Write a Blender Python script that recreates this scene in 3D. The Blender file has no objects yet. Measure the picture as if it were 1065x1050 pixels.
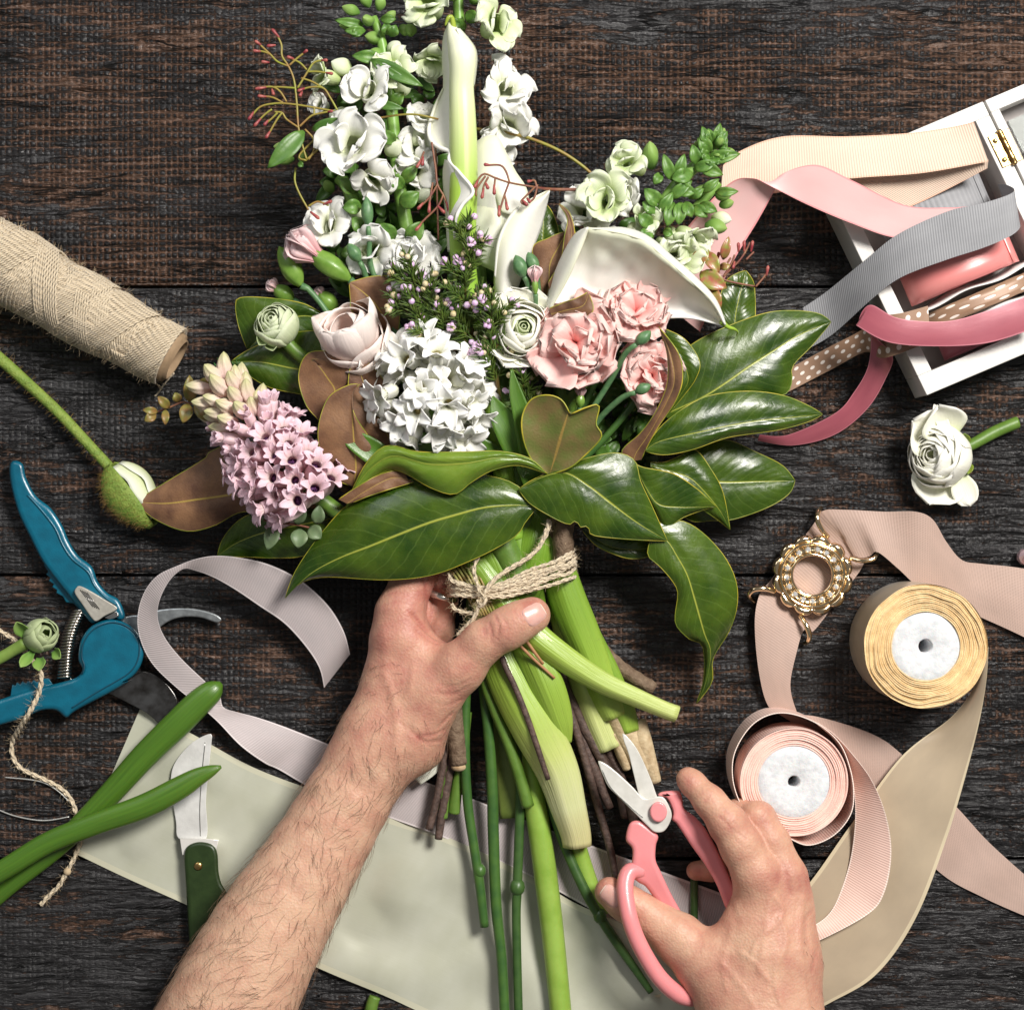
import bpy, bmesh, math, random
import numpy as np
from mathutils import Vector, Matrix, noise
from mathutils.geometry import tessellate_polygon
random.seed(7)
C = bpy.context.scene.collection
S = 0.00065; H = 2000.0
CX, CY = 532.5, 525.0
PI = math.pi
def P(x, y, z=0.0):
    k = 1 - z / H
    return Vector(((x - CX) * k * S, -(y - CY) * k * S, z * S))
def lerp(a, b, t): return a + (b - a) * t
def sstep(t):
    t = max(0.0, min(1.0, t)); return t * t * (3 - 2 * t)
def cr(pts, n, closed=False):
    """Catmull-Rom resample of tuples, evenly by length of the first two numbers"""
    pts = [tuple(float(c) for c in p) for p in pts]
    if len(pts) == 2 and not closed:
        return [tuple(lerp(a, b, i / (n - 1)) for a, b in zip(*pts)) for i in range(n)]
    m = len(pts); segs = m if closed else m - 1; dense = []
    for s in range(segs):
        g = lambda i: pts[i % m] if closed else pts[max(0, min(m - 1, i))]
        p0, p1, p2, p3 = g(s - 1), g(s), g(s + 1), g(s + 2)
        for k in range(14):
            t = k / 14
            dense.append(tuple(0.5 * (2 * b + (c - a) * t + (2 * a - 5 * b + 4 * c - d) * t * t + (3 * b - a - 3 * c + d) * t ** 3) for a, b, c, d in zip(p0, p1, p2, p3)))
    dense.append(pts[0] if closed else pts[-1])
    L = [0.0]
    for a, b in zip(dense, dense[1:]):
        L.append(L[-1] + math.dist(a[:3], b[:3]))
    tot = L[-1] or 1; out = []; j = 0; cnt = n + 1 if closed else n
    for i in range(cnt):
        d = tot * i / (cnt - 1)
        while j < len(L) - 2 and L[j + 1] < d: j += 1
        f = (d - L[j]) / max(1e-9, L[j + 1] - L[j])
        out.append(tuple(lerp(a, b, min(1, f)) for a, b in zip(dense[j], dense[j + 1])))
    return out[:-1] if closed else out
class MB:
    def __init__(s): s.v = []; s.f = []; s.uv = []; s.mi = []; s.c = []
    def vert(s, p, c=0.0): s.v.append(tuple(p)); s.c.append(c); return len(s.v) - 1
    def face(s, idx, uv=None, mi=0):
        s.f.append(tuple(idx)); s.uv.append(uv or [(0, 0)] * len(idx)); s.mi.append(mi)
    def grid(s, rows, uv=None, mi=0, closed=False, flip=False, col=None):
        n = len(rows); m = len(rows[0]); b = len(s.v)
        for i, r in enumerate(rows):
            for j, p in enumerate(r): s.v.append(tuple(p)); s.c.append(col(i, j) if col else 0.0)
        for i in range(n - 1):
            for j in range(m if closed else m - 1):
                j2 = (j + 1) % m
                idx = [b + i * m + j, b + i * m + j2, b + (i + 1) * m + j2, b + (i + 1) * m + j]
                if uv: u = [uv(i, j), uv(i, j + 1), uv(i + 1, j + 1), uv(i + 1, j)]
                else: u = [(j / m, i / n), ((j + 1) / m, i / n), ((j + 1) / m, (i + 1) / n), (j / m, (i + 1) / n)]
                if flip: idx = idx[::-1]; u = u[::-1]
                s.face(idx, u, mi)
        return b
    def tube(s, path, rad, seg=8, mi=0, cap=True, flat=1.0, fn=None, vlen=None, closed=False, up=None, col=None):
        """path: world Vectors; rad: list in metres; flat squashes the second axis"""
        path = [Vector(p) for p in path]; n = len(path)
        if not hasattr(rad, '__len__'): rad = [rad] * n
        t0 = (path[1] - path[0]).normalized()
        u = up.copy() if up else (Vector((0, 0, 1)) if abs(t0.z) < .9 else Vector((1, 0, 0)))
        rows = []; L = 0; vs = []
        for i in range(n):
            if closed: t = (path[(i + 1) % n] - path[i - 1])
            else: t = (path[min(n - 1, i + 1)] - path[max(0, i - 1)])
            if t.length < 1e-12: t = t0
            t.normalize()
            u = (u - t * u.dot(t))
            if u.length < 1e-6: u = t.orthogonal()
            u.normalize(); w = t.cross(u); r = []
            if i: L += (path[i] - path[i - 1]).length
            vs.append(L / S / 100)
            for j in range(seg):
                a = 2 * PI * j / seg
                k = rad[i] * (fn(i / (n - 1), a) if fn else 1)
                r.append(path[i] + w * math.cos(a) * k + u * math.sin(a) * k * flat)
            rows.append(r)
        if closed: rows.append(rows[0]); vs.append(vs[-1])
        b = s.grid(rows, lambda i, j: (j / seg, vs[i]), mi, closed=True, col=col)
        if cap and not closed:
            s.face([b + j for j in range(seg)][::-1], None, mi)
            s.face([b + (n - 1) * seg + j for j in range(seg)], None, mi)
    def ball(s, c, r, seg=10, rings=7, mi=0, M=None):
        """ellipsoid, r scalar or vector, M rotation"""
        c = Vector(c); r = Vector((r, r, r)) if not hasattr(r, '__len__') else Vector(r); rows = []
        for i in range(rings + 1):
            th = PI * i / rings; row = []
            for j in range(seg):
                a = 2 * PI * j / seg
                p = Vector((r.x * math.sin(th) * math.cos(a), r.y * math.sin(th) * math.sin(a), -r.z * math.cos(th)))
                if M: p = M @ p
                row.append(c + p)
            rows.append(row)
        s.grid(rows, None, mi, closed=True)
    def build(s, name, mat=None, parent=None, smooth=True, solid=0, bevel=0, subsurf=0, xf=None, loc=None, weld=False, crisp=False):
        me = bpy.data.meshes.new(name)
        vs = s.v if xf is None else [tuple(xf @ Vector(p)) for p in s.v]
        wl = None
        if parent is not None and parent.get('_loc') is not None: loc = Vector(parent['_loc'])
        elif loc is None and len(vs):
            a = np.array(vs); mn = a.min(0); mx = a.max(0); loc = Vector(((mn[0] + mx[0]) / 2, (mn[1] + mx[1]) / 2, mn[2]))
        loc = Vector(loc) if loc is not None else Vector((0, 0, 0))
        own = loc
        me.from_pydata([(p[0] - loc.x, p[1] - loc.y, p[2] - loc.z) for p in vs], [], s.f)
        uvl = me.uv_layers.new(name='UVMap'); flat = [c for f in s.uv for q in f for c in q]
        uvl.data.foreach_set('uv', flat)
        me.polygons.foreach_set('material_index', s.mi)
        me.polygons.foreach_set('use_smooth', [smooth] * len(s.f))
        if any(s.c):
            at = me.attributes.new('tone', 'FLOAT', 'POINT'); at.data.foreach_set('value', s.c)
        for m in (mat if isinstance(mat, (list, tuple)) else [mat]): me.materials.append(m)
        if weld or s.__dict__.get('fix'):
            bm = bmesh.new(); bm.from_mesh(me); bmesh.ops.remove_doubles(bm, verts=bm.verts, dist=1e-7); bmesh.ops.recalc_face_normals(bm, faces=bm.faces); bm.to_mesh(me); bm.free()
        me.update()
        o = bpy.data.objects.new(name, me); C.objects.link(o)
        if parent is not None:
            o.parent = parent; pl = Vector(parent['_loc']); o.location = own - pl
        else: o.location = own; o['_loc'] = tuple(own)
        if parent is not None: o['_loc'] = tuple(own)
        if subsurf: md = o.modifiers.new('s', 'SUBSURF'); md.levels = subsurf; md.render_levels = subsurf
        if solid: md = o.modifiers.new('t', 'SOLIDIFY'); md.thickness = solid * S; md.offset = 0; 
        if solid and crisp: md = o.modifiers.new('e', 'EDGE_SPLIT'); md.split_angle = math.radians(70)
        if bevel: md = o.modifiers.new('b', 'BEVEL'); md.width = bevel * S; md.segments = 3; md.limit_method = 'ANGLE'
        return o
def tag(o, label=None, cat=None, group=None, kind=None):
    if label: o['label'] = label
    if cat: o['category'] = cat
    if group: o['group'] = group
    if kind: o['kind'] = kind
    return o
def thing(name, label, cat, loc, group=None):
    o = bpy.data.objects.new(name, None); C.objects.link(o); o.location = loc; o['_loc'] = tuple(loc)
    o.empty_display_size = .01
    return tag(o, label, cat, group)
# ---------- materials
def RGB(c): return (c[0], c[1], c[2], 1) if len(c) == 3 else c
class N:
    def __init__(s, name):
        s.m = bpy.data.materials.new(name); s.m.use_nodes = True; s.t = s.m.node_tree; s.n = s.t.nodes; s.b = s.n['Principled BSDF']
    def new(s, typ, **kw):
        n = s.n.new(typ)
        for k, v in kw.items():
            if k in n.inputs.keys() if isinstance(k, str) else False: n.inputs[k].default_value = v
            else: setattr(n, k, v)
        return n
    def link(s, a, b): s.t.links.new(a, b)
    def uv(s): return s.n.new('ShaderNodeTexCoord').outputs['UV']
    def obj(s): return s.n.new('ShaderNodeTexCoord').outputs['Object']
    def mapping(s, src, scale=(1, 1, 1), rot=(0, 0, 0), loc=(0, 0, 0)):
        n = s.n.new('ShaderNodeMapping'); s.link(src, n.inputs[0]); n.inputs['Scale'].default_value = scale; n.inputs['Rotation'].default_value = rot; n.inputs['Location'].default_value = loc
        return n.outputs[0]
    def noise(s, src, scale, detail=3, rough=.55, dist=0):
        n = s.n.new('ShaderNodeTexNoise'); s.link(src, n.inputs['Vector']); n.inputs['Scale'].default_value = scale; n.inputs['Detail'].default_value = detail; n.inputs['Roughness'].default_value = rough; n.inputs['Distortion'].default_value = dist
        return n.outputs[0]
    def wave(s, src, scale, dist=0, det=2, dscale=1, d='X', prof='SIN'):
        n = s.n.new('ShaderNodeTexWave'); s.link(src, n.inputs['Vector']); n.bands_direction = d; n.wave_profile = prof
        n.inputs['Scale'].default_value = scale; n.inputs['Distortion'].default_value = dist; n.inputs['Detail'].default_value = det; n.inputs['Detail Scale'].default_value = dscale
        return n.outputs['Fac']
    def ramp(s, src, stops, interp='LINEAR'):
        n = s.n.new('ShaderNodeValToRGB'); s.link(src, n.inputs[0]); e = n.color_ramp.elements; n.color_ramp.interpolation = interp
        while len(e) < len(stops): e.new(.5)
        for k, (p, c) in zip(e, stops): k.position = p; k.color = RGB(c) if hasattr(c, '__len__') else (c, c, c, 1)
        return n.outputs[0]
    def mix(s, f, a, b, blend='MIX'):
        n = s.n.new('ShaderNodeMix'); n.data_type = 'RGBA'; n.blend_type = blend
        for i, q in ((0, f), (6, a), (7, b)):
            if isinstance(q, (int, float)): n.inputs[i].default_value = q
            elif hasattr(q, '__len__'): n.inputs[i].default_value = RGB(q)
            else: s.link(q, n.inputs[i])
        return n.outputs[2]
    def math(s, op, a, b=0.0, c=0.0):
        n = s.n.new('ShaderNodeMath'); n.operation = op
        for i, q in enumerate((a, b, c)):
            if isinstance(q, (int, float)): n.inputs[i].default_value = q
            else: s.link(q, n.inputs[i])
        return n.outputs[0]
    def sep(s, src):
        n = s.n.new('ShaderNodeSeparateXYZ'); s.link(src, n.inputs[0]); return n.outputs
    def attr(s, name='tone'):
        n = s.n.new('ShaderNodeAttribute'); n.attribute_name = name; return n.outputs['Fac']
    def bump(s, h, strength, dist=1.0, prev=None):
        n = s.n.new('ShaderNodeBump'); s.link(h, n.inputs['Height']); n.inputs['Strength'].default_value = strength; n.inputs['Distance'].default_value = dist * S
        if prev: s.link(prev, n.inputs['Normal'])
        return n.outputs[0]
    def out(s, col=None, rough=None, normal=None, **kw):
        for k, q in (('Base Color', col), ('Roughness', rough), ('Normal', normal)):
            if q is None: continue
            if isinstance(q, (int, float)): s.b.inputs[k].default_value = q
            elif hasattr(q, '__len__'): s.b.inputs[k].default_value = RGB(q)
            else: s.link(q, s.b.inputs[k])
        for k, v in kw.items():
            s.b.inputs[k.replace('_', ' ')].default_value = v if not (hasattr(v, '__len__') and len(v) == 3 and 'Radius' not in k) else RGB(v)
        return s.m
def sc(f): return 1 / (f * S)      # noise scale for features f photo pixels wide
def simple(name, col, rough=.5, col2=None, f=20, bump=None, seed=0, **kw):
    n = N(name); o = n.obj(); c = col; nr = None
    if col2 is not None: c = n.mix(n.ramp(n.noise(o, sc(f), 4), [(.35, 0.0), (.65, 1.0)]), col, col2)
    if bump: nr = n.bump(n.noise(o, sc(bump[0]), 3), bump[1], bump[2] if len(bump) > 2 else 1)
    return n.out(c, rough, nr, **kw)
def petal_mat(name, base, tip, rough=.5, sss=.25, centre=None, vein=.35, trans=0):
    """uses UV: x across 0..1, y along 0 (base) .. 1 (tip)"""
    n = N(name); uv = n.uv(); x, y, z = n.sep(uv)
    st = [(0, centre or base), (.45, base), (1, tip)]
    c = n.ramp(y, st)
    v = n.noise(n.mapping(uv, (26, 1.6, 1)), 1.0, 3)
    c = n.mix(n.math('MULTIPLY', n.ramp(v, [(.4, 0.0), (.7, 1.0)]), .10), c, tuple(q * .7 for q in base))
    nr = n.bump(v, vein, 1.2)
    m = n.out(c, rough, nr, Specular_IOR_Level=.3, Sheen_Weight=.1, Subsurface_Weight=sss * .2, Subsurface_Radius=(.003, .0028, .0022), Subsurface_Scale=1.0)
    tr = n.n.new('ShaderNodeBsdfTranslucent'); n.link(c, tr.inputs[0]); n.link(nr, tr.inputs[1])
    mx = n.n.new('ShaderNodeMixShader'); mx.inputs[0].default_value = trans or .17; n.link(n.b.outputs[0], mx.inputs[1]); n.link(tr.outputs[0], mx.inputs[2])
    n.link(mx.outputs[0], n.n['Material Output'].inputs['Surface'])
    return m
# ---------- shapes
def ribbon(name, A, B, mat, parent=None, n=90, m=9, bow=0.0, ripple=1.2, thick=.35, seed=0, world=False, rf=40):
    A = cr(A, n); B = cr(B, n); mb = MB(); rows = []; L = [0]
    for i in range(n):
        r = []
        for j in range(m):
            t = j / (m - 1); p = [lerp(a, b, t) for a, b in zip(A[i], B[i])]
            z = p[2] + bow * .4 * math.sin(PI * t)
            if ripple: z += ripple * noise.noise(Vector((p[0] / rf + seed, p[1] / rf, seed * 3.1)))
            r.append(P(p[0], p[1], max(z, .8)))
        rows.append(r)
        if i: L.append(L[-1] + ((rows[i][m // 2] - rows[i - 1][m // 2]).length) / S / 100)
    mb.grid(rows, lambda i, j: (j / (m - 1), L[min(i, n - 1)]))
    return mb.build(name, mat, parent, solid=thick, crisp=True)
def vribbon(mb, path, z0, z1, n=80, m=5, uvk=0):
    """ribbon standing on its edge, path given as seen at the top edge"""
    pts = cr(path, n); rows = []; L = [0]
    for i, p in enumerate(pts):
        top = P(p[0], p[1], z1); rows.append([Vector((top.x, top.y, lerp(z1, z0, j / (m - 1)) * S)) for j in range(m)])
        if i: L.append(L[-1] + (rows[i][0] - rows[i - 1][0]).length / S / 100)
    mb.grid(rows, lambda i, j: (j / (m - 1), L[min(i, n - 1)]))
def ribbon_mat(name, col, kind='grosgrain', edge=None, rough=None, col2=None, alpha=1.0, dots=None):
    n = N(name); uv = n.uv(); x, y, z = n.sep(uv)
    c = col
    big = n.noise(n.mapping(uv, (1.5, 1.2, 1)), 2.0, 3)
    if col2: c = n.mix(n.ramp(big, [(.35, 0.0), (.65, 1.0)]), col, col2)
    if kind == 'grosgrain':
        w = n.wave(n.mapping(uv, (0, 1, 0)), 12.3, 0, 0, 1, 'Y'); rough = rough or .6
        c = n.mix(n.math('MULTIPLY', w, .26), c, tuple(q * .5 for q in col)); nr = n.bump(w, .35, .8)
    elif kind == 'sheer':
        a = n.wave(n.mapping(uv, (1, 0, 0)), 14, 0, 0, 1, 'X'); b = n.wave(n.mapping(uv, (0, 1, 0)), 11, 0, 0, 1, 'Y')
        w = n.math('MULTIPLY', a, b); rough = rough or .55
        c = n.mix(n.math('MULTIPLY', w, .35), c, tuple(q * .5 for q in col)); nr = n.bump(w, .4, .8)
    else:
        rough = rough or .3
        w = n.noise(n.mapping(uv, (120, 3, 1)), 1.0, 3); nr = n.bump(w, .10, .6)
        c = n.mix(n.math('MULTIPLY', w, .12), c, tuple(q * .6 for q in col))
    if dots:
        # white dots in a staggered grid across the band, dots=(rows, pitch)
        v = n.new('ShaderNodeCombineXYZ'); u2 = n.math('MULTIPLY', x, dots[0]); v2 = n.math('MULTIPLY', y, dots[1])
        ui = n.math('FLOOR', u2); off = n.math('MULTIPLY', n.math('MODULO', ui, 2), .5); vv = n.math('ADD', v2, off)
        du = n.math('SUBTRACT', n.math('FRACT', u2), .5); dv = n.math('SUBTRACT', n.math('FRACT', vv), .5)
        d = n.math('SQRT', n.math('ADD', n.math('MULTIPLY', du, du), n.math('MULTIPLY', dv, dv)))
        c = n.mix(n.math('LESS_THAN', d, .22), c, (.75, .68, .62))
    if edge:
        e = n.math('GREATER_THAN', n.math('ABSOLUTE', n.math('SUBTRACT', x, .5)), .465); c = n.mix(e, c, edge)
    kw = dict(Sheen_Weight=.08, Sheen_Roughness=.4) if kind != 'satin' else dict(Sheen_Weight=.05, Metallic=.12)
    return n.out(c, rough, nr, Specular_IOR_Level=.35 if kind != 'satin' else .8, **kw)
def inset(pts, d):
    n = len(pts); ar = sum(pts[i][0] * pts[(i + 1) % n][1] - pts[(i + 1) % n][0] * pts[i][1] for i in range(n)); sg = 1 if ar > 0 else -1; out = []; nn = []
    for i in range(n):
        ax, ay = pts[i - 1][:2]; bx, by = pts[i][:2]; cx, cy = pts[(i + 1) % n][:2]
        tx, ty = cx - ax, cy - ay; l = math.hypot(tx, ty) or 1
        nn.append((-sg * ty / l, sg * tx / l))
    for i in range(n):
        k = 2 if d > 1.2 and n > 50 else 0; sx = sum(nn[(i + j) % n][0] for j in range(-k, k + 1)) / (2 * k + 1); sy = sum(nn[(i + j) % n][1] for j in range(-k, k + 1)) / (2 * k + 1)
        out.append((pts[i][0] + sx * d, pts[i][1] + sy * d))
    return out
def slab(mb, outline, z0, z1, bev=2.0, n=80, smooth=True, mi=0, dome=0, tilt=None):
    """rounded slab from a photo outline; bev in px; dome adds more insets rising by dome"""
    pts = cr(outline, n, closed=True) if smooth else [tuple(map(float, p)) for p in outline]
    zf = (lambda x, y: 0) if tilt is None else tilt
    if bev > 0: prof = [(bev, z0), (bev * .3, z0 + bev * .3), (0, z0 + bev), (0, z1 - bev), (bev * .12, z1 - bev * .5), (bev * .4, z1 - bev * .15), (bev, z1)]
    else: prof = [(0, z0), (0, z1)]
    if dome:
        for k in (1, 2, 3, 4): prof.append((bev + dome * 1.2 * k / 4, z1 + dome * math.sin(k / 4 * PI / 2) * .6))
    rows = []; mb.fix = True; prof.append((prof[-1][0] + .25, prof[-1][1])); prof.insert(0, (prof[0][0] + .25, prof[0][1]))
    for d, z in prof:
        q = inset(pts, d) if d else pts
        rows.append([P(p[0], p[1], z + zf(p[0], p[1])) for p in q])
    flip = rows[0] and sum(pts[i][0] * pts[(i + 1) % len(pts)][1] - pts[(i + 1) % len(pts)][0] * pts[i][1] for i in range(len(pts))) > 0
    b = mb.grid(rows, lambda i, j: (j / 50, i / 10), mi, closed=True, flip=not flip)
    m = len(pts); top = [b + (len(rows) - 1) * m + j for j in range(m)]; bot = [b + j for j in range(m)]
    for ring, d_, fl in ((top, prof[-1][0], flip), (bot, prof[0][0], not flip)):
        q2 = inset(pts, d_)
        for t3 in tessellate_polygon([[Vector((p[0], p[1], 0)) for p in q2]]):
            mb.face([ring[i] for i in t3], [(0, 0)] * 3, mi)
def stube(mb, pts, n=40, seg=10, mi=0, **kw):
    """tube from photo points (x, y, z, r)"""
    q = cr(pts, n); mb.tube([P(*p[:3]) for p in q], [p[3] * S for p in q], seg, mi, **kw)
def copyobj(src, parent=None, name=None):
    o = src.copy(); C.objects.link(o); o.parent = parent
    return o
# ================= camera, light, table
scn = bpy.context.scene
cam_d = bpy.data.cameras.new('camera'); cam = bpy.data.objects.new('camera', cam_d); C.objects.link(cam)
cam.location = (0, 0, H * S); cam_d.sensor_fit = 'HORIZONTAL'; cam_d.sensor_width = 36; cam_d.lens = 36 * H / 1065.0
cam_d.clip_start = .01; cam_d.clip_end = 20; scn.camera = cam
scn.view_settings.view_transform = 'Standard'; scn.view_settings.look = 'None'; scn.view_settings.gamma = 1; scn.view_settings.exposure = .12; scn.cycles.diffuse_bounces = 8; scn.cycles.max_bounces = 12
w = bpy.data.worlds.new('World'); scn.world = w; w.use_nodes = True
w.node_tree.nodes['Background'].inputs[0].default_value = (.98, .97, .97, 1); w.node_tree.nodes['Background'].inputs[1].default_value = .14
def area(name, loc, target, size, power, col=(1, 1, 1), sizey=None):
    l = bpy.data.lights.new(name, 'AREA'); l.energy = power; l.size = size; l.color = col
    if sizey: l.shape = 'RECTANGLE'; l.size_y = sizey
    o = bpy.data.objects.new(name, l); C.objects.link(o); o.location = loc
    o.rotation_euler = (Vector(target) - Vector(loc)).to_track_quat('-Z', 'Y').to_euler()
    return o
area('softbox_key', (1.02, 1.02, 1.95), (.0, -.0, 0), .62, 87, (1, .955, .90), .62)
area('softbox_fill', (-.75, .9, 1.0), (0, 0, 0), .7, 4.0, (.95, .97, 1), .6)

# wood: UV in photo px / 100
n = N('charred_wood'); uv = n.uv(); X, Y, Z = n.sep(uv); ton = n.attr('tone')
wp = n.n.new('ShaderNodeVectorMath'); wp.operation = 'MULTIPLY_ADD'   # domain warp
nv = n.n.new('ShaderNodeTexNoise'); n.link(n.mapping(uv, (1.2, 3, 1)), nv.inputs['Vector']); nv.inputs['Scale'].default_value = 1; nv.inputs['Detail'].default_value = 3
n.link(nv.outputs['Color'], wp.inputs[0]); wp.inputs[1].default_value = (.10, .16, 0); n.link(uv, wp.inputs[2]); uw = wp.outputs[0]
g1 = n.noise(n.mapping(uw, (.7, 8, 1)), 1.0, 8, .66, .4)           # long grain
g2 = n.noise(n.mapping(uw, (5, 32, 1)), 1.0, 5, .62, .3)            # fine fibres
sawx = n.wave(n.mapping(uv, (1, .03, 1)), 4.9, 4.5, 3, 1.1, 'X')
sawy = n.wave(n.mapping(uv, (.15, 1, 1)), 4.3, 7, 3, .8, 'Y')
saw = n.math('MULTIPLY', n.math('POWER', sawx, .55), n.math('POWER', sawy, .55))
sawn = n.noise(n.mapping(uv, (.5, 1.1, 1), loc=(4, 7, 0)), 1.0, 4, .6)
sawm = n.math('MULTIPLY', ton, n.ramp(sawn, [(.36, .1), (.56, 1.0)]))
patch = n.noise(n.mapping(uw, (.45, 1.3, 1)), 1.0, 4, .6, .5)
p2 = n.noise(n.mapping(uw, (2.2, 9, 1), loc=(2, 6, 0)), 1.0, 7, .70, .8)
p3 = n.noise(n.mapping(uw, (9, 30, 1)), 1.0, 5, .7, .5)
crk = n.noise(n.mapping(uw, (.55, 7, 1), loc=(3.3, 8.1, 0)), 1.0, 4, .5, .3)
crack = n.ramp(n.math('ABSOLUTE', n.math('SUBTRACT', crk, .5)), [(0.0, 1.0), (.006, .8), (.016, 0.0)])
crack = n.math('MULTIPLY', crack, n.ramp(n.noise(n.mapping(uv, (.9, 2.5, 1), loc=(9, 1, 0)), 1.0, 2), [(.47, 0.0), (.55, 1.0)]))
chk = n.noise(n.mapping(uw, (2.0, 17, 1), loc=(1, 5, 0)), 1.0, 6, .62, 1.0)    # charred flakes standing proud
flk = n.ramp(chk, [(.46, 0.0), (.53, 1.0)])
worn = n.math('ADD', n.math('MULTIPLY', patch, .68), n.math('MULTIPLY', p2, .72))
worn = n.math('ADD', worn, n.math('MULTIPLY', p3, .28))
worn = n.math('ADD', worn, n.math('MULTIPLY', n.math('MULTIPLY', n.math('SUBTRACT', .50, saw), sawm), .32))
worn = n.math('SUBTRACT', worn, n.math('MULTIPLY', flk, .07))
worn = n.math('ADD', worn, n.math('MULTIPLY', n.math('SUBTRACT', ton, .56), .12))
wf = n.ramp(worn, [(.86, 0.0), (.915, .75), (1.0, 1.0)])
hgt = n.math('ADD', n.math('MULTIPLY', g1, .75), n.math('MULTIPLY', g2, .40))
hgt = n.math('ADD', hgt, n.math('MULTIPLY', n.math('MULTIPLY', saw, sawm), .60))
hgt = n.math('ADD', hgt, n.math('MULTIPLY', flk, .30))
hgt = n.math('SUBTRACT', hgt, n.math('MULTIPLY', wf, .28))
hgt = n.math('SUBTRACT', hgt, n.math('MULTIPLY', crack, 1.2))
char = n.mix(n.ramp(g1, [(.3, 0.0), (.7, 1.0)]), (.0045, .0042, .0045), (.028, .027, .029))
brown = n.mix(n.ramp(p3, [(.3, 0.0), (.7, 1.0)]), (.030, .016, .010), (.155, .083, .052))
colr = n.mix(wf, char, brown)
colr = n.mix(n.math('MULTIPLY', n.math('MULTIPLY', n.ramp(p3, [(.62, 0.0), (.72, 1.0)]), ton), .8), colr, (.085, .075, .068))
colr = n.mix(crack, colr, (.002, .002, .002))
vor = n.n.new('ShaderNodeTexVoronoi'); n.link(n.mapping(uv, (.62, .95, 1), loc=(.4, .2, 0)), vor.inputs['Vector']); vor.inputs['Scale'].default_value = 1.0
pit = n.ramp(vor.outputs['Distance'], [(.018, 1.0), (.05, 0.0)])
colr = n.mix(pit, colr, (.003, .003, .003)); hgt = n.math('SUBTRACT', hgt, n.math('MULTIPLY', pit, 1.5))
rgh = n.ramp(g2, [(.3, .24), (.7, .55)])
WOOD = n.out(colr, rgh, n.bump(hgt, 1.0, 4.6), Specular_IOR_Level=.55)
mb = MB()
edges = [-1796 + 299 * i for i in range(6)] + [-4, 298, 598, 893] + [1195 + 298 * i for i in range(6)]
tone = [.5, .3, .7, .4, .6, .6, .95, .50, .54, .22, .2, .5, .3, .6, .4]
for k in range(15):
    y0, y1 = edges[k] + 1.0, edges[k + 1] - 1.0; off = k * 7.3 + 2
    ys = [y0, y0 + .5, y0 + 2] + [lerp(y0 + 2, y1 - 2, i / 12) for i in range(1, 12)] + [y1 - 2, y1 - .5, y1]
    zs = [-40, -2.0, -.4] + [0] * 11 + [-.4, -2.0, -40]
    xs = [-1900 + 120 * i for i in range(42)]
    rows = [[P(x, y + (0 if 2 < r < 14 else .9 * noise.noise(Vector((x / 170, k * 9 + (r > 8), 0)))), 0) + Vector((0, 0, S * z)) for x in xs] for r, (y, z) in enumerate(zip(ys, zs))]
    mb.grid(rows, lambda i, j, ys=ys, off=off, xs=xs: ((xs[min(j, 41)]) / 100 + off * 3, ys[min(i, 16)] / 100 + off), flip=True, col=lambda i, j, k=k: tone[k])
# dark underlay closing the gaps
rows = [[P(-1900, -1796, 0), P(3020, -1796, 0)], [P(-1900, 2685, 0), P(3020, 2685, 0)]]
rows = [[Vector((p.x, p.y, -38 * S)) for p in r] for r in rows]
mb.grid(rows, flip=True)
table = mb.build('table_top', WOOD, loc=(0, 0, 0)); table['kind'] = 'structure'
# ================= right side: box, ribbons, spools, brooch
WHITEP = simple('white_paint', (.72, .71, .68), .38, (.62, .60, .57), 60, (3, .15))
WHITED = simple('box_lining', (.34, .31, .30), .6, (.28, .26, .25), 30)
BRASS = simple('brass', (.62, .42, .17), .28, (.42, .27, .10), 6, (3, .2), Metallic=1.0)
GOLD = simple('gold', (.95, .74, .47), .12, None, Metallic=1.0)
STEEL = simple('steel', (.62, .62, .61), .25, (.45, .45, .44), 12, (5, .12), Metallic=1.0)
# --- box
def boxmap(o, ex, ey):
    o, ex, ey = map(Vector, (o, ex, ey))
    return lambda u, v, z: (lambda q: P(q.x, q.y, z))(o + ex * u + ey * v)
A_, B_, D_ = Vector((851, 178)), Vector((1021, 106)), Vector((964, 411))
ex = (B_ - A_).normalized(); ey = (D_ - A_).normalized(); ey = Vector((-ex.y, ex.x)) * -1 if Vector((-ex.y, ex.x)).dot(ey) < 0 else Vector((-ex.y, ex.x))
# keep the photo's edge direction for the long side
ey = (D_ - A_).normalized(); WB, LB, HB, TB = 186, 259, 58, 16
def q3(u, v, z):
    # rim corners are read from the photo at rim height, walls stand vertically under them
    q = A_ + ex * u + ey * v; t = P(q.x, q.y, HB); return Vector((t.x, t.y, z * S))
def cuboid(mb, u0, u1, v0, v1, z0, z1, f=q3, mi=0):
    c = [f(u, v, z) for z in (z0, z1) for (u, v) in ((u0, v0), (u1, v0), (u1, v1), (u0, v1))]; b = len(mb.v)
    for p in c: mb.vert(p)
    for q in ((0, 1, 2, 3), (7, 6, 5, 4), (0, 4, 5, 1), (1, 5, 6, 2), (2, 6, 7, 3), (3, 7, 4, 0)): mb.face([b + i for i in q], None, mi)
box = thing('ribbon_box', 'open white wooden box holding rolls of ribbon, brass hinge on its side', 'box', P(1000, 260, 0))
mb = MB()
for (u0, u1, v0, v1) in ((0, WB, 0, TB), (0, WB, LB - TB - 6, LB), (0, TB, TB, LB - TB - 6), (WB - TB, WB, TB, LB - TB - 6)): cuboid(mb, u0, u1, v0, v1, 0.5, HB)
mb.build('box_wall', WHITEP, box, smooth=False, bevel=.9)
mb = MB(); cuboid(mb, TB, WB - TB, TB, LB - TB - 6, 1, 5); mb.build('box_floor', WHITED, box, smooth=False)
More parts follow.
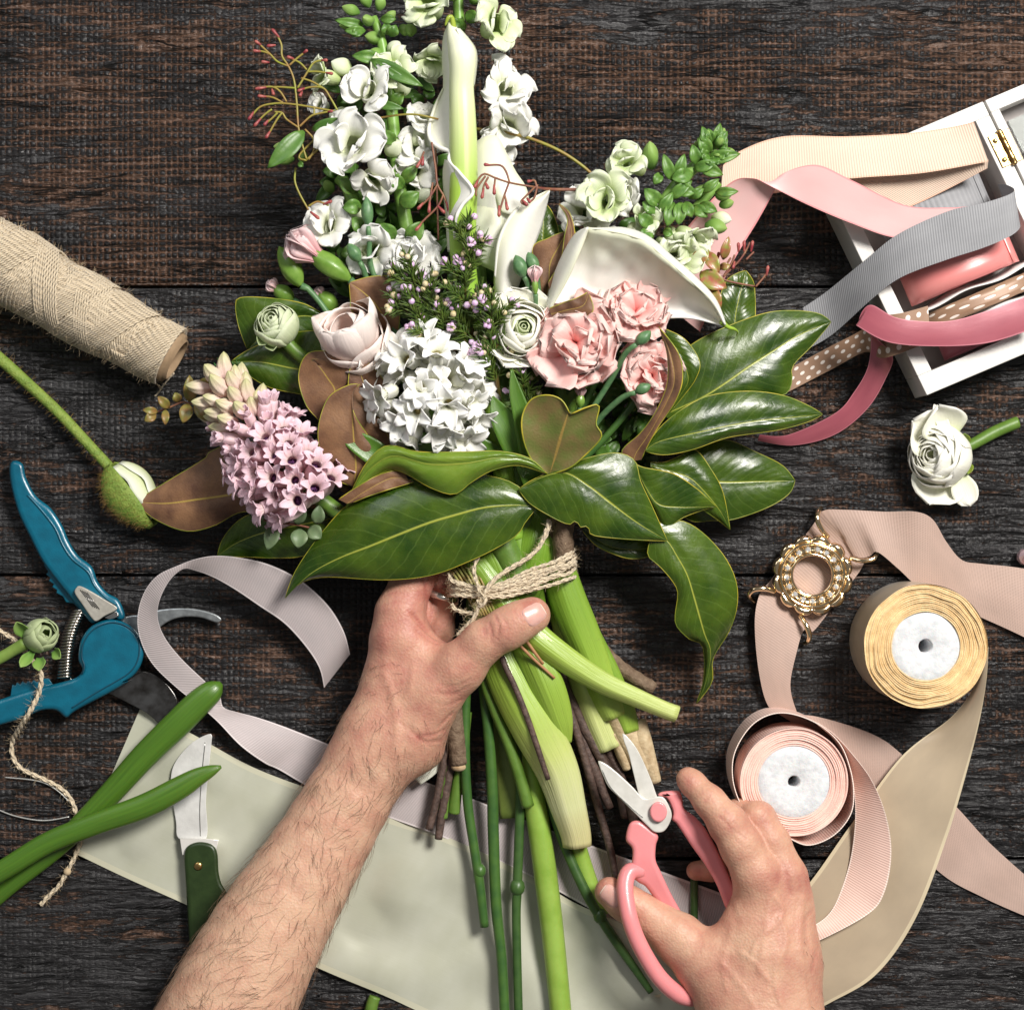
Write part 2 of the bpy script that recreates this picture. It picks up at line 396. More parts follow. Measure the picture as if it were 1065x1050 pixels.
# lid lying open beside it
mb = MB(); g = 2.5
for (u0, u1, v0, v1) in ((WB + g, WB + 130, 0, 14), (WB + g, WB + 12, 14, LB - 14), (WB + g, WB + 130, LB - 14, LB), (WB + 118, WB + 130, 14, LB - 14)): cuboid(mb, u0, u1, v0, v1, 20, HB)
lid = mb.build('box_lid', WHITEP, box, smooth=False, bevel=.9)
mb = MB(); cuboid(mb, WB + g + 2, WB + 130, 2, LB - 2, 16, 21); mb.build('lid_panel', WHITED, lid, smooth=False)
GLASS = N('lid_glass').out((.82, .86, .84), .08, None, Transmission_Weight=.7, IOR=1.45)
mb = MB(); cuboid(mb, WB + 26, WB + 60, 26, LB - 30, 21.5, 24); mb.build('lid_window', GLASS, lid, smooth=False)
mb = MB(); cuboid(mb, WB + 27, WB + 36, 62, 92, 24.5, 31); mb.build('lid_latch', STEEL, lid, smooth=False, bevel=1)
# hinge
hg = MB()
for u0, u1 in ((WB - 12, WB - 2), (WB + 4, WB + 11)): cuboid(hg, u0, u1, 36, 72, HB - .5, HB + 1.6)
hinge = hg.build('hinge', BRASS, box, smooth=False, bevel=.6)
hk = MB(); hk.tube([q3(WB + 1, 34 + i * 2, HB + 2.5) for i in range(21)], [S * (3.2 if (i // 3) % 2 else 2.6) for i in range(21)], 10); hk.build('hinge_pin', BRASS, hinge)
for v in (43, 65):
    sm = MB(); c = q3(WB - 7, v, HB + 2); sm.ball(c, (2.6 * S, 2.6 * S, 1.3 * S)); so = sm.build('screw', BRASS, hinge)

# --- ribbon materials
CREAM = ribbon_mat('cream_grosgrain', (.72, .57, .45), 'grosgrain', (.70, .44, .32), col2=(.70, .54, .43))
SHEERP = ribbon_mat('pink_sheer', (.80, .48, .47), 'satin', (.80, .33, .34), rough=.42, col2=(.78, .50, .49))
GREYR = ribbon_mat('grey_grosgrain', (.29, .295, .31), 'grosgrain', col2=(.26, .265, .28))
PINKS = ribbon_mat('pink_satin', (.80, .25, .24), 'satin', col2=(.82, .30, .28))
MAUVE = ribbon_mat('mauve_satin', (.38, .095, .125), 'satin', (.52, .18, .22), col2=(.34, .08, .11))
DOTS = ribbon_mat('brown_dot', (.28, .165, .10), 'satin', dots=(3, 8.5), rough=.45)
TAUPE = ribbon_mat('taupe_sheer', (.47, .335, .28), 'sheer', col2=(.43, .31, .26))
GOLDS = ribbon_mat('champagne_satin', (.50, .405, .285), 'satin', (.64, .55, .38), rough=.28, col2=(.45, .365, .26))
PALEP = ribbon_mat('pale_pink_grosgrain', (.82, .58, .50), 'grosgrain', (.90, .74, .66), col2=(.80, .56, .48))
SAGE = ribbon_mat('sage_satin', (.50, .51, .40), 'satin', (.60, .59, .45), rough=.26, col2=(.55, .56, .46))
LILAC = ribbon_mat('lilac_grosgrain', (.50, .44, .44), 'grosgrain', (.66, .60, .60), col2=(.47, .42, .42))

def roll(name, label, mat, cx, cy, ang, length, width, height, z0, open_end=False, group='rolls of ribbon standing in the white box', extra=None, inner=None):
    """coil of ribbon standing on its rim in the box: long in direction ang, width = ribbon width"""
    c, s = math.cos(ang), math.sin(ang)
    mb = MB(); turns = 5; n = 160; rows = []
    for i in range(n):
        t = i / (n - 1); a = t * turns * 2 * PI + .6; k = 1 - .16 * (1 - t)
        lx = length / 2 * k * math.cos(a); lz = z0 + height / 2 + height / 2 * k * math.sin(a)
        row = []
        for j in range(4):
            wv = (j / 3 - .5) * width + .8 * math.sin(a * 3 + t * 20)
            x = cx + lx * c - wv * s; y = cy + lx * s + wv * c
            p = P(x, y, HB); row.append(Vector((p.x, p.y, lz * S)))
        rows.append(row)
    mb.grid(rows, lambda i, j: (j / 3, i * .05))
    o = mb.build(name, mat, solid=.9); tag(o, label, 'ribbon roll', group)
    return o
ang = math.atan2(ex.y, ex.x)
def inb(u, v): q = A_ + ex * u + ey * v; return q.x, q.y
x, y = inb(96, 84); roll('ribbon_roll', 'grey grosgrain ribbon roll, farthest up in the white box', GREYR, x, y, ang, 118, 40, 54, 7)
x, y = inb(92, 148); roll('ribbon_roll', 'glossy salmon pink satin ribbon roll in the middle of the white box', PINKS, x, y, ang, 122, 38, 66, 7)
x, y = inb(100, 190); roll('ribbon_roll', 'brown polka dot ribbon roll between white card sides', DOTS, x, y, ang, 128, 17, 50, 7)
x, y = inb(98, 222); roll('ribbon_roll', 'dusky mauve satin ribbon roll in the lowest corner of the white box', MAUVE, x, y, ang, 118, 22, 44, 7)
CARD = simple('white_card', (.74, .72, .70), .6)
for v, lab in ((176, 'upper'), (205, 'lower')):
    mb = MB(); rows = []
    for i in range(24):
        u = 28 + i * 6.0; dv = 2.0 * math.sin(i * .5 + v); rows.append([q3(u, v + dv, HB - 2 + 6 * math.sin(i / 23 * PI)), q3(u, v + dv - 6, 8)])
    mb.grid(rows); o = mb.build('card_strip', CARD, solid=1.2)
    tag(o, 'white card edge standing on the %s side of the polka dot roll' % lab, 'card')
# --- loose ribbons from the box
cream = ribbon('cream_ribbon', [(752, 172, 62), (772, 156, 66), (815, 142, 70), (880, 142, 74), (940, 139, 78), (985, 133, 84), (1013, 127, 92)],
       [(748, 222, 60), (768, 206, 62), (812, 200, 66), (850, 190, 70), (893, 185, 76), (960, 180, 84), (1028, 168, 90)], CREAM, bow=3, ripple=3, rf=60)
tag(cream, 'cream grosgrain ribbon arching from the box towards the bouquet', 'ribbon')
mb_under = ribbon('cream_ribbon_return', [(880, 183, 62), (930, 181, 66), (985, 176, 74), (1028, 166, 87)], [(940, 218, 58), (965, 207, 62), (995, 192, 70), (1027, 175, 84)], CREAM, n=40)
tag(mb_under, 'peach underside of the cream ribbon doubling back into the box', 'ribbon')
# twist seen at (805,195): near part (towards flowers) and far part are one strip turning over
sheer = ribbon('pink_ribbon', [(672, 300, 50), (712, 240, 58), (757, 192, 74), (782, 185.5, 84), (800, 193, 88), (840, 213, 88), (885, 232, 84), (930, 247, 80), (975, 246, 74), (1005, 232, 66)],
       [(728, 345, 40), (761, 275, 52), (788, 230, 62), (806, 197, 74), (812, 182, 86), (848, 171.5, 98), (885, 187, 94), (940, 213, 88), (985, 216, 78), (1012, 214, 66)], SHEERP, n=130)
tag(sheer, 'light pink satin ribbon turning over on itself between bouquet and box', 'ribbon')
grey = ribbon('grey_ribbon', [(835, 320, 20), (860, 303, 28), (898, 272, 62), (935, 243, 84), (985, 220, 96), (1020, 212, 102), (1048, 203, 104), (1055, 197, 98), (1046, 192, 82), (1038, 192, 60)],
       [(842, 362, 10), (868, 346, 22), (908, 310, 62), (938, 288, 82), (985, 270, 96), (1022, 258, 102), (1050, 246, 104), (1061, 236, 98), (1056, 228, 82), (1050, 226, 60)], GREYR, bow=2, n=110)
tag(grey, 'grey grosgrain ribbon curling over the box edge', 'ribbon')
dots = ribbon('polka_dot_ribbon', [(812, 388, 6), (860, 362, 12), (893, 345, 28), (915, 330, 62), (940, 325, 70), (965, 318, 66)],
       [(815, 410, 4), (865, 384, 10), (900, 366, 26), (915, 372, 52), (932, 369, 66), (968, 355, 64)], DOTS, n=70)
tag(dots, 'brown ribbon with white polka dots leaving the box', 'ribbon')
mauve = ribbon('mauve_ribbon', [(790, 452, 12), (820, 452, 12), (868, 430, 18), (888, 408, 24), (903, 380, 40), (905, 345, 60), (893, 335, 78), (905, 317, 88), (935, 331, 88), (985, 334, 86), (1030, 322, 84), (1080, 303, 84)],
       [(788, 458, 6), (825, 463, 6), (868, 452, 8), (902, 425, 14), (922, 392, 30), (928, 370, 56), (908, 350, 70), (890, 338, 82), (925, 356, 86), (980, 360, 84), (1030, 356, 82), (1080, 340, 82)], MAUVE, n=150, bow=1.5)
tag(mauve, 'dusky mauve satin ribbon curling out of the box down to the wood', 'ribbon')

# --- brooch
bc = P(845, 598, 16); R0 = 16
def bp(r, a, z): return P(845 + r * math.cos(a), 598 + r * math.sin(a), z)
brooch = thing('brooch', 'round gold brooch set with clear rhinestones, clasping the taupe ribbon', 'brooch', P(845, 598, 4))
mb = MB(); rows = []
prof = [(20, 10), (20, 19), (21.5, 21), (23, 19.5), (23.5, 15), (30.5, 15), (31.5, 20), (33, 21.5), (34.5, 19.5), (35, 14), (34, 10), (22, 8)]
for r, z in prof: rows.append([bp(r, 2 * PI * j / 72, z) for j in range(72)])
rows.append(rows[0]); mb.grid(rows, closed=True, flip=False); mb.build('brooch_ring', GOLD, brooch)
mb = MB(); rows = []
for k, (fr, zz) in enumerate(((0, 10), (.0, 16), (.45, 19), (.8, 17), (1, 12.5), (.9, 9), (0, 7))):
    row = []
    for j in range(144):
        a = 2 * PI * j / 144; lob = abs(math.sin(a * 6.5)) ** .5 if False else abs(math.sin(a * 6)) ** .6
        row.append(bp(33.5 + fr * (5 + 4.5 * lob), a, zz + fr * 3.5 * (lob - .5)))
    rows.append(row)
mb.grid(rows, closed=True); mb.build('scalloped_rim', GOLD, brooch)
DIAM = N('rhinestone').out((.95, .97, .98), .03, None, Metallic=.55, IOR=2.2, Specular_IOR_Level=1.0)
stone = None
for k in range(17):
    a = 2 * PI * k / 17 + .1; c = bp(27, a, 16)
    if stone is None:
        mb = MB(); pr = [(0, 3.3), (1.7, 3.2), (2.9, 1.7), (3.2, .9), (2.6, -.5)]
        mb.grid([[Vector((r * S * math.cos(2 * PI * j / 8), r * S * math.sin(2 * PI * j / 8), z * S)) for j in range(8)] for r, z in pr][::-1], closed=True)
        mb.v = [tuple(Vector(p) + c) for p in mb.v]
        stone = mb.build('rhinestone', DIAM, brooch, smooth=False); base = c.copy(); sl = stone.location.copy()
        pm = MB()
        for q in range(4): pm.ball(c + Vector((3.4 * S * math.cos(q * PI / 2 + .8), 3.4 * S * math.sin(q * PI / 2 + .8), 2 * S)), 1.0 * S, 6, 4)
        prong = pm.build('prong', GOLD, brooch); prl = prong.location.copy()
    else:
        for src, l0 in ((stone, sl), (prong, prl)):
            o = src.copy(); C.objects.link(o); o.parent = brooch; o.location = l0 + (c - base)
for nm, pts in (('a', [(861, 558, 12, 2.6), (855, 551, 18, 2.8), (850, 540, 20, 2.8), (851, 532, 16, 2.6), (854, 528, 8, 2.2)]), ('b', [(884, 580, 12, 2.4), (896, 583, 18, 2.6), (908, 581, 18, 2.6), (912, 576, 14, 2.4), (910, 573, 6, 2)]),
                ('c', [(806, 615, 12, 2.6), (796, 612, 18, 2.8), (784, 613, 18, 2.8), (779, 619, 14, 2.6), (785, 626, 6, 2.2)]), ('d', [(832, 640, 12, 2.4), (838, 649, 18, 2.8), (842, 660, 18, 2.8), (840, 667, 12, 2.6), (836, 669, 5, 2.2)])):
    mb = MB(); stube(mb, pts, 24, 10); mb.build('hoop', GOLD, brooch)
taupe = ribbon('taupe_ribbon',
    [(1085, 594, 8), (1050, 589, 10), (1020, 586, 10), (1000, 582, 12), (984, 563, 16), (970, 540, 22), (952, 532, 24), (920, 532, 14), (880, 530, 14), (856, 531, 12), (846, 545, 5), (822, 577, 3), (800, 605, 3), (790, 618, 10), (785, 645, 18), (788, 690, 16), (797, 730, 10), (812, 742, 6), (850, 745, 5), (907, 763, 5), (940, 786, 4), (993, 837, 3), (1030, 877, 4), (1085, 926, 4)],
    [(1085, 672, 6), (1050, 655, 6), (1010, 637, 5), (980, 622, 8), (955, 610, 12), (935, 592, 16), (913, 574, 20), (905, 578, 12), (896, 580, 10), (888, 578, 8), (898, 587, 3), (870, 625, 2), (846, 656, 2), (836, 655, 8), (828, 680, 12), (822, 712, 12), (828, 738, 8), (838, 755, 4), (862, 790, 3), (890, 812, 3), (915, 835, 3), (973, 903, 2), (1023, 933, 3), (1085, 960, 3)], TAUPE, n=220, bow=2.0, ripple=2)
tag(taupe, 'long taupe ribbon threaded through the gold brooch', 'ribbon')

# --- spools
FOAM = simple('white_foam', (.68, .69, .70), .85, (.56, .57, .59), 7, (6, .5, 2), Subsurface_Weight=.1)
DARK = simple('dark_hole', (.02, .018, .016), .9)
def spool(label, tx, ty, zt, rc, ro, hole, mat_side, mat_top, layers, wav, seed):
    """tx,ty,zt: centre of the top face as seen; rc core radius, ro outer radius in px at table scale"""
    c = P(tx, ty, zt); c.z = 0
    t = thing('ribbon_spool', label, 'ribbon spool', c)
    rnd = random.Random(seed)
    def w(r, a, z): return c + Vector((r * S * math.cos(a), r * S * math.sin(a), z * S))
    mb = MB(); rows = [[w(ro - .5, 2 * PI * j / 96, 1) for j in range(96)], [w(ro, 2 * PI * j / 96, 2.5) for j in range(96)], [w(ro, 2 * PI * j / 96, zt * .5) for j in range(96)], [w(ro, 2 * PI * j / 96, zt - .8) for j in range(96)]]
    mb.grid(rows, lambda i, j: (i / 3, j * .04), closed=True); mb.build('ribbon_side', mat_side, t)
    mb = MB(); rows = []; ph = [rnd.uniform(0, 6) for _ in range(5)]
    for k in range(layers):
        f = k / layers; r0 = lerp(ro, rc, f); r1 = lerp(ro, rc, (k + 1) / layers); dz = rnd.uniform(-2.0, 0.6)
        for rr, z in ((r0 - .12 * (r0 - r1), zt + dz), (r0 - .55 * (r0 - r1), zt + dz + .2), (r0 - .8 * (r0 - r1), zt + dz - .1), (r0 - .92 * (r0 - r1), zt - 3.5)):
            row = []
            for j in range(96):
                a = 2 * PI * j / 96; wob = math.sin(PI * min(1, (ro - rr) / (ro - rc) * 1.6 + .1) * .95)
                dr = wav * wob * (math.sin(a * 7 + ph[0] + k * .12) * .5 + math.sin(a * 12 + ph[1] - k * .2) * .35 + math.sin(a * 3 + ph[2]) * .7)
                row.append(w(rr + dr, a, z + .5 * wav * math.sin(a * 5 + ph[3] + k)))
            rows.append(row)
    mb.grid(rows, lambda i, j: (i / len(rows), j * .04), closed=True); mb.build('wound_edges', mat_top, t)
    mb = MB(); rows = []
    for r, z in ((rc + 2, zt - 6), (rc + .5, zt - 2.5), (rc - 1, zt - 1.2), (rc * .7, zt - 1.6), (hole + 1.5, zt - 1.8), (hole, zt - 2.6), (hole, 3)):
        rows.append([w(r * (1 + .02 * wav * noise.noise(Vector((math.cos(2 * PI * j / 64) * 2, math.sin(2 * PI * j / 64) * 2, seed)))), 2 * PI * j / 64, z) for j in range(64)])
    mb.grid(rows, closed=True); mb.build('foam_core', FOAM, t)
    mb = MB(); mb.grid([[w(hole + .5, 2 * PI * j / 24, 3) for j in range(24)], [w(.01, 2 * PI * j / 24, 3) for j in range(24)]], closed=True); mb.build('core_hole', DARK, t)
    return t
GOLDE = simple('gold_ribbon_edges', (.76, .56, .30), .45, (.62, .43, .21), 8, (2, .4))
PINKE = simple('pink_ribbon_edges', (.86, .58, .50), .5, (.80, .50, .43), 10, (2, .3))
gs = spool('spool of champagne gold satin ribbon with wavy wound edges around a white foam core', 963, 672, 84, 34, 62, 7, GOLDS, GOLDE, 15, 1.5, 3)
ps = spool('spool of pale pink ribbon with a white foam core, beside the right hand', 826, 813, 55, 36, 55, 6, PALEP, PINKE, 9, .35, 5)
gold_r = ribbon('champagne_ribbon', [(1016, 690, 60), (1014, 712, 50), (990, 745, 26), (937, 787, 14), (883, 860, 9), (840, 920, 6), (790, 975, 4), (740, 1015, 3), (680, 1035, 2)],
       [(1028, 672, 78), (1026, 706, 64), (1019, 748, 44), (1006, 800, 26), (985, 870, 18), (953, 953, 12), (912, 1012, 8), (860, 1044, 6), (780, 1085, 4)], GOLDS, n=120, m=15, bow=10, ripple=6.5, rf=70, seed=4)
tag(gold_r, 'wide champagne satin ribbon unrolling from the gold spool to the right hand', 'ribbon')
mb = MB(); vribbon(mb, [(817, 869), (840, 878.5), (866, 869), (884, 848), (888, 825), (884, 798), (872, 771), (846, 750), (812, 741), (784, 752), (765, 780), (762, 808), (770, 835), (784, 853)], 4, 57, 110)
o = mb.build('pink_ribbon_loop', PALEP, solid=.8, crisp=True); tag(o, 'loose loop of pale pink ribbon standing on edge around the pink spool', 'ribbon')
pp = ribbon('pale_pink_ribbon', [(850, 751, 57), (866, 762, 57), (885, 782, 56), (907, 812, 50), (922, 850, 42), (927, 888, 34), (920, 927, 26), (903, 950, 20), (853, 977, 20), (825, 986, 20)],
            [(850, 753, 50), (868, 770, 40), (884, 800, 30), (889, 830, 26), (889, 860, 22), (884, 895, 16), (873, 930, 12), (862, 950, 14), (846, 962, 18), (822, 970, 20)], PALEP, n=90, bow=3)
tag(pp, 'pale pink ribbon end sweeping down from the pink spool to the hand', 'ribbon')
# crystal at the right edge
mb = MB(); c = P(1066, 579, 10); rows = []
for r, z in ((.01, 12), (4, 11), (8, 6), (9, 0), (7, -5), (3, -9), (.01, -10)):
    rows.append([c + Vector((r * S * math.cos(2 * PI * j / 9 + z), r * S * math.sin(2 * PI * j / 9 + z), z * S)) for j in range(9)])
mb.grid(rows[::-1], closed=True); o = mb.build('crystal_bead', N('pink_crystal').out((.72, .52, .56), .04, None, Metallic=.35, Transmission_Weight=.4, IOR=1.8), smooth=False)
tag(o, 'faceted pink crystal bead cut by the right edge of the photo', 'bead')
# ================= flower builders (local unit = photo px, flower faces +Z)
def xform(c, d=(0, 0, 1), roll=0.0, scale=1.0):
    """matrix: local Z -> d, placed at photo point c=(x,y,z)"""
    d = Vector(d).normalized(); q = Vector((0, 0, 1)).rotation_difference(d)
    k = (1 - c[2] / H) * S * scale
    return Matrix.Translation(P(*c)) @ q.to_matrix().to_4x4() @ Matrix.Rotation(roll, 4, 'Z') @ Matrix.Scale(k, 4)
def merge(dst, src, M=None, mi=None):
    b = len(dst.v)
    dst.v += [tuple(M @ Vector(p)) for p in src.v] if M else src.v
    dst.c += src.c; dst.uv += src.uv
    dst.f += [tuple(b + i for i in f) for f in src.f]
    dst.mi += src.mi if mi is None else [mi] * len(src.f)
def petal(mb, L, W, a0=.3, a1=1.2, cup=.3, c=.6, wb=.3, ruf=0.0, rfq=5, jag=0.0, tip=0.0, M=None, nt=9, ns=9, ph=0.0, mi=0, off=0.0, twist=0.0):
    """base at origin, rises at angle a0 (0 = along +Z, pi/2 = flat outwards +Y) bending to a1"""
    rows = []; y = z = 0.0; py = []
    for i in range(nt):
        t = i / (nt - 1); a = lerp(a0, a1, t)
        if i: y += math.sin(lerp(a0, a1, t - .5 / (nt - 1))) * L / (nt - 1); z += math.cos(lerp(a0, a1, t - .5 / (nt - 1))) * L / (nt - 1)
        w = (lerp(wb, 1, sstep(t / c)) if t < c else math.sqrt(max(0.0, 1 - ((t - c) / (1.0001 - c)) ** 2 * (1 - tip * .5)) ) * (1 - tip * ((t - c) / (1 - c)) ** 1.5)) * W / 2
        w = max(w, W * .03)
        nrm = Vector((0, -math.cos(a), math.sin(a))); tan = Vector((0, math.sin(a), math.cos(a))); r = []
        for j in range(ns):
            s = j / (ns - 1) * 2 - 1
            p = Vector((s * w, y + off, z)) + nrm * (cup * w * s * s)
            if ruf: p += nrm * ruf * W * (t ** 2) * (abs(s) * .7 + .3 * t) * math.sin(rfq * s * 2.2 + ph + t * 2) 
            if jag and i == nt - 1: p += tan * (jag * L * (((j % 2) - .5) + .6 * math.sin(j * 3.7 + ph)))
            if twist: p += tan * (twist * s * t * W)
            r.append(p)
        rows.append(r)
    if M: rows = [[M @ p for p in r] for r in rows]
    mb.grid(rows, lambda i, j: (j / (ns - 1), i / (nt - 1)), mi)
def rotz(a): return Matrix.Rotation(a, 4, 'Z')
def rotx(a): return Matrix.Rotation(a, 4, 'X')
def ranunculus_head(R, seed, layers=11, open_=.55, inner=.18, depth=.9, zlift=0):
    """bowl of nested thin shells"""
    rn = random.Random(seed); mb = MB()
    for k in range(layers):
        f = k / (layers - 1); r = R * lerp(inner, 1.0, f ** .9)
        npet = 3 if f < .3 else 4
        for q in range(npet):
            a0 = 2 * PI * q / npet + k * 1.1 + rn.uniform(-.2, .2); span = 2 * PI / npet * rn.uniform(1.15, 1.4)
            top = lerp(.55, .50, f) * PI * 1 + rn.uniform(-.06, .06) + open_ * .25 * (1 - f)
            rows = []; nt, ns = 9, 13; lift = R * (.10 * math.sin(PI * f) - .25 * f * f)
            for i in range(nt):
                t = i / (nt - 1); ph = lerp(PI * .97, PI * lerp(.16, .16 + .30 * open_, f) * (1 + .12 * math.sin(k * 2.3 + q * 1.7)), t); row = []
                for j in range(ns):
                    s = j / (ns - 1) * 2 - 1
                    # petal outline: corners fall away
                    tt = ph + (.42 * abs(s) ** 2.6) * t
                    rr = r * (1 + .05 * t * t * (1 + math.sin(s * 5 + seed + k)) + .03 * s * t + rn.uniform(-.004, .004)) + .35 * (q % 2)
                    a = a0 + s * span / 2
                    row.append(Vector((rr * math.sin(tt) * math.cos(a), rr * math.sin(tt) * math.sin(a), r * .0 + R * depth * lerp(.55, 1, f) * math.cos(tt) + lift + R * .12)))
                rows.append(row)
            mb.grid(rows, lambda i, j: (j / (ns - 1), i / (nt - 1)), 0)
    return mb
def carnation_head(R, seed, n=34):
    rn = random.Random(seed); mb = MB()
    for (cnt, l0, l1, Lk, off) in ((7, 1.0, 1.62, 1.12, .2), (6, .7, 1.5, 1.0, .7), (5, .4, 1.35, .92, .1), (4, .15, 1.15, .86, .5), (3, .0, .8, .74, .9)):
        for q in range(cnt):
            L = R * Lk * rn.uniform(.9, 1.08); M = Matrix.Translation((0, 0, (1.1 - Lk) * R * .25)) @ rotz(2 * PI * (q + off + rn.uniform(-.3, .3)) / cnt) @ rotx(rn.uniform(-.22, .22)) @ Matrix.Rotation(rn.uniform(-.35, .35), 4, 'Y')
            petal(mb, L, L * rn.uniform(.98, 1.2), l0, l1 + rn.uniform(-.25, .25), rn.uniform(-.22, .3), .86, .13, rn.uniform(.06, .12), rn.uniform(1.8, 3.6), .05, 0, M, 13, 27, rn.uniform(0, 6), twist=rn.uniform(-.1, .1))
    return mb
def floret(n=6, L=11, W=5.6, tube=9, tr=2.6, op=1.45, seed=0, cup=.35):
    """hyacinth bell: tube from origin along +Z then recurved lobes"""
    rn = random.Random(seed); mb = MB()
    rows = []
    for i in range(7):
        t = i / 6; r = tr * (.75 + .35 * math.sin(PI * min(1, t * 1.1)) + .25 * t)
        rows.append([Vector((r * (1 + .08 * math.cos(n * 2 * PI * j / 18)) * math.cos(2 * PI * j / 18), r * (1 + .08 * math.cos(n * 2 * PI * j / 18)) * math.sin(2 * PI * j / 18), t * tube)) for j in range(18)])
    mb.grid(rows, lambda i, j: (.5, i / 12), closed=True)
    for k in range(n):
        M = Matrix.Translation((0, 0, tube * .93)) @ rotz(2 * PI * k / n + rn.uniform(-.06, .06)) @ Matrix.Translation((0, tr * .75, 0))
        petal(mb, L * rn.uniform(.92, 1.06), W, .1, op + rn.uniform(-.25, .3), cup, .45, .62, .03, 2, 0, .35, M, 8, 7, k)
    # stamens
    for k in range(3):
        a = k * 2.1; mb.ball((.8 * math.cos(a), .8 * math.sin(a), tube * .86), (.6, .6, 1.5), 6, 4, 1)
    mb.grid([[Vector((r * math.cos(2 * PI * j / 10), r * math.sin(2 * PI * j / 10), tube * .72)) for j in range(10)] for r in (tr, .01)], None, 1, closed=True)
    return mb
def bud(L=14, r=5, ridges=5, tipk=.3, bend=0.0, nseg=20, amp=.12):
    mb = MB(); rows = []
    for i in range(11):
        t = i / 10; rr = r * (math.sin(PI * min(1, .04 + t * .96)) ** .7) * lerp(1, 1 - tipk, t)
        rows.append([Vector((rr * (1 + amp * math.cos(ridges * (2 * PI * j / nseg + t * 1.2))) * math.cos(2 * PI * j / nseg), rr * (1 + amp * math.cos(ridges * (2 * PI * j / nseg + t * 1.2))) * math.sin(2 * PI * j / nseg) + bend * t * t, t * L)) for j in range(nseg)])
    mb.grid(rows, lambda i, j: (j / nseg, i / 10), closed=True); return mb
# --- plant materials
STEMG = simple('stem_green', (.085, .17, .02), .45, (.12, .22, .035), 14, (3, .2), Subsurface_Weight=.05)
STEMD = simple('stem_dark', (.035, .10, .022), .4, (.06, .14, .025), 18, (3, .15))
LEAFG = simple('leaf_green', (.05, .13, .018), .42, (.09, .19, .03), 16, (4, .25))
BUDG = petal_mat('bud_green', (.20, .36, .07), (.30, .45, .12), .5, .15, centre=(.09, .22, .03))
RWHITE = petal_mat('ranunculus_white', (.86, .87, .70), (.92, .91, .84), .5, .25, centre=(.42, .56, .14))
# ================= left side
TEAL = simple('teal_plastic', (.0, .115, .185), .34, (.0, .085, .14), 16, (1.6, .22), Coat_Weight=.25, Coat_Roughness=.15)
TEALD = simple('teal_plastic_groove', (.0, .05, .085), .5)
SILV = simple('silver_tab', (.52, .50, .44), .35, (.42, .40, .35), 5, (3, .3), Metallic=.4)
BLADE = simple('grey_blade', (.40, .43, .44), .33, (.27, .29, .30), 7, (4, .25, 1.2), Metallic=.75)
BLADED = simple('dark_blade', (.20, .20, .20), .22, (.06, .055, .05), 16, (5, .2), Metallic=.9)
sec = thing('secateurs', 'open teal secateurs with a coiled spring and grey hooked blade', 'secateurs', P(80, 640, 0))
k5 = 240 / 840.0
def z5(l): return [(a * k5, 460 + b * k5) for a, b in l]
mb = MB(); slab(mb, z5([(60, 66), (84, 80), (96, 130), (132, 195), (186, 240), (226, 300), (252, 360), (286, 412), (335, 452), (356, 505), (392, 548), (432, 572), (456, 632), (430, 646), (395, 612), (352, 652), (330, 655), (285, 600), (240, 545), (160, 440), (110, 345), (70, 262), (42, 165), (34, 95), (42, 70)]), 6, 26, 5, 120)
h1 = mb.build('handle', TEAL, sec)
mb = MB(); stube(mb, [(a * k5, 460 + b * k5, 26.5, 1.1) for a, b in ((100, 190), (150, 245), (200, 310), (230, 375), (265, 425), (320, 470), (345, 520), (390, 568), (425, 590))], 60, 8); mb.build('handle_ridge', TEAL, h1)
mb = MB(); slab(mb, z5([(160, 445), (176, 470), (168, 480), (184, 492), (178, 503), (196, 515), (190, 526), (207, 537), (205, 548), (228, 560), (240, 582), (268, 586), (300, 620), (285, 560), (200, 450)]), 5, 16, 1.5, smooth=False); mb.build('grip_teeth', TEAL, h1)
mb = MB(); c5 = [(405 + 118 * math.cos(a), 762 + 118 * math.sin(a)) for a in [math.radians(x) for x in range(-170, 75, 12)]]
out = c5 + [(470, 868), (400, 910), (300, 962), (262, 985), (240, 1002), (205, 975), (150, 975), (80, 1005), (0, 1028), (-60, 1045), (-60, 955), (0, 935), (60, 915), (130, 895), (190, 880), (250, 865), (285, 850), (300, 825), (285, 790)]
slab(mb, z5(out), 6, 30, 5, 160); h2 = mb.build('handle', TEAL, sec)
mb = MB(); q = [(300, 842), (308, 815), (298, 780), (303, 735), (325, 695), (360, 668), (410, 655), (460, 668), (498, 705), (508, 750), (498, 800), (470, 838), (420, 870), (350, 910), (262, 965)]
stube(mb, [(a * k5, 460 + b * k5, 30.6, .7) for a, b in q], 120, 6); mb.build('cover_groove', TEALD, h2)
mb = MB(); slab(mb, z5([(38, 925), (44, 880), (56, 884), (62, 872), (74, 880), (82, 868), (94, 876), (102, 866), (114, 874), (122, 863), (134, 872), (160, 858), (178, 858), (192, 880), (120, 905)]), 5, 20, 1.5, smooth=False); mb.build('grip_teeth', TEAL, h2)
mb = MB(); slab(mb, z5([(278, 528), (292, 522), (330, 540), (380, 570), (424, 598), (420, 612), (380, 632), (352, 650), (335, 640), (300, 590), (272, 548)]), 25, 33, 1.3, 60); lt = mb.build('locking_tab', SILV, sec)
for i in range(5):
    mb = MB(); a = 292 + i * 8; mb.tube([P(*(lambda p: (p[0][0], p[0][1], 33.4))(z5([(a + 46 * t, 536 - i * -3 + 62 * t)]))) for t in (0, .5, 1)], .35 * S, 6)
    if i < 4: mb.build('tab_groove', BLADED, lt)
mb = MB(); slab(mb, z5([(380, 636), (424, 612), (434, 632), (400, 646)]), 20, 28, 1, smooth=False); mb.build('catch', STEEL, sec)
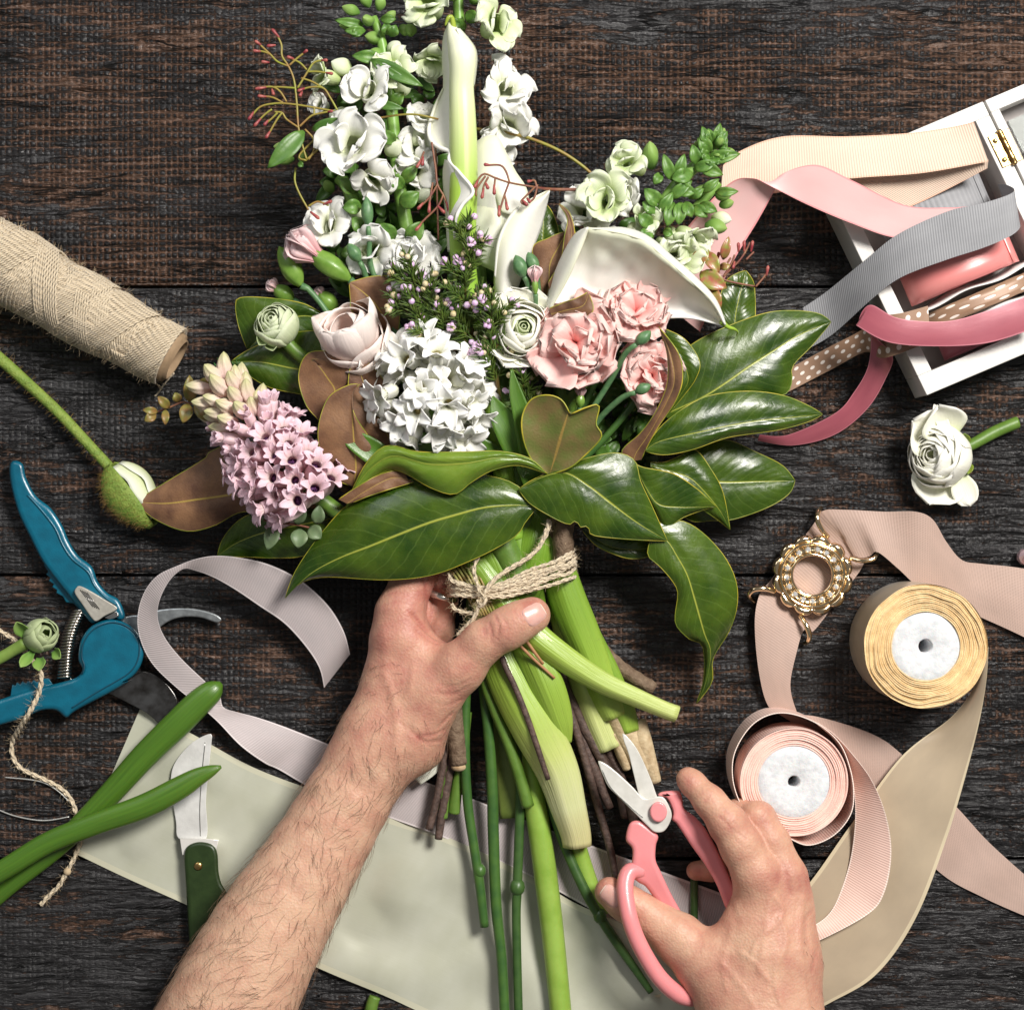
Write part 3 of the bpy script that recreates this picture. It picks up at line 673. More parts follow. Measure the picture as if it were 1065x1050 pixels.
mb = MB(); sp = cr([(83.5, 634, 16), (75, 652, 16), (70, 670, 16), (68, 688, 16), (67, 706, 16)], 200)
pth = []
for i in range(200):
    a = i / 199 * 24 * 2 * PI; p = sp[i]; pth.append(P(p[0] + 7.2 * math.cos(a), p[1], p[2] + 7.2 * math.sin(a)))
mb = MB(); dense = []
for i in range(960):
    f = i / 959 * 199; j = min(198, int(f)); u = f - j; a = i / 959 * 23 * 2 * PI
    x = lerp(sp[j][0], sp[j + 1][0], u); y = lerp(sp[j][1], sp[j + 1][1], u); dense.append(P(x + 6.6 * math.cos(a), y, 16 + 6.6 * math.sin(a)))
mb.tube(dense, 1.45 * S, 6); mb.build('spring', simple('spring_steel', (.6, .56, .5), .22, None, Metallic=1.0), sec)
mb = MB(); stube(mb, [(p[0], p[1], 16, 4.4) for p in cr([(83.5, 634), (75, 652), (70, 670), (68, 688), (67, 706)], 12)], 30, 10); mb.build('spring_core', simple('spring_core', (.03, .03, .03), .6), sec)
mb = MB(); slab(mb, z5([(420, 650), (470, 630), (520, 625), (580, 608), (650, 602), (720, 606), (780, 622), (806, 640), (802, 652), (785, 655), (730, 637), (670, 635), (620, 648), (575, 680), (520, 740), (450, 740)]), 8, 15, 1.8, 110); mb.build('hook_blade', BLADE, sec)
mb = MB(); slab(mb, z5([(400, 905), (500, 840), (530, 832), (575, 850), (615, 885), (642, 925), (648, 960), (640, 1010), (600, 1040), (540, 990), (470, 950), (410, 920)]), 5, 10, 1.5, 90); mb.build('cutting_blade', BLADED, sec)

# sage satin sheet, lilac ribbon
sage = ribbon('sage_satin_ribbon', [(146, 736, 1), (200, 763, 1.5), (262, 797, 2), (330, 823, 3), (400, 848, 3), (470, 872, 3), (550, 910, 3), (597, 938, 3), (650, 962, 3), (730, 1010, 3), (800, 1050, 3)],
       [(80, 888, 1), (130, 912, 1.5), (195, 941, 2), (265, 975, 3), (335, 1008, 3), (400, 1035, 3), (450, 1058, 3), (520, 1088, 3), (570, 1110, 3), (650, 1140, 3), (720, 1165, 3)], SAGE, n=130, m=31, ripple=9, rf=55, seed=2)
tag(sage, 'wide sage green satin ribbon lying flat under the forearm and stems', 'ribbon')
lil = ribbon('lilac_ribbon', [(364, 680, 14), (357, 655, 30), (340, 628, 40), (312, 603, 46), (280, 587, 52), (250, 580, 58), (225, 578, 66), (205, 581, 72), (185, 588, 72), (163, 599, 68), (149, 618, 58), (143, 643, 46), (147, 668, 34), (160, 692, 24), (185, 716, 16), (203, 730, 16), (226, 750, 20), (250, 775, 22), (275, 793, 10), (290, 800, 4), (330, 822, 3.5), (400, 848, 4), (470, 874, 4), (550, 910, 4), (620, 948, 4), (680, 978, 4), (740, 1008, 4)],
       [(337, 715, 6), (332, 694, 22), (318, 672, 28), (296, 648, 32), (270, 630, 36), (245, 613, 42), (222, 600, 50), (203, 593, 60), (190, 591.5, 70), (176, 604, 66), (166, 624, 58), (164, 642, 46), (171, 662, 34), (188, 684, 24), (213, 708, 16), (228, 722, 12), (232, 735, 6), (245, 740, 3), (268, 746, 3), (300, 757, 3.5), (345, 775, 4), (405, 800, 4), (480, 826, 4), (560, 858, 4), (640, 888, 4), (700, 910, 4), (760, 932, 4)], LILAC, n=240, bow=1)
tag(lil, 'pale lilac grosgrain ribbon looped at its end, running beneath the stems', 'ribbon')

# knife
knife = thing('folding_knife', 'short curved steel knife with a dark green handle and brass rivet', 'knife', P(205, 870, 4))
k6 = 320 / 1050.0
def z6(l): return [(a * k6, 680 + b * k6) for a, b in l]
mb = MB(); slab(mb, z6([(720, 272), (722, 300), (712, 400), (703, 500), (702, 632), (612, 630), (600, 570), (585, 470), (584, 410), (600, 365), (640, 315), (680, 286)]), 6, 9, .6, 90); bl = mb.build('blade', simple('knife_steel', (.78, .78, .76), .32, (.66, .66, .64), 14, (4, .25), Metallic=.2), knife)
mb = MB(); stube(mb, [(a, b, 9.2, .5) for a, b in z6([(700, 300), (690, 400), (682, 520), (684, 620)])], 20, 6); mb.build('blade_spine', STEEL, bl)
mb = MB(); slab(mb, z6([(614, 628), (700, 628), (746, 634), (738, 670), (700, 662), (622, 686)]), 5, 14, .8, smooth=False); mb.build('bolster', simple('bolster', (.72, .70, .66), .3, None, Metallic=.2), knife)
KG = simple('dark_green_handle', (.014, .030, .006), .38, (.020, .040, .009), 10, (3, .12))
mb = MB(); slab(mb, z6([(628, 690), (640, 655), (680, 640), (725, 650), (742, 680), (746, 740), (755, 780), (772, 812), (770, 850), (740, 920), (735, 1000), (655, 1010), (645, 960), (638, 850), (632, 760)]), 5, 20, 4, 90); hd = mb.build('handle', KG, knife)
mb = MB(); c = P(*z6([(676, 723)])[0], 20.5); mb.ball(c, (4.4 * S, 4.4 * S, 1.6 * S), 16, 8); mb.build('rivet', BRASS, hd)

# two green stalks in front
SK = N('leaf_stalk'); uv = SK.uv(); sx, sy, sz = SK.sep(uv)
stc = SK.mix(SK.noise(SK.mapping(uv, (30, 1.2, 1)), 1.0, 3), (.095, .21, .018), (.035, .095, .010))
STALK = SK.out(stc, .36, SK.bump(SK.noise(SK.mapping(uv, (40, 1, 1)), 1.0, 3), .3, 1), Subsurface_Weight=.05, Coat_Weight=.05)
mb = MB(); stube(mb, [(-60, 985, 6, 10), (0, 928, 9, 10), (60, 880, 14, 10.5), (110, 830, 20, 12), (150, 786, 25, 13.5), (185, 752, 28, 14.5), (205, 732, 28, 14), (220, 719, 28, 12), (227, 713, 28, 7), (230, 710, 28, 2.5)], 70, 20, flat=.7)
a = mb.build('hyacinth_leaf', STALK); tag(a, 'thick green leaf stalk with blunt tip, upper of the crossing pair', 'leaf', 'green leaf stalks by the knife')
mb = MB(); stube(mb, [(-60, 938, 34, 10), (0, 906, 35, 10.5), (50, 876, 36, 11), (100, 856, 38, 11.5), (150, 838, 40, 12.5), (185, 820, 40, 12), (205, 808, 40, 9.5), (220, 801, 40, 6), (230, 797, 40, 1.6)], 70, 20, flat=.7)
a = mb.build('hyacinth_leaf', STALK); tag(a, 'thick green leaf stalk with pointed tip lying across the knife blade', 'leaf', 'green leaf stalks by the knife')

# poppy bud
HAIRB = simple('plant_hair', (.22, .13, .03), .6)
POP = simple('poppy_green', (.14, .23, .03), .6, (.22, .30, .05), 9, (2.2, .7, 2))
def fuzz(mb, pts_n, ln, r=.28, rn=random.Random(3)):
    for p, nrm in pts_n:
        d = (nrm + Vector((rn.uniform(-.5, .5), rn.uniform(-.5, .5), rn.uniform(-.3, .3)))).normalized(); l = ln * rn.uniform(.5, 1.2) * S
        b = p + d * l + Vector((rn.uniform(-1, 1), rn.uniform(-1, 1), 0)) * l * .25
        mb.tube([p, (p + b) / 2 + nrm * l * .08, b], [r * S, r * .8 * S, r * .3 * S], 3, cap=False)
poppy = thing('poppy', 'hairy green poppy bud just splitting open, on a long curved stem', 'poppy', P(130, 510, 0))
mb = MB(); ps_ = [(-60, 322, 8, 6.5), (0, 373, 10, 6.3), (30, 400, 12, 6), (60, 428, 15, 5.8), (90, 460, 20, 5.6), (114, 486, 24, 5.6)]; stube(mb, ps_, 50, 14); st = mb.build('stem', POP, poppy)
rn = random.Random(11); fz = []
for p in cr(ps_, 420):
    a = rn.uniform(0, 2 * PI); nn = Vector((.75 * math.cos(a), .65 * math.cos(a), math.sin(a))); fz.append((P(p[0], p[1], p[2]) + nn * p[3] * S, nn))
mb = MB(); fuzz(mb, fz, 6, .16); tag(mb.build('stem_hair', HAIRB, poppy), kind='stuff')
c0 = P(138, 516, 30); axd = (P(158, 546, 30) - P(114, 486, 30)).normalized(); sd = Vector((-axd.y, axd.x, 0)); up = Vector((0, 0, 1))
def pbud(t, a, k=1.0):  # egg shell point
    r = (math.sin(PI * min(1, max(0, .03 + .94 * t))) ** .62) * lerp(1.0, .78, t) * 25 * k
    return P(114, 484, 26) + (axd * (t * 76) + sd * r * math.cos(a) * (1.15) + up * r * .9 * math.sin(a)) * S
mb = MB(); rows = []
for i in range(22):
    t = i / 21; rows.append([pbud(t, PI * .42 + (2 * PI - PI * .62) * j / 30 if .04 < t < .97 else PI * .42 + (2 * PI - PI * .62) * j / 30) for j in range(31)])
mb.grid(rows); mb.build('bud_case', POP, poppy, solid=1.5)
POPW = petal_mat('poppy_petal', (.60, .66, .36), (.84, .86, .76), .5, .25, centre=(.34, .46, .12))
mb = MB()
for k in range(2):
    rows = []; rr = 1.05 - .12 * k
    for i in range(16):
        t = .06 + i / 15 * .86; rows.append([pbud(t, -.55 + .62 * k + (1.25 + .07 * math.sin(i * .8 + k)) * j / 8, rr + .05 * math.sin(j * .5 + k * 2 + i * .3) + .03 * (j / 8) ** 3 * math.sin(i * 1.1 + k)) for j in range(9)])
    mb.grid(rows, lambda i, j: (j / 8, j / 8))
mb.build('petal', POPW, poppy, solid=.6)
fz = []
for k in range(1000):
    t = rn.uniform(.02, .98); a = rn.uniform(PI * .45, 2 * PI * .90); p = pbud(t, a); q = pbud(t, a, .5); fz.append((p, (p - q).normalized()))
mb = MB(); fuzz(mb, fz, 6, .15); tag(mb.build('bud_hair', HAIRB, poppy), kind='stuff')

# small green ranunculus bud over the secateurs
def cupped(mb, M, L, W, n, lean, **kw):
    for k in range(n): petal(mb, L, W, lean[0], lean[1], .8, .6, .5, .04, 2, M=M @ rotz(2 * PI * k / n + .4), ph=k, **kw)
sb = thing('ranunculus_bud', 'small pale green closed flower bud lying over the teal secateurs', 'flower bud', P(40, 665, 0))
mb = MB(); stube(mb, [(-50, 710, 34, 6), (0, 684, 36, 6), (14, 676, 38, 6), (28, 668, 42, 7)], 24, 14); mb.build('stem', simple('pale_stem', (.17, .28, .05), .45, (.22, .33, .07), 12), sb)
PGREEN = petal_mat('pale_green_petal', (.36, .46, .20), (.46, .54, .30), .5, .2, centre=(.30, .42, .12))
mb = MB()
M = xform((43, 660, 44), (.55, .25, .8)); merge(mb, ranunculus_head(17, 12, 3, .25, .55, 1.35), M)
mb2 = MB()
for k, (L, W, a, a0, a1) in enumerate(((28, 26, 2.6, 1.2, -.9), (30, 26, 4.6, 1.4, -.6), (28, 26, .6, 1.1, -.8), (24, 22, 5.6, 1.5, .2))):
    petal(mb2, L, W, a0, a1, .9, .6, .6, .03, 2, M=Matrix.Translation((0, 0, -8)) @ rotz(a), ph=k, nt=10)
merge(mb, mb2, M); mb.build('petal', PGREEN, sb, solid=.6)
mb = MB()
for (x, y, z, a, L, W) in ((28, 662, 44, .35, 26, 15), (34, 678, 44, 2.6, 24, 12), (42, 684, 42, 3.3, 18, 14), (56, 676, 42, -2.2, 18, 12)):
    m2 = MB(); petal(m2, L, W, 1.0, .5, .6, .5, .5, .04, 2); merge(mb, m2, xform((x, y, z), (0, 0, 1), a))
mb.build('sepal', BUDG, sb, solid=.6)

# twine strand with knot, thin wire
TW = N('jute'); uv = TW.uv(); tw = TW.wave(TW.mapping(uv, (1, 4.5, 1), rot=(0, 0, 0)), 2.2, 1.2, 2, 2, 'DIAGONAL')
jn = TW.noise(TW.mapping(uv, (6, 60, 1)), 1.0, 3)
TWINE = TW.out(TW.mix(jn, (.46, .36, .23), (.86, .74, .55)), .8, TW.bump(TW.math('ADD', tw, jn), .8, 1.2), Sheen_Weight=.2)
FUZZ = simple('jute_fibre', (.52, .40, .25), .8)
def strand(mb, pts, r, n=120, ply=2, pitch=6.0, sq=1.0):
    """twisted two-ply cord through photo points"""
    q = cr(pts, n); L = 0; prev = None
    cs = [P(*p[:3]) for p in q]; ang = []
    for i, c in enumerate(cs):
        if i: L += (c - cs[i - 1]).length / S
        ang.append(L / (pitch * 1.35) * 2 * PI / 2 + pts[0][0])
    for k in range(ply):
        path = []
        for i, c in enumerate(cs):
            t = (cs[min(n - 1, i + 1)] - cs[max(0, i - 1)]).normalized(); u = (Vector((0, 0, 1)) - t * t.z).normalized(); w = t.cross(u); a = ang[i] + k * 2 * PI / ply
            path.append(c + (w * math.cos(a) + u * math.sin(a)) * r * .40 * S)
        mb.tube(path, r * .66 * S, 7)
def strand_fuzz(mb, pts, r, cnt, ln, rn):
    q = cr(pts, cnt); fz = []
    for p in q:
        a = rn.uniform(0, 2 * PI); nn = Vector((math.cos(a), math.sin(a), rn.uniform(-.1, .8))).normalized(); fz.append((P(*p[:3]) + nn * r * .6 * S, nn))
    fuzz(mb, fz, ln, .14, rn)
mb = MB(); tp = [(-20, 642, 12), (0, 656, 14), (18, 668, 16), (36, 690, 36), (43, 702, 40), (40, 722, 37), (28, 745, 36), (14, 768, 8), (13, 785, 4), (22, 799, 4), (45, 810, 4), (62, 819, 4), (73, 830, 5), (79, 845, 6), (84, 870, 4), (78, 890, 4), (70, 905, 5), (62, 920, 4), (52, 930, 3), (42, 941, 3)]
strand(mb, tp, 2.6, 360, pitch=7); tie1 = mb.build('twine', TWINE); tag(tie1, 'loose piece of jute twine wandering over the secateurs to the stalks', 'twine')
m2 = MB(); strand_fuzz(m2, tp, 2.6, 420, 8, random.Random(5)); m2.ball(P(70, 906, 6), (4.2 * S, 4.2 * S, 3.4 * S)); m2.build('twine_fibres', FUZZ, tie1)
mb = MB(); stube(mb, [(5, 808, 3, .7), (40, 812, 4, .7), (60, 822, 4, .7), (78, 840, 5, .7)], 40, 6)
o = mb.build('wire', simple('wire', (.55, .55, .52), .3, None, Metallic=.6)); tag(o, 'short straight piece of thin florist wire beside the twine', 'wire')
mb = MB(); stube(mb, [(-10, 838, 3, .8), (15, 848, 3, .8), (45, 853, 3, .8), (72, 849, 4, .8)], 40, 6)
o = mb.build('wire', bpy.data.materials['wire']); tag(o, 'thin curved florist wire sticking out left from under the stalks', 'wire')

# jute spool
sp = thing('twine_spool', 'large cylindrical spool of pale jute twine cut by the left edge', 'twine spool', P(90, 310, 0))
a0, a1 = P(-90, 222, 36), P(181, 373, 32); ax = (a1 - a0); LN = ax.length; ax.normalize(); sy_ = Vector((-ax.y, ax.x, 0)).normalized(); sz_ = ax.cross(sy_) * -1
sz_ = Vector((0, 0, 1)); sz_ = (sz_ - ax * ax.dot(sz_)).normalized()
def srad(t): return (38.5 - 8.0 * sstep((t - .25) / .75) - 3.0 * sstep((t - .93) / .07)) + 1.2 * math.sin(t * 19 + 1) 
def sp_(t, a, dr=0): r = (srad(t) + dr) * S; return a0 + ax * (LN * t) + sy_ * r * math.cos(a) + sz_ * r * math.sin(a)
CORE = simple('cardboard_tube', (.36, .25, .15), .8, (.28, .19, .11), 12)
mb = MB(); rows = [[sp_(i / 40, 2 * PI * j / 48, -1.6) for j in range(48)] for i in range(41)]
rows += [[sp_(1.0, 2 * PI * j / 48, -5) for j in range(48)], [sp_(1.012, 2 * PI * j / 48, -6) for j in range(48)], [sp_(1.01, 2 * PI * j / 48, -9) for j in range(48)], [sp_(.93, 2 * PI * j / 48, -10) for j in range(48)], [sp_(.93, 2 * PI * j / 48, -23) for j in range(48)]]
mb.grid(rows, lambda i, j: (j / 6, i / 4), closed=True); mb.build('cardboard_tube', CORE, sp)
def wind(t0, t1, turns, dr, r, ph=0, seg=44):
    n = int(turns * seg); path = []
    for i in range(n + 1):
        f = i / n; path.append(sp_(lerp(t0, t1, f), ph + f * turns * 2 * PI, dr + .5 * math.sin(i * .21 + ph)))
    mb.tube(path, r * S, 5)
mb = MB(); rn = random.Random(8)
wind(.0, .985, 140, .2, 1.3)
mb.build('twine_winding', TWINE, sp)
mb = MB()
for k in range(30):                              # slanting bands laid over the first layer, both ways
    sec_ = k % 5; sgn = 1 if (k // 5) % 2 else -1; c = .08 + .21 * sec_ + rn.uniform(-.05, .05); w = rn.uniform(.22, .30) * sgn; s0 = rn.uniform(-1.2, 2.4); lay = 1.5 + .9 * (k // 10)
    for q in range(rn.randint(6, 11)):
        ff = q * .0088; path = []
        for i in range(45):
            a = s0 + i / 44 * PI * 1.5; t = c + ff + w * (i / 44 - .5)
            path.append(sp_(max(.005, min(.985, t)), a, lay + .3 * math.sin(i * .4 + q)))
        mb.tube(path, 1.2 * S, 5)
mb.build('twine_winding', TWINE, sp)
mb = MB(); fz = []
for k in range(900):
    t = rn.uniform(.3, .99); a = rn.uniform(-.3, PI + .3); p = sp_(t, a, 1.5); q = sp_(t, a, -20); fz.append((p, ((p - q).normalized() * .5 + ax * rn.uniform(-1, 1) + sy_ * rn.uniform(-.6, .6)).normalized()))
fuzz(mb, fz, 9, .15, rn); mb.build('loose_fibres', FUZZ, sp)
mb = MB(); strand(mb, [(181, 388, 30), (172, 398, 22), (165, 408, 6), (161, 412, 3)], 1.0, 30); mb.build('twine_end', TWINE, sp)

# loose ranunculus at right
lr = thing('ranunculus', 'cut white ranunculus lying on the wood on its own, green stem to the right', 'flower', P(980, 470, 0))
mb = MB(); stube(mb, [(1003, 466, 16, 5.5), (1015, 460, 15, 6), (1035, 449, 13, 6.4), (1056, 440, 12, 6.4), (1059, 439, 12, 6)], 30, 14); mb.build('stem', STEMG, lr)
mb = MB(); merge(mb, ranunculus_head(32, 5, 9, .5, .24, 1.0), xform((976, 474, 30), (-.62, .04, .8)))
mb.build('petal', RWHITE, lr, solid=.5)
mb = MB()
for (x, y, z, d, L, W, r, a0_, a1_, cp) in (
    (984, 466, 22, (0, 0, 1), 52, 54, .95, 1.35, 1.0, .35), (984, 462, 26, (0, 0, 1), 50, 50, .35, 1.3, .7, .5), (984, 476, 10, (0, 0, 1), 54, 58, 2.75, 1.5, 1.2, .3),
    (992, 470, 30, (0, 0, 1), 55, 13, .42, 1.2, 1.7, .3), (992, 486, 22, (0, 0, 1), 44, 28, 3.55, 1.4, 1.75, .15), (990, 480, 26, (0, 0, 1), 26, 16, 5.7, .8, 1.3, .5)):
    m2 = MB(); petal(m2, L, W, a0_, a1_, cp, .6, .4, .06, 2, nt=12, ns=11, ph=x); merge(mb, m2, xform((x, y, z), d, r))
mb.build('petal', RWHITE, lr, solid=.5)
mb = MB()
for (x, y, r) in ((1002, 464, .1), (1006, 472, 2.6), (1004, 480, 3.2)):
    m2 = MB(); petal(m2, 17, 13, 1.2, .6, .6, .5, .5); merge(mb, m2, xform((x, y, 20), (0, 0, 1), r))
mb.build('sepal', simple('sepal_yellow_green', (.22, .27, .03), .45, (.10, .18, .02), 8), lr, solid=.6)
# ================= magnolia leaves of the bouquet
def upper_mat(name, c1, c2):
    n = N(name); uv = n.uv(); x, y, z = n.sep(uv)
    ax = n.math('ABSOLUTE', n.math('SUBTRACT', x, .5))
    vv = n.math('SUBTRACT', n.math('MULTIPLY', y, 13), n.math('MULTIPLY', ax, 5.5))
    nz = n.noise(n.mapping(uv, (7, 9, 1)), 1.0, 3)
    fr = n.math('ABSOLUTE', n.math('SUBTRACT', n.math('FRACT', n.math('ADD', vv, n.math('MULTIPLY', nz, .5))), .5))
    line = n.ramp(fr, [(0.0, 1.0), (.035, .3), (.08, 0.0)])
    mid = n.ramp(ax, [(.006, 1.0), (.016, 0.0)])
    o = n.obj(); blot = n.ramp(n.noise(o, sc(40), 3), [(.35, 0.0), (.7, 1.0)])
    c = n.mix(blot, c1, c2)
    c = n.mix(n.math('MULTIPLY', n.ramp(n.noise(o, sc(3), 2), [(.68, 0.0), (.78, 1.0)]), .35), c, (.12, .13, .02))
    c = n.mix(n.math('MULTIPLY', line, .28), c, (.16, .24, .05)); c = n.mix(n.math('MULTIPLY', mid, .8), c, (.38, .40, .06))
    h = n.math('ADD', n.math('MULTIPLY', fr, .7), n.math('MULTIPLY', nz, .5)); h = n.math('SUBTRACT', h, n.math('MULTIPLY', mid, .6)); h = n.math('ADD', h, n.math('MULTIPLY', n.noise(o, sc(5), 4, .65), .7))
    up = n.out(c, n.ramp(nz, [(.3, .21), (.7, .40)]), n.bump(h, .4, 1.0), Specular_IOR_Level=.5, Coat_Weight=.06, Coat_Roughness=.25, Subsurface_Weight=.04)
    return up
def magnolia_mats():
    up = upper_mat('magnolia_upper', (.017, .046, .003), (.064, .112, .007))
    n = N('magnolia_under'); uv = n.uv(); x, y, z = n.sep(uv); o = n.obj()
    ax = n.math('ABSOLUTE', n.math('SUBTRACT', x, .5)); mid = n.ramp(ax, [(.008, 1.0), (.02, 0.0)])
    c = n.mix(n.ramp(n.noise(o, sc(26), 4), [(.3, 0.0), (.7, 1.0)]), (.085, .034, .015), (.235, .118, .052))
    vv = n.math('SUBTRACT', n.math('MULTIPLY', y, 12), n.math('MULTIPLY', ax, 5.5)); fr = n.math('ABSOLUTE', n.math('SUBTRACT', n.math('FRACT', vv), .5))
    c = n.mix(n.math('MULTIPLY', n.ramp(fr, [(0.0, 1.0), (.08, 0.0)]), .25), c, (.10, .05, .03)); c = n.mix(n.math('MULTIPLY', mid, .75), c, (.42, .30, .05))
    un = n.out(c, .62, n.bump(n.noise(o, sc(2), 3), .4, 1), Sheen_Weight=.15)
    n2 = N('magnolia_under_olive'); o = n2.obj(); uv = n2.uv(); x, y, z = n2.sep(uv); ax = n2.math('ABSOLUTE', n2.math('SUBTRACT', x, .5)); mid = n2.ramp(ax, [(.01, 1.0), (.025, 0.0)])
    c = n2.mix(n2.ramp(n2.noise(o, sc(18), 4), [(.35, 0.0), (.65, 1.0)]), (.11, .135, .028), (.16, .115, .040)); c = n2.mix(mid, c, (.30, .20, .05))
    ol = n2.out(c, .5, n2.bump(n2.noise(o, sc(2.5), 3), .4, 1))
    rim = simple('magnolia_rim', (.44, .36, .03), .45, (.16, .22, .02), 22)
    return up, un, ol, rim
MUP, MUN, MOL, MRIM = magnolia_mats()
MFR = upper_mat('lit_front_leaf_upper', (.095, .17, .014), (.16, .24, .025))  # brighter copy of the upper green; light facing this leaf painted into colour
def leaf(parent, L, M, R, z, el=0, er=0, face='up', bulge=5, label=None, name='leaf', rimr=.6, under=None, upper=None, wavy=1.5, seed=0):
    n, hm = 34, 7
    zz = [q[0] for q in cr([(v, i * 50.0, 0) for i, v in enumerate(z)], n)] if len(z) > 1 else [z[0]] * n
    Lp, Mp, Rp = cr(L, n), cr(M, n), cr(R, n); rows = []
    for i in range(n):
        t = i / (n - 1); e = math.sin(PI * t) ** .6; row = []
        for k in range(2 * hm - 1):
            s = (k - (hm - 1)) / (hm - 1)
            A = Lp[i] if s < 0 else Rp[i]; eo = (el if s < 0 else er) * e; q = abs(s)
            x = lerp(Mp[i][0], A[0], q); y = lerp(Mp[i][1], A[1], q)
            zc = zz[i] + eo * q ** 1.4 + bulge * e * math.sin(PI * q) * .6 + wavy * q * e * math.sin(t * 17 + seed + (2 if s < 0 else 0))
            row.append(P(x, y, max(1.5, zc)))
        rows.append(row)
    mb = MB(); uvf = lambda i, j: (j / (2 * hm - 2), i / (n - 1))
    und = 1
    a = 0 if face == 'up' else 1
    mb.grid(rows, uvf, a); dn = Vector((0, 0, -.9 * S)); mb.grid([[p + dn for p in r] for r in rows], uvf, 1 - a, flip=True)
    for k in (0, -1): mb.tube([r[k] + dn * .5 for r in rows], [rimr * S * (.5 if i in (0, n - 1) else 1) for i in range(n)], 6, 2)
    o = mb.build(name, [upper or MUP, under or MUN, MRIM], parent)
    if label: o['label'] = label
    return o
def zz5(l): return [(560 + .291 * a, 280 + .291 * b) for a, b in l]
def zz3(l): return [(120 + .291 * a, 260 + .291 * b) for a, b in l]
def zz6(l): return [(280 + .3005 * a, 420 + .3005 * b) for a, b in l]
def zz7(l): return [(520 + .2857 * a, 480 + .2857 * b) for a, b in l]
def zz4(l): return [(340 + .291 * a, 240 + .291 * b) for a, b in l]
def zz2(l): return [(500 + .291 * a, 120 + .291 * b) for a, b in l]
BARK = simple('bark', (.12, .075, .045), .75, (.20, .14, .09), 7, (3, .9, 2))
CUTW = simple('cut_wood', (.55, .42, .26), .7, (.42, .28, .15), 5)
br1 = thing('magnolia_branch', 'magnolia branch with the large glossy green leaves fanning out to the lower right', 'branch', P(660, 530, 60))
mb = MB(); stube(mb, [(640, 500, 80, 6), (605, 520, 84, 8), (588, 545, 82, 9.5), (586, 575, 74, 11), (588, 600, 50, 11), (596, 640, 34, 9), (620, 672, 38, 9), (650, 698, 30, 8), (680, 716, 26, 6.5)], 60, 18, fn=lambda t, a: 1 + .06 * math.sin(t * 130) + .05 * math.sin(a * 3 + t * 30)); mb.build('woody_stem', BARK, br1)
mb = MB(); c = P(591, 556, 92); mb.ball(P(587, 565, 88), (2.6 * S, 2.6 * S, 1.6 * S), 12, 6); mb.build('leaf_scar', CUTW, br1)
leaf(br1, zz5([(540, 655), (600, 625), (680, 612), (770, 650), (870, 700), (917, 755)]), zz5([(480, 680), (560, 745), (650, 760), (780, 758), (850, 757), (917, 755)]), zz5([(440, 760), (530, 890), (620, 897), (700, 892), (820, 850), (895, 802), (917, 755)]), [60, 56, 48, 36], -6, -6, seed=1)
leaf(br1, zz5([(400, 690), (450, 690), (500, 670), (560, 645), (620, 720), (660, 800), (685, 930)]), zz5([(400, 700), (470, 720), (540, 745), (590, 790), (640, 850), (665, 890), (685, 930)]), zz5([(400, 705), (450, 740), (500, 790), (560, 840), (620, 880), (655, 905), (685, 930)]), [84, 82, 76, 62], -5, -5, seed=2)
leaf(br1, zz5([(340, 690), (375, 708), (480, 730), (560, 780), (600, 815), (636, 848)]), zz5([(342, 695), (390, 790), (430, 840), (500, 850), (570, 850), (636, 848)]), zz5([(344, 700), (380, 800), (420, 880), (450, 926), (520, 885), (600, 856), (636, 849)]), [100, 94, 90, 80], 4, -8, bulge=3, seed=3)
leaf(br1, zz7([(560, 230), (620, 215), (680, 222), (750, 270), (820, 350), (860, 440), (862, 530), (832, 620), (775, 715), (772, 800), (715, 880)]), zz7([(570, 260), (612, 290), (645, 345), (680, 410), (705, 490), (725, 560), (745, 630), (766, 685), (760, 760), (740, 830), (715, 880)]), zz7([(545, 290), (538, 340), (570, 370), (600, 400), (632, 440), (648, 480), (638, 560), (645, 600), (690, 645), (738, 672), (742, 790), (715, 880)]), [88, 84, 78, 66, 40, 26], -10, -4, bulge=6, label='drooping green leaf with a brown curled tip', seed=4)
leaf(br1, zz7([(300, 230), (380, 265), (470, 280), (562, 292)]), zz7([(300, 240), (380, 300), (470, 320), (556, 312)]), zz7([(300, 250), (345, 300), (400, 330), (470, 352), (535, 346), (556, 325)]), [70, 66, 60], 0, 0, bulge=2, seed=5)
leaf(br1, [(540, 508), (556, 498), (586, 486), (612, 476), (641, 471), (660, 479), (666, 500), (677, 524), (694, 562)], [(540, 509), (563, 496), (588, 491), (612, 505), (635, 523), (665, 545), (694, 562)],
     [(540, 510), (552, 524), (577, 539), (592, 545), (599, 541), (604, 548), (612, 547), (616, 556), (647, 560), (682, 562), (694, 562)], [112, 116, 112, 104, 92], -6, -6, bulge=6, label='broad green leaf with a torn, browned notch in its lower edge', seed=6)
br2 = thing('magnolia_branch', 'magnolia branch at the right with two long green leaves above a folded brown one', 'branch', P(740, 420, 50))
mb = MB(); stube(mb, [(700, 440, 60, 5), (660, 470, 64, 6), (620, 500, 60, 7), (590, 530, 50, 7)], 24, 12); mb.build('woody_stem', BARK, br2)
leaf(br2, zz5([(440, 400), (500, 320), (550, 268), (650, 215), (800, 160), (900, 148), (1000, 158), (1046, 188)]), zz5([(450, 520), (520, 490), (600, 452), (680, 400), (750, 350), (840, 292), (930, 236), (1046, 188)]), zz5([(470, 540), (560, 500), (700, 470), (800, 455), (882, 446), (906, 400), (909, 345), (975, 275), (1046, 189)]), [92, 96, 94, 86, 74], -4, -10, bulge=7, seed=7, label='largest green leaf, with its lower edge turned down')
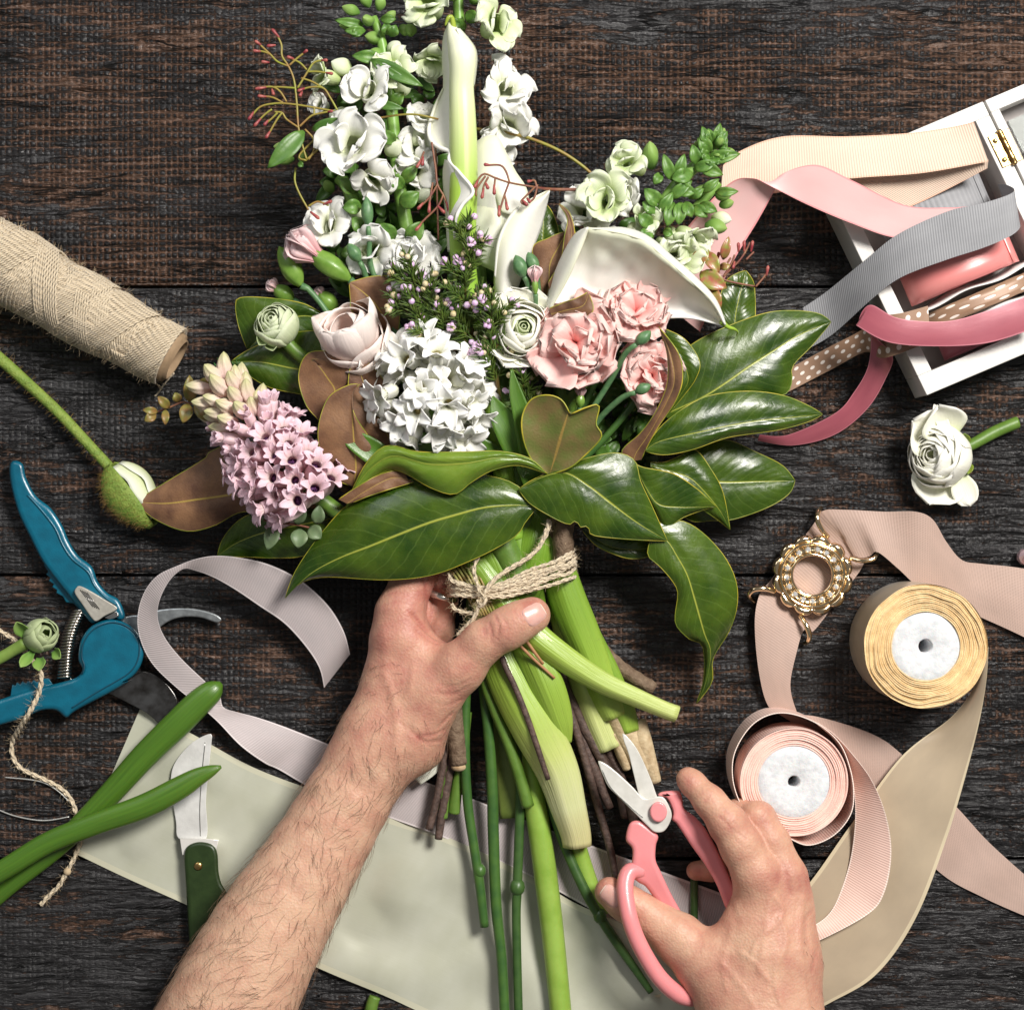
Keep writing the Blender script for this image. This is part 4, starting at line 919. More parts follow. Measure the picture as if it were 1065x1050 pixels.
leaf(br2, zz5([(382, 640), (440, 560), (530, 490), (620, 450), (750, 436), (870, 450), (960, 485), (1015, 517)]), zz5([(384, 645), (440, 612), (600, 577), (700, 556), (800, 540), (920, 528), (1015, 518)]), zz5([(384, 650), (420, 660), (470, 661), (560, 641), (680, 600), (850, 575), (960, 546), (1015, 519)]), [104, 106, 102, 94, 80], -4, -6, bulge=6, seed=8)
leaf(br2, zz5([(430, 205), (520, 248), (575, 328), (562, 390), (520, 450), (470, 510)]), zz5([(430, 206), (480, 270), (520, 340), (535, 400), (500, 460), (465, 515)]), zz5([(430, 207), (460, 260), (490, 320), (505, 400), (485, 460), (460, 520)]), [110, 112, 108, 96], 0, 0, bulge=3, seed=9)
leaf(br2, zz5([(430, 205), (500, 300), (515, 390), (490, 470), (430, 560), (385, 640), (368, 680)]), zz5([(432, 210), (470, 300), (485, 400), (455, 480), (400, 580), (350, 655), (340, 685)]), zz5([(434, 215), (460, 300), (462, 400), (430, 490), (370, 580), (300, 645), (310, 690)]), [128, 132, 126, 112, 96], 6, -6, 'under', 3, label='narrow folded leaf showing its brown underside', seed=10)
leaf(br2, zz5([(655, 200), (648, 110), (672, 42), (710, 15), (742, 5)]), zz5([(700, 220), (705, 160), (718, 100), (735, 40), (742, 5)]), zz5([(772, 215), (775, 160), (774, 100), (768, 45), (742, 5)]), [84, 84, 80], 3, -6, bulge=4, seed=11)
leaf(br2, [(552, 340), (560, 290), (554, 258), (570, 248), (584, 242), (598, 240)], [(562, 340), (570, 300), (572, 275), (580, 258), (588, 245), (598, 240)], [(574, 345), (582, 310), (590, 290), (598, 270), (600, 255), (598, 240)], [96, 100, 104], 0, 0, 'under', 3, label='brown leaf tucked behind the calla lilies', seed=12)
leaf(br2, zz2([(240, 600), (285, 520), (300, 430), (310, 370), (280, 318)]), zz2([(250, 640), (310, 520), (325, 430), (315, 360), (280, 317)]), zz2([(260, 660), (325, 540), (336, 430), (318, 350), (280, 316)]), [112, 116, 112], 0, 0, 'under', 2, seed=13, label='slim brown leaf with a yellow pointed tip')
leaf(br2, zz2([(170, 490), (175, 420), (190, 360), (215, 318), (232, 316)]), zz2([(220, 500), (222, 440), (224, 380), (228, 340), (234, 318)]), zz2([(275, 500), (278, 420), (265, 370), (250, 338), (234, 318)]), [86, 88, 84], 2, -3, bulge=3, seed=14)
leaf(br2, zz2([(245, 690), (300, 668), (350, 650), (382, 632)]), zz2([(250, 710), (310, 695), (365, 680), (385, 640)]), zz2([(270, 740), (340, 730), (400, 700), (388, 640)]), [126, 134, 138], 0, 0, 'under', 2, seed=15)
br3 = thing('magnolia_branch', 'magnolia branch at the lower left carrying two long overlapping green leaves above the thumb', 'branch', P(440, 530, 70))
mb = MB(); stube(mb, [(566, 492, 102, 4), (572, 508, 96, 5), (578, 530, 84, 6), (576, 560, 66, 6)], 24, 12); mb.build('woody_stem', BARK, br3)
leaf(br3, zz6([(920, 362), (880, 300), (800, 258), (650, 240), (480, 265), (370, 300), (270, 350), (171, 460), (90, 580), (55, 672)]), zz6([(920, 364), (880, 350), (750, 357), (640, 385), (550, 412), (440, 455), (350, 492), (240, 535), (140, 590), (55, 672)]), zz6([(920, 366), (885, 410), (860, 450), (800, 490), (700, 540), (560, 592), (400, 608), (200, 598), (110, 618), (55, 672)]), [106, 112, 112, 106, 92, 74], -12, -10, bulge=8, seed=16, label='long dark green leaf with a bright glossy streak along its midrib')
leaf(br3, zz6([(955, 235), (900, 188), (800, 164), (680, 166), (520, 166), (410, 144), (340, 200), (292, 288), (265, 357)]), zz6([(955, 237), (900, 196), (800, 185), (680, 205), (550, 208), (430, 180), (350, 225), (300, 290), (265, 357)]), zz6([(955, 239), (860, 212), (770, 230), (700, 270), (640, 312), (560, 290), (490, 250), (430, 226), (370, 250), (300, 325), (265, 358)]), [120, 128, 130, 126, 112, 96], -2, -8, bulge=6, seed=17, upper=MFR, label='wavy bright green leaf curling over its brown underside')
leaf(br3, zz6([(240, 330), (300, 290), (370, 250), (430, 232), (470, 240)]), zz6([(270, 345), (320, 310), (380, 275), (430, 255), (480, 262)]), zz6([(290, 340), (340, 320), (400, 300), (450, 285), (500, 270)]), [104, 108, 106], 0, 0, 'under', 2, seed=30)
leaf(br3, zz4([(792, 870), (740, 830), (705, 755), (697, 670), (728, 605), (785, 587), (838, 604), (868, 652)]), zz4([(796, 870), (815, 810), (832, 750), (850, 690), (862, 650), (866, 645), (868, 648), (870, 652)]), zz4([(800, 870), (860, 850), (905, 818), (980, 738), (962, 690), (972, 625), (930, 630), (872, 655)]), [112, 124, 136, 146], 8, 8, 'under', -5, under=MOL, rimr=.8, seed=18, label='upright heart-tipped leaf showing its olive underside')
leaf(br3, [(226, 578), (232, 560), (250, 540), (280, 528), (320, 524), (350, 524)], [(226, 578), (245, 565), (270, 555), (300, 548), (330, 542), (352, 538)], [(226, 579), (255, 579), (285, 580), (315, 578), (340, 565), (354, 550)], [30, 44, 56, 66], 0, 0, bulge=3, seed=19)
br4 = thing('magnolia_branch', 'magnolia branch at the left with brown felted leaf undersides around the pink hyacinth', 'branch', P(330, 440, 50))
mb = MB(); stube(mb, [(345, 500, 60, 4), (400, 530, 60, 5), (470, 560, 60, 6), (520, 585, 56, 6)], 24, 12); mb.build('woody_stem', BARK, br4)
leaf(br4, zz3([(70, 898), (180, 830), (320, 745), (340, 720), (430, 690), (560, 690), (700, 740)]), zz3([(70, 899), (180, 905), (300, 890), (400, 877), (500, 860), (600, 845), (740, 830)]), zz3([(70, 900), (140, 960), (250, 1003), (350, 985), (450, 935), (560, 945), (740, 920)]), [40, 52, 60, 64], -6, -6, 'under', 5, seed=20, label='broad brown leaf reaching left over the poppy bud')
leaf(br4, zz3([(730, 610), (680, 550), (655, 450), (688, 370), (780, 364), (850, 380), (885, 376)]), zz3([(760, 590), (782, 530), (784, 496), (760, 460), (730, 420), (700, 390), (790, 400)]), zz3([(790, 500), (830, 480), (840, 440), (846, 420), (855, 400), (870, 385), (890, 376)]), [92, 100, 106], 0, 4, 'under', 2, seed=21)
leaf(br4, zz3([(835, 840), (775, 810), (738, 740), (725, 640), (760, 530), (830, 484), (870, 480)]), zz3([(850, 845), (860, 780), (855, 700), (850, 620), (850, 560), (850, 510), (872, 478)]), zz3([(960, 800), (950, 740), (900, 660), (860, 600), (840, 540), (846, 505), (874, 478)]), [92, 104, 112, 116], 4, 0, 'under', 5, seed=22, label='brown cupped leaf left of the white hyacinth')
leaf(br4, zz3([(960, 790), (935, 700), (880, 640), (840, 580), (832, 500), (840, 420), (875, 380)]), zz3([(990, 780), (990, 700), (950, 620), (920, 560), (890, 480), (870, 420), (880, 378)]), zz3([(1030, 770), (1040, 700), (1020, 600), (980, 500), (940, 440), (900, 400), (885, 376)]), [84, 92, 98, 104], 6, 0, 'under', 4, seed=23)
leaf(br4, zz3([(470, 352), (440, 270), (430, 195), (450, 170), (560, 173), (680, 195), (770, 250)]), zz3([(478, 352), (520, 310), (570, 270), (620, 245), (670, 235), (720, 240), (770, 251)]), zz3([(486, 354), (560, 350), (640, 340), (700, 320), (740, 300), (760, 275), (770, 253)]), [60, 66, 68], 2, -2, bulge=6, seed=24)
leaf(br4, zz3([(415, 397), (470, 360), (560, 320), (640, 295), (740, 292), (800, 330)]), zz3([(415, 399), (520, 400), (620, 420), (680, 430), (740, 430), (800, 420)]), zz3([(415, 402), (480, 450), (550, 490), (640, 510), (720, 520), (800, 500)]), [66, 74, 78], 0, -4, bulge=6, seed=25)
leaf(br4, zz4([(235, 365), (160, 335), (92, 290), (84, 240), (80, 188)]), zz4([(240, 365), (205, 310), (170, 260), (130, 220), (82, 186)]), zz4([(255, 360), (262, 270), (256, 172), (165, 163), (84, 184)]), [84, 96, 104], 0, 0, 'under', 3, seed=26, label='squarish brown leaf above the pink ranunculus')
# ================= flowers of the bouquet
WHITE = petal_mat('white_petal', (.88, .88, .82), (.93, .93, .90), .5, .3, centre=(.70, .76, .46), trans=.27)
CALLAW = petal_mat('calla_white', (.90, .89, .82), (.94, .93, .89), .42, .3, centre=(.80, .82, .62), vein=.12)
SNAPW = petal_mat('snapdragon_white', (.74, .82, .52), (.88, .92, .76), .5, .3, centre=(.52, .66, .22), trans=.27)
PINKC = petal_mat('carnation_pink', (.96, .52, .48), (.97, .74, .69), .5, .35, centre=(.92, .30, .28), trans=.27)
BLUSH = petal_mat('blush_petal', (.90, .76, .70), (.93, .84, .79), .5, .35, centre=(.74, .50, .44))
HYP = petal_mat('hyacinth_pink', (.90, .66, .72), (.92, .70, .80), .45, .3, centre=(.90, .76, .70), trans=.25)
HYB = petal_mat('hyacinth_bud', (.86, .68, .60), (.52, .54, .24), .45, .3, centre=(.92, .68, .66))
LILACB = simple('waxflower_pink', (.66, .36, .60), .45, (.80, .56, .72), 3, Subsurface_Weight=.2)
CREAMB = simple('waxflower_bud', (.58, .44, .22), .5, (.66, .56, .38), 4, Subsurface_Weight=.1)
STAM = simple('stamen', (.72, .60, .26), .6); THROAT = simple('dark_throat', (.10, .03, .12), .6)
NEED = simple('needle_green', (.045, .095, .012), .5, (.10, .15, .02), 8)
REDB = simple('red_bud', (.24, .025, .04), .45, (.38, .10, .08), 5, Subsurface_Weight=.1)
TWIG = simple('red_twig', (.16, .045, .035), .5, (.24, .11, .05), 10); VINE = simple('vine_green', (.24, .27, .03), .45, (.26, .14, .04), 22)
def sheet(mb, A, B, n=30, m=11, bow=0, roll=0, rip=0, seed=0, mi=0, flipuv=False):
    A = cr(A, n); B = cr(B, n); rows = []
    for i in range(n):
        row = []
        for j in range(m):
            t = j / (m - 1); p = [lerp(a, b, t) for a, b in zip(A[i], B[i])]
            z = p[2] + bow * math.sin(PI * t) + rip * noise.noise(Vector((p[0] / 14, p[1] / 14, seed)))
            row.append(P(p[0], p[1], z))
        rows.append(row)
    mb.grid(rows, lambda i, j: ((i / n, j / (m - 1)) if not flipuv else (j / (m - 1), i / n)), mi)
    return rows
# ---- calla lilies
cl = thing('calla_lily', 'tall calla lily seen from behind, its green stem running down the middle', 'flower', P(480, 130, 60))
ST = N('calla_stem'); x, y, z = ST.sep(ST.uv()); gr = ST.ramp(ST.math('DIVIDE', y, 3.0), [(.12, (.80, .82, .62)), (.36, (.62, .70, .34)), (.60, (.34, .52, .07)), (.9, (.26, .46, .05))])
CST = ST.out(gr, .4, ST.bump(ST.noise(ST.mapping(ST.uv(), (30, .5, 1)), 1.0, 2), .25, 1), Subsurface_Weight=.15, Subsurface_Radius=(.002, .002, .001))
mb = MB(); stube(mb, [(468, 20, 104, 1.5), (470, 30, 112, 5), (474, 42, 120, 9), (480, 54, 126, 13.5), (481, 66, 126, 13), (480, 90, 122, 12), (481, 120, 120, 13), (482, 160, 118, 13.8), (482, 200, 116, 13.8), (481, 240, 112, 13.5), (484, 290, 100, 12), (500, 380, 84, 11), (520, 470, 74, 11), (535, 560, 66, 12)], 120, 22); mb.build('stem', CST, cl)
mb = MB(); stube(mb, [(463, 27, 112, .8), (466, 19, 114, 2), (470, 18, 113, 2), (472, 30, 116, 3), (474, 44, 124, 3.2), (473, 55, 128, 2)], 30, 10); mb.build('green_tip', simple('calla_tip', (.28, .36, .04), .4), cl)
mb = MB()
sheet(mb, [(466, 24, 108), (461, 40, 104), (460, 65, 100), (461, 92, 96), (452, 112, 94), (446, 134, 96), (449, 147, 102), (458, 154, 110), (468, 158, 116), (470, 166, 116)], [(470, 22, 114), (472, 40, 124), (474, 65, 124), (472, 92, 120), (472, 112, 118), (472, 134, 116), (472, 147, 116), (472, 154, 116), (472, 160, 116), (471, 168, 116)], 44, 11, -3)
sheet(mb, [(478, 30, 118), (487, 40, 118), (494, 50, 118), (496, 60, 116), (495, 75, 112), (493, 90, 110)], [(474, 30, 124), (480, 42, 134), (482, 54, 139), (484, 62, 138), (484, 76, 134), (484, 90, 128)], 24, 9, 2)
sheet(mb, [(463, 166, 112), (461, 180, 108), (462, 205, 106), (464, 230, 104), (466, 262, 96)], [(467, 168, 122), (480, 182, 132), (492, 199, 138), (480, 214, 134), (474, 230, 130), (476, 262, 112)], 34, 13, 4)
mb.build('spathe', CALLAW, cl, solid=1.4)
mb = MB(); stube(mb, [(461, 92, 98, .9), (452, 112, 97, 1.5), (446, 134, 99, 2), (449, 147, 105, 2.2), (458, 154, 113, 2.2), (468, 158, 119, 2.4), (467, 166, 122, 2), (470, 171, 125, 1.6), (480, 182, 134, 1.6), (492, 199, 139, 1.7), (481, 213, 136, 1.8), (474, 228, 132, 1.8), (473, 248, 122, 1.4)], 80, 8); mb.build('rolled_edge', CALLAW, cl)
c2 = thing('calla_lily', 'white calla lily with curved pointed petal lips, right of the tall one', 'flower', P(530, 230, 50))
mb = MB()
sheet(mb, [(490, 152, 98), (496, 147, 102), (506, 142, 106), (517, 142, 106), (526, 158, 102), (536, 178, 98), (547, 195, 94), (551, 215, 90)], [(494, 250, 80), (498, 255, 86), (506, 258, 90), (514, 260, 90), (522, 260, 88), (530, 260, 86), (538, 256, 84), (546, 250, 80)], 30, 13, 7, rip=2)
sheet(mb, [(494, 205, 92), (505, 210, 100), (520, 224, 104), (530, 240, 102), (528, 262, 96)], [(492, 262, 90), (500, 275, 92), (510, 280, 94), (518, 285, 94), (522, 290, 92)], 24, 11, 8)
sheet(mb, [(503, 150, 98), (506, 170, 102), (512, 195, 104), (520, 220, 104)], [(520, 150, 94), (532, 180, 96), (542, 205, 96), (546, 228, 94)], 24, 9, 6)
sheet(mb, [(572, 198, 112), (556, 206, 118), (540, 216, 122), (527, 232, 122), (518, 255, 118), (514, 290, 106), (516, 315, 96)], [(571, 200, 110), (568, 215, 104), (562, 238, 100), (553, 262, 98), (545, 280, 96), (538, 300, 92), (530, 320, 88)], 36, 15, 11)
mb.build('spathe', CALLAW, c2, solid=1.4)
mb = MB(); stube(mb, [(571, 198, 113, .8), (556, 206, 119, 1.5), (540, 216, 123, 1.8), (527, 232, 123, 1.8), (518, 255, 119, 1.6), (515, 288, 108, 1.4)], 50, 8); mb.build('rolled_edge', CALLAW, c2)
mb = MB(); stube(mb, [(515, 315, 84, 9), (520, 380, 74, 10), (535, 470, 66, 12), (550, 560, 60, 14)], 30, 14); mb.build('stem', STEMG, c2)
c3 = thing('calla_lily', 'wide creamy calla lily with rolled top edge and green tip, above the pink carnations', 'flower', P(660, 290, 60))
mb = MB()
sheet(mb, [(612, 237, 150), (628, 240, 154), (645, 243, 156), (660, 247, 158), (672, 252, 158), (689, 267, 152), (715, 290, 142), (739, 313, 130), (752, 336, 120)], [(573, 322, 120), (596, 330, 112), (620, 334, 106), (645, 335, 104), (670, 334, 104), (695, 331, 106), (718, 331, 110), (738, 335, 114), (752, 339, 118)], 44, 19, -17, rip=3)
sheet(mb, [(612, 236, 150), (608, 250, 148), (600, 270, 144), (590, 292, 136), (573, 322, 122)], [(610, 237, 146), (597, 245, 132), (583, 270, 118), (573, 296, 108), (568, 318, 104)], 26, 11, 7)
sheet(mb, [(612, 237, 150), (628, 240, 154), (645, 243, 156), (660, 247, 158), (672, 252, 158), (689, 267, 152), (715, 290, 142), (739, 313, 130), (753, 337, 120)], [(616, 238, 140), (632, 237, 136), (648, 237, 134), (664, 241, 134), (680, 250, 132), (697, 265, 130), (722, 287, 124), (744, 311, 120), (755, 338, 118)], 44, 9, 5)
mb.build('spathe', CALLAW, c3, solid=1.6)
mb = MB(); stube(mb, [(750, 334, 121, 3), (757, 340, 117, 2), (763, 342, 112, 1.6), (767, 345, 104, 1), (766, 349, 98, .6)], 20, 8); mb.build('green_tip', simple('lime_tip', (.30, .45, .05), .4), c3)
mb = MB(); stube(mb, [(600, 330, 90, 14), (590, 400, 74, 13), (575, 480, 66, 13), (565, 560, 60, 14)], 30, 14); mb.build('stem', STEMG, c3)
# ---- generic flower thing
def flower(name, label, cat, head, mat, at, d, roll=0, scale=1, group=None, part='petal', stem=None, solid=.5, stemmat=None, calyx=0):
    t = thing(name, label, cat, P(at[0], at[1], max(0, at[2] - 20)), group)
    mb = MB(); merge(mb, head, xform(at, d, roll, scale)); mb.build(part, mat, t, solid=solid)
    if stem: mb = MB(); stube(mb, stem, 30, 10); mb.build('stem', stemmat or STEMD, t)
    if calyx: 
        dv = Vector(d).normalized(); m2 = bud(calyx * 2.2, calyx, 5, .0); mb = MB(); M = xform(at, d, roll, 1); merge(mb, m2, M @ Matrix.Translation((0, 0, -calyx * 2.4))); mb.build('calyx', BUDG, t)
    return t
# ranunculus
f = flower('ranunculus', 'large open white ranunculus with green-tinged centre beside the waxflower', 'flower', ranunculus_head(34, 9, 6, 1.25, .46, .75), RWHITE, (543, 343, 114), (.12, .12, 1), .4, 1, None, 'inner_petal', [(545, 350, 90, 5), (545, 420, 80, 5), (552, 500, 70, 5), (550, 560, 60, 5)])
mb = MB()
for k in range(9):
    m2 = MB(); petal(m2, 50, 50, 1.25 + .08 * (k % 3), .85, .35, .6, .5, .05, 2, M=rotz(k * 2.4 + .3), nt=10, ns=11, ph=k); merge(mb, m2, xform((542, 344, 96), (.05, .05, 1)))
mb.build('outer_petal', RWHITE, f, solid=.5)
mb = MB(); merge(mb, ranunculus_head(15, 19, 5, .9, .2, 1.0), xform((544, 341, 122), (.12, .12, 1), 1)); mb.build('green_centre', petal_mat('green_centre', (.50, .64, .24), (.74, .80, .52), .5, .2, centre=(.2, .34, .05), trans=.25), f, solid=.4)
f = flower('ranunculus', 'closed blush pink ranunculus head left of the white hyacinth', 'flower', ranunculus_head(37, 4, 5, 1.2, .55, 1.1), BLUSH, (366, 350, 98), (-.35, .55, .75), .7, 1, None, 'petal', [(372, 375, 84, 5), (400, 440, 74, 5), (470, 530, 66, 5)])
mb = MB()
for k, (r, a0_, a1_) in enumerate(((.15, 1.3, -.35), (-.5, 1.25, -.3), (1.0, 1.2, -.3), (2.2, 1.2, -.3), (-1.5, 1.2, -.3))):
    m2 = MB(); petal(m2, 66, 58, a0_, a1_, .75, .62, .6, .03, 2, nt=14, ns=13, ph=k); merge(mb, m2, xform((372, 368, 90), (-.25, .75, .6)) @ rotz(r + PI) @ Matrix.Translation((0, 6, 0)))
mb.build('outer_petal', BLUSH, f, solid=.5)
f = flower('ranunculus', 'small green-white ranunculus bud with a yellow-green eye on dark leaves', 'flower', ranunculus_head(22, 6, 6, .6, .2, 1.05), petal_mat('green_white', (.46, .56, .28), (.68, .74, .52), .5, .2, centre=(.50, .52, .08)), (287, 337, 92), (-.35, .45, .9), .2, 1, None, 'petal', [(294, 350, 84, 6), (305, 363, 82, 6.5), (322, 378, 78, 7), (350, 410, 70, 6)], stemmat=STEMG)
mb = MB()
for k, (x_, y_, r) in enumerate(((300, 342, -1.2), (292, 354, .3), (276, 352, 2.6), (302, 332, -1.9), (283, 357, 3.4))):
    m2 = MB(); petal(m2, 17, 15, 1.0, .2, .7, .5, .5); merge(mb, m2, xform((x_, y_, 86), (0, 0, 1), r))
mb.build('sepal', PGREEN, f, solid=.5)
f = flower('carnation', 'ruffled white carnation half hidden behind the waxflower and calla stem', 'flower', carnation_head(32, 21, 30), WHITE, (428, 273, 88), (-.2, .3, 1), 0, 1, None, 'petal', [(430, 285, 70, 5), (460, 400, 66, 4), (510, 520, 60, 4)])
# carnations
for (x_, y_, z_, R, sd_, lab, d) in ((600, 358, 124, 41, 31, 'largest pink carnation, in front between ranunculus and olive leaf', (-.1, .0, 1)), (660, 327, 118, 31, 32, 'pink carnation directly under the open calla lily', (.1, .35, 1)), (676, 390, 110, 30, 33, 'pink carnation half covered by the folded brown leaf', (.2, -.1, 1))):
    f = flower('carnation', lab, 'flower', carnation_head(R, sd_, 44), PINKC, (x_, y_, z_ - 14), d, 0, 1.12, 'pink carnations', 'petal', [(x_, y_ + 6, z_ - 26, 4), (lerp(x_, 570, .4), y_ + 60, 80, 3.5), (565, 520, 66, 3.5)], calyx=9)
# small carnation buds on thin stems
CALYX = simple('calyx_green', (.12, .24, .03), .4, (.17, .30, .05), 8, Coat_Weight=.1); BUDT = simple('bud_blue_green', (.06, .15, .06), .45, (.11, .22, .09), 6)
def cbud(label, tipxy, basexy, z, r, stem, pink=0, mat=None, group='unopened carnation buds'):
    t = thing('carnation_bud', label, 'flower bud', P(*basexy, z), group)
    a, b = P(*basexy, z), P(*tipxy, z + 3); d = (b - a); L = d.length / S
    m2 = bud(L, r, 5, .15, amp=.05); mb = MB(); M = Matrix.Translation(a) @ Vector((0, 0, 1)).rotation_difference(d.normalized()).to_matrix().to_4x4() @ Matrix.Scale(S, 4)
    merge(mb, m2, M); mb.build('calyx', mat or CALYX, t)
    if pink:
        mb = MB()
        for k in range(13):
            m2 = MB(); petal(m2, pink * (1 - .25 * (k % 3) / 2), pink * .8, .5 * (k % 3) / 2 + .05, -.25 + .5 * (k % 3) / 2, .7, .7, .35, .08, 3, .04, M=Matrix.Translation((0, 0, L * .62)) @ rotz(k * 2.4), nt=9, ns=11, ph=k); merge(mb, m2, M)
        mb.build('petal', petal_mat('bud_pink', (.80, .52, .52), (.86, .68, .68), .5, .3, centre=(.7, .3, .33)), t, solid=.5)
    mb = MB(); stube(mb, [(basexy[0], basexy[1], z, max(2.4, r * .35))] + stem, 20, 8); mb.build('stem', BUDT, t)
    return t
cbud('carnation bud opening pale pink out of a fat green calyx, upper left of the bouquet', (318, 258), (364, 291), 92, 11.5, [(370, 296, 90, 3), (395, 330, 80, 3), (450, 450, 70, 3)], 42)
cbud('smooth green closed bud under the opening pink one', (290, 256), (313, 297), 80, 11.5, [(322, 302, 78, 3), (345, 332, 74, 3), (400, 420, 66, 3)])
cbud('narrow pointed green bud upright left of the calla stem', (381, 204), (383, 235), 108, 6.5, [(384, 250, 104, 2.6), (388, 284, 96, 2.8), (420, 350, 80, 3)], mat=BUDT)
cbud('pointed green bud just right of the opening pink one', (362, 253), (374, 272), 104, 7, [(378, 280, 100, 2.8), (386, 300, 92, 2.8), (420, 360, 80, 3)], mat=BUDT)
cbud('left one of two pointed green buds by the white calla', (536, 265), (545, 288), 122, 7.5, [(550, 300, 112, 2.6), (560, 350, 90, 2.6)], mat=BUDT)
cbud('right one of two pointed green buds by the white calla', (549, 262), (558, 284), 118, 7, [(560, 300, 108, 2.6), (565, 350, 90, 2.6)], mat=BUDT)
cbud('little pale pink bud beside the two green buds', (556, 286), (557, 306), 118, 3.5, [(558, 330, 100, 2)], 17)
cbud('dark green bud between the upper two pink carnations', (677, 344), (662, 358), 134, 6.5, [(650, 368, 126, 3), (635, 395, 110, 3), (600, 450, 90, 3)], mat=BUDT)
cbud('green bud below the right pink carnation', (677, 400), (661, 408), 132, 6, [(645, 415, 122, 3), (620, 440, 104, 3), (600, 480, 90, 3)], mat=BUDT)
cbud('pink-tipped bud above the olive heart-shaped leaf', (604, 408), (603, 424), 104, 5, [(602, 440, 96, 2)], 12)
cbud('shaded pink-tipped bud at the left above the dark leaves', (283, 297), (305, 312), 58, 9, [(330, 330, 54, 3), (380, 400, 50, 3)], 16)
cbud('shaded pink-tipped bud under the opening pink one', (330, 302), (350, 325), 62, 10, [(380, 360, 56, 3), (400, 400, 50, 3)], 14)

# ---- hyacinths
def hyacinth(label, mat, center, ax_from, ax_to, rad, items, stem, seed, extra_mats=None):
    t = thing('hyacinth', label, 'flower', P(center[0], center[1], center[2] - 30))
    mb = MB(); stube(mb, stem, 30, 12); mb.build('stem', STEMG, t)
    return t
rn = random.Random(17)
hw = hyacinth('white hyacinth in full bloom at the centre of the bouquet', WHITE, (447, 405, 100), None, None, 0, None, [(445, 400, 90, 8), (470, 470, 84, 10), (520, 560, 74, 14), (545, 620, 64, 16)], 1)
protos = []
WM = petal_mat('hyacinth_white', (.90, .90, .85), (.94, .94, .92), .4, .3, centre=(.84, .85, .66), vein=.12, trans=.14)
for k in range(4): protos.append(floret(6, 19.5 + k * .9, 12.5, 13, 5.2, (1.35, 1.6, 1.2, 1.75)[k], k))
made = {}
def place_floret(parent, key, mbsrc, mats, c, d, roll, scale, solid=.5, name='floret'):
    M = xform(c, d, roll, scale)
    if key not in made:
        # mesh kept in metres around its own origin so copies share it
        src = MB(); merge(src, mbsrc, Matrix.Scale(S, 4)); o = src.build(name, mats, None, solid=solid, loc=(0, 0, 0)); made[key] = o; first = True
    else: o = made[key].copy(); C.objects.link(o)
    o.parent = parent; pl = Vector(parent['_loc'])
    q = M.to_3x3(); kk = q.col[2].length / S
    o.matrix_basis = Matrix.Translation(M.to_translation() - pl) @ q.normalized().to_4x4() @ Matrix.Scale(kk, 4)
    if 'floret' in name: pass
    return o
pts = []
for k in range(46):                                  # fibonacci dome
    u = (k + .5) / 46; ph = math.acos(1 - u * 1.02); a = k * 2.39996
    pts.append((math.sin(ph) * math.cos(a), math.sin(ph) * math.sin(a), math.cos(ph)))
for k, (dx, dy, dz) in enumerate(pts):
    low = k % 3 == 0; g_ = .8 if low else 1; cx_ = 449 + (dx * 44 + rn.uniform(-5, 5)) * g_; cy_ = 406 - (dy * 40 + rn.uniform(-5, 5)) * g_ + dx * 3; cz = (84 + dz * 40 + rn.uniform(-4, 6)) * g_
    d = Vector((dx + rn.uniform(-.55, .55), dy + rn.uniform(-.55, .55), dz * .9 + .25))
    place_floret(hw, 'hw%d' % (k % 4), protos[k % 4], [WM, STAM], (cx_, cy_, cz), d, rn.uniform(0, 6), rn.uniform(1.0, 1.38))
hp = hyacinth('pink hyacinth with green-cream closed buds at its tip, leaning left', HYP, (285, 465, 90), None, None, 0, None, [(235, 412, 84, 5), (285, 465, 84, 7), (335, 520, 80, 8), (400, 560, 70, 9), (500, 600, 60, 9)], 2)
pb = [bud(30, 8.4, 6, .2, 0, 24, .16), bud(32, 8.0, 6, .1, 2, 24, .14)]
pf = [floret(6, 13.5, 7.6, 24, 5.0, 1.5, 9), floret(6, 13, 7.4, 26, 4.8, 1.2, 5), floret(6, 11, 7.4, 24, 4.8, .5, 7)]
A0 = Vector((228, 402)); A1 = Vector((322, 520)); axv = (A1 - A0).normalized(); pv = Vector((-axv.y, axv.x))
k = 0
for ring in range(11):
    t = ring / 10; ce = A0.lerp(A1, t); rr = 26 * (math.sin(PI * (.18 + .62 * t)) ** .6) if t < .9 else 22
    nf = 7 if ring else 4
    for j in range(nf):
        a = PI * (-.12 + 1.24 * (j + .5 * (ring % 2) + rn.uniform(-.2, .2)) / nf)
        ox = pv * math.cos(a) * rr * .62; z_ = 84 + math.sin(a) * rr * .75
        c = (ce.x + ox.x + rn.uniform(-3, 3), ce.y + ox.y + rn.uniform(-3, 3), z_)
        lean = lerp(-1.2, -.15, t)          # towards the tip
        dv = Vector((pv.x * math.cos(a) + axv.x * lean, -(pv.y * math.cos(a) + axv.y * lean), math.sin(a) * .9 + .1))
        if t < .36 + rn.uniform(-.08, .08): place_floret(hp, 'hb%d' % (k % 2), pb[k % 2], [HYB, STAM], c, dv, rn.uniform(0, 6), rn.uniform(.85, 1.05), 0, 'closed_floret')
        elif t < .6: place_floret(hp, 'hc', pf[2], [HYP, THROAT], c, dv, rn.uniform(0, 6), rn.uniform(.9, 1.25), .4)
        else: place_floret(hp, 'hd%d' % (k % 2), pf[k % 2], [HYP, THROAT], c, dv, rn.uniform(0, 6), rn.uniform(1.0, 1.4), .4)
        k += 1
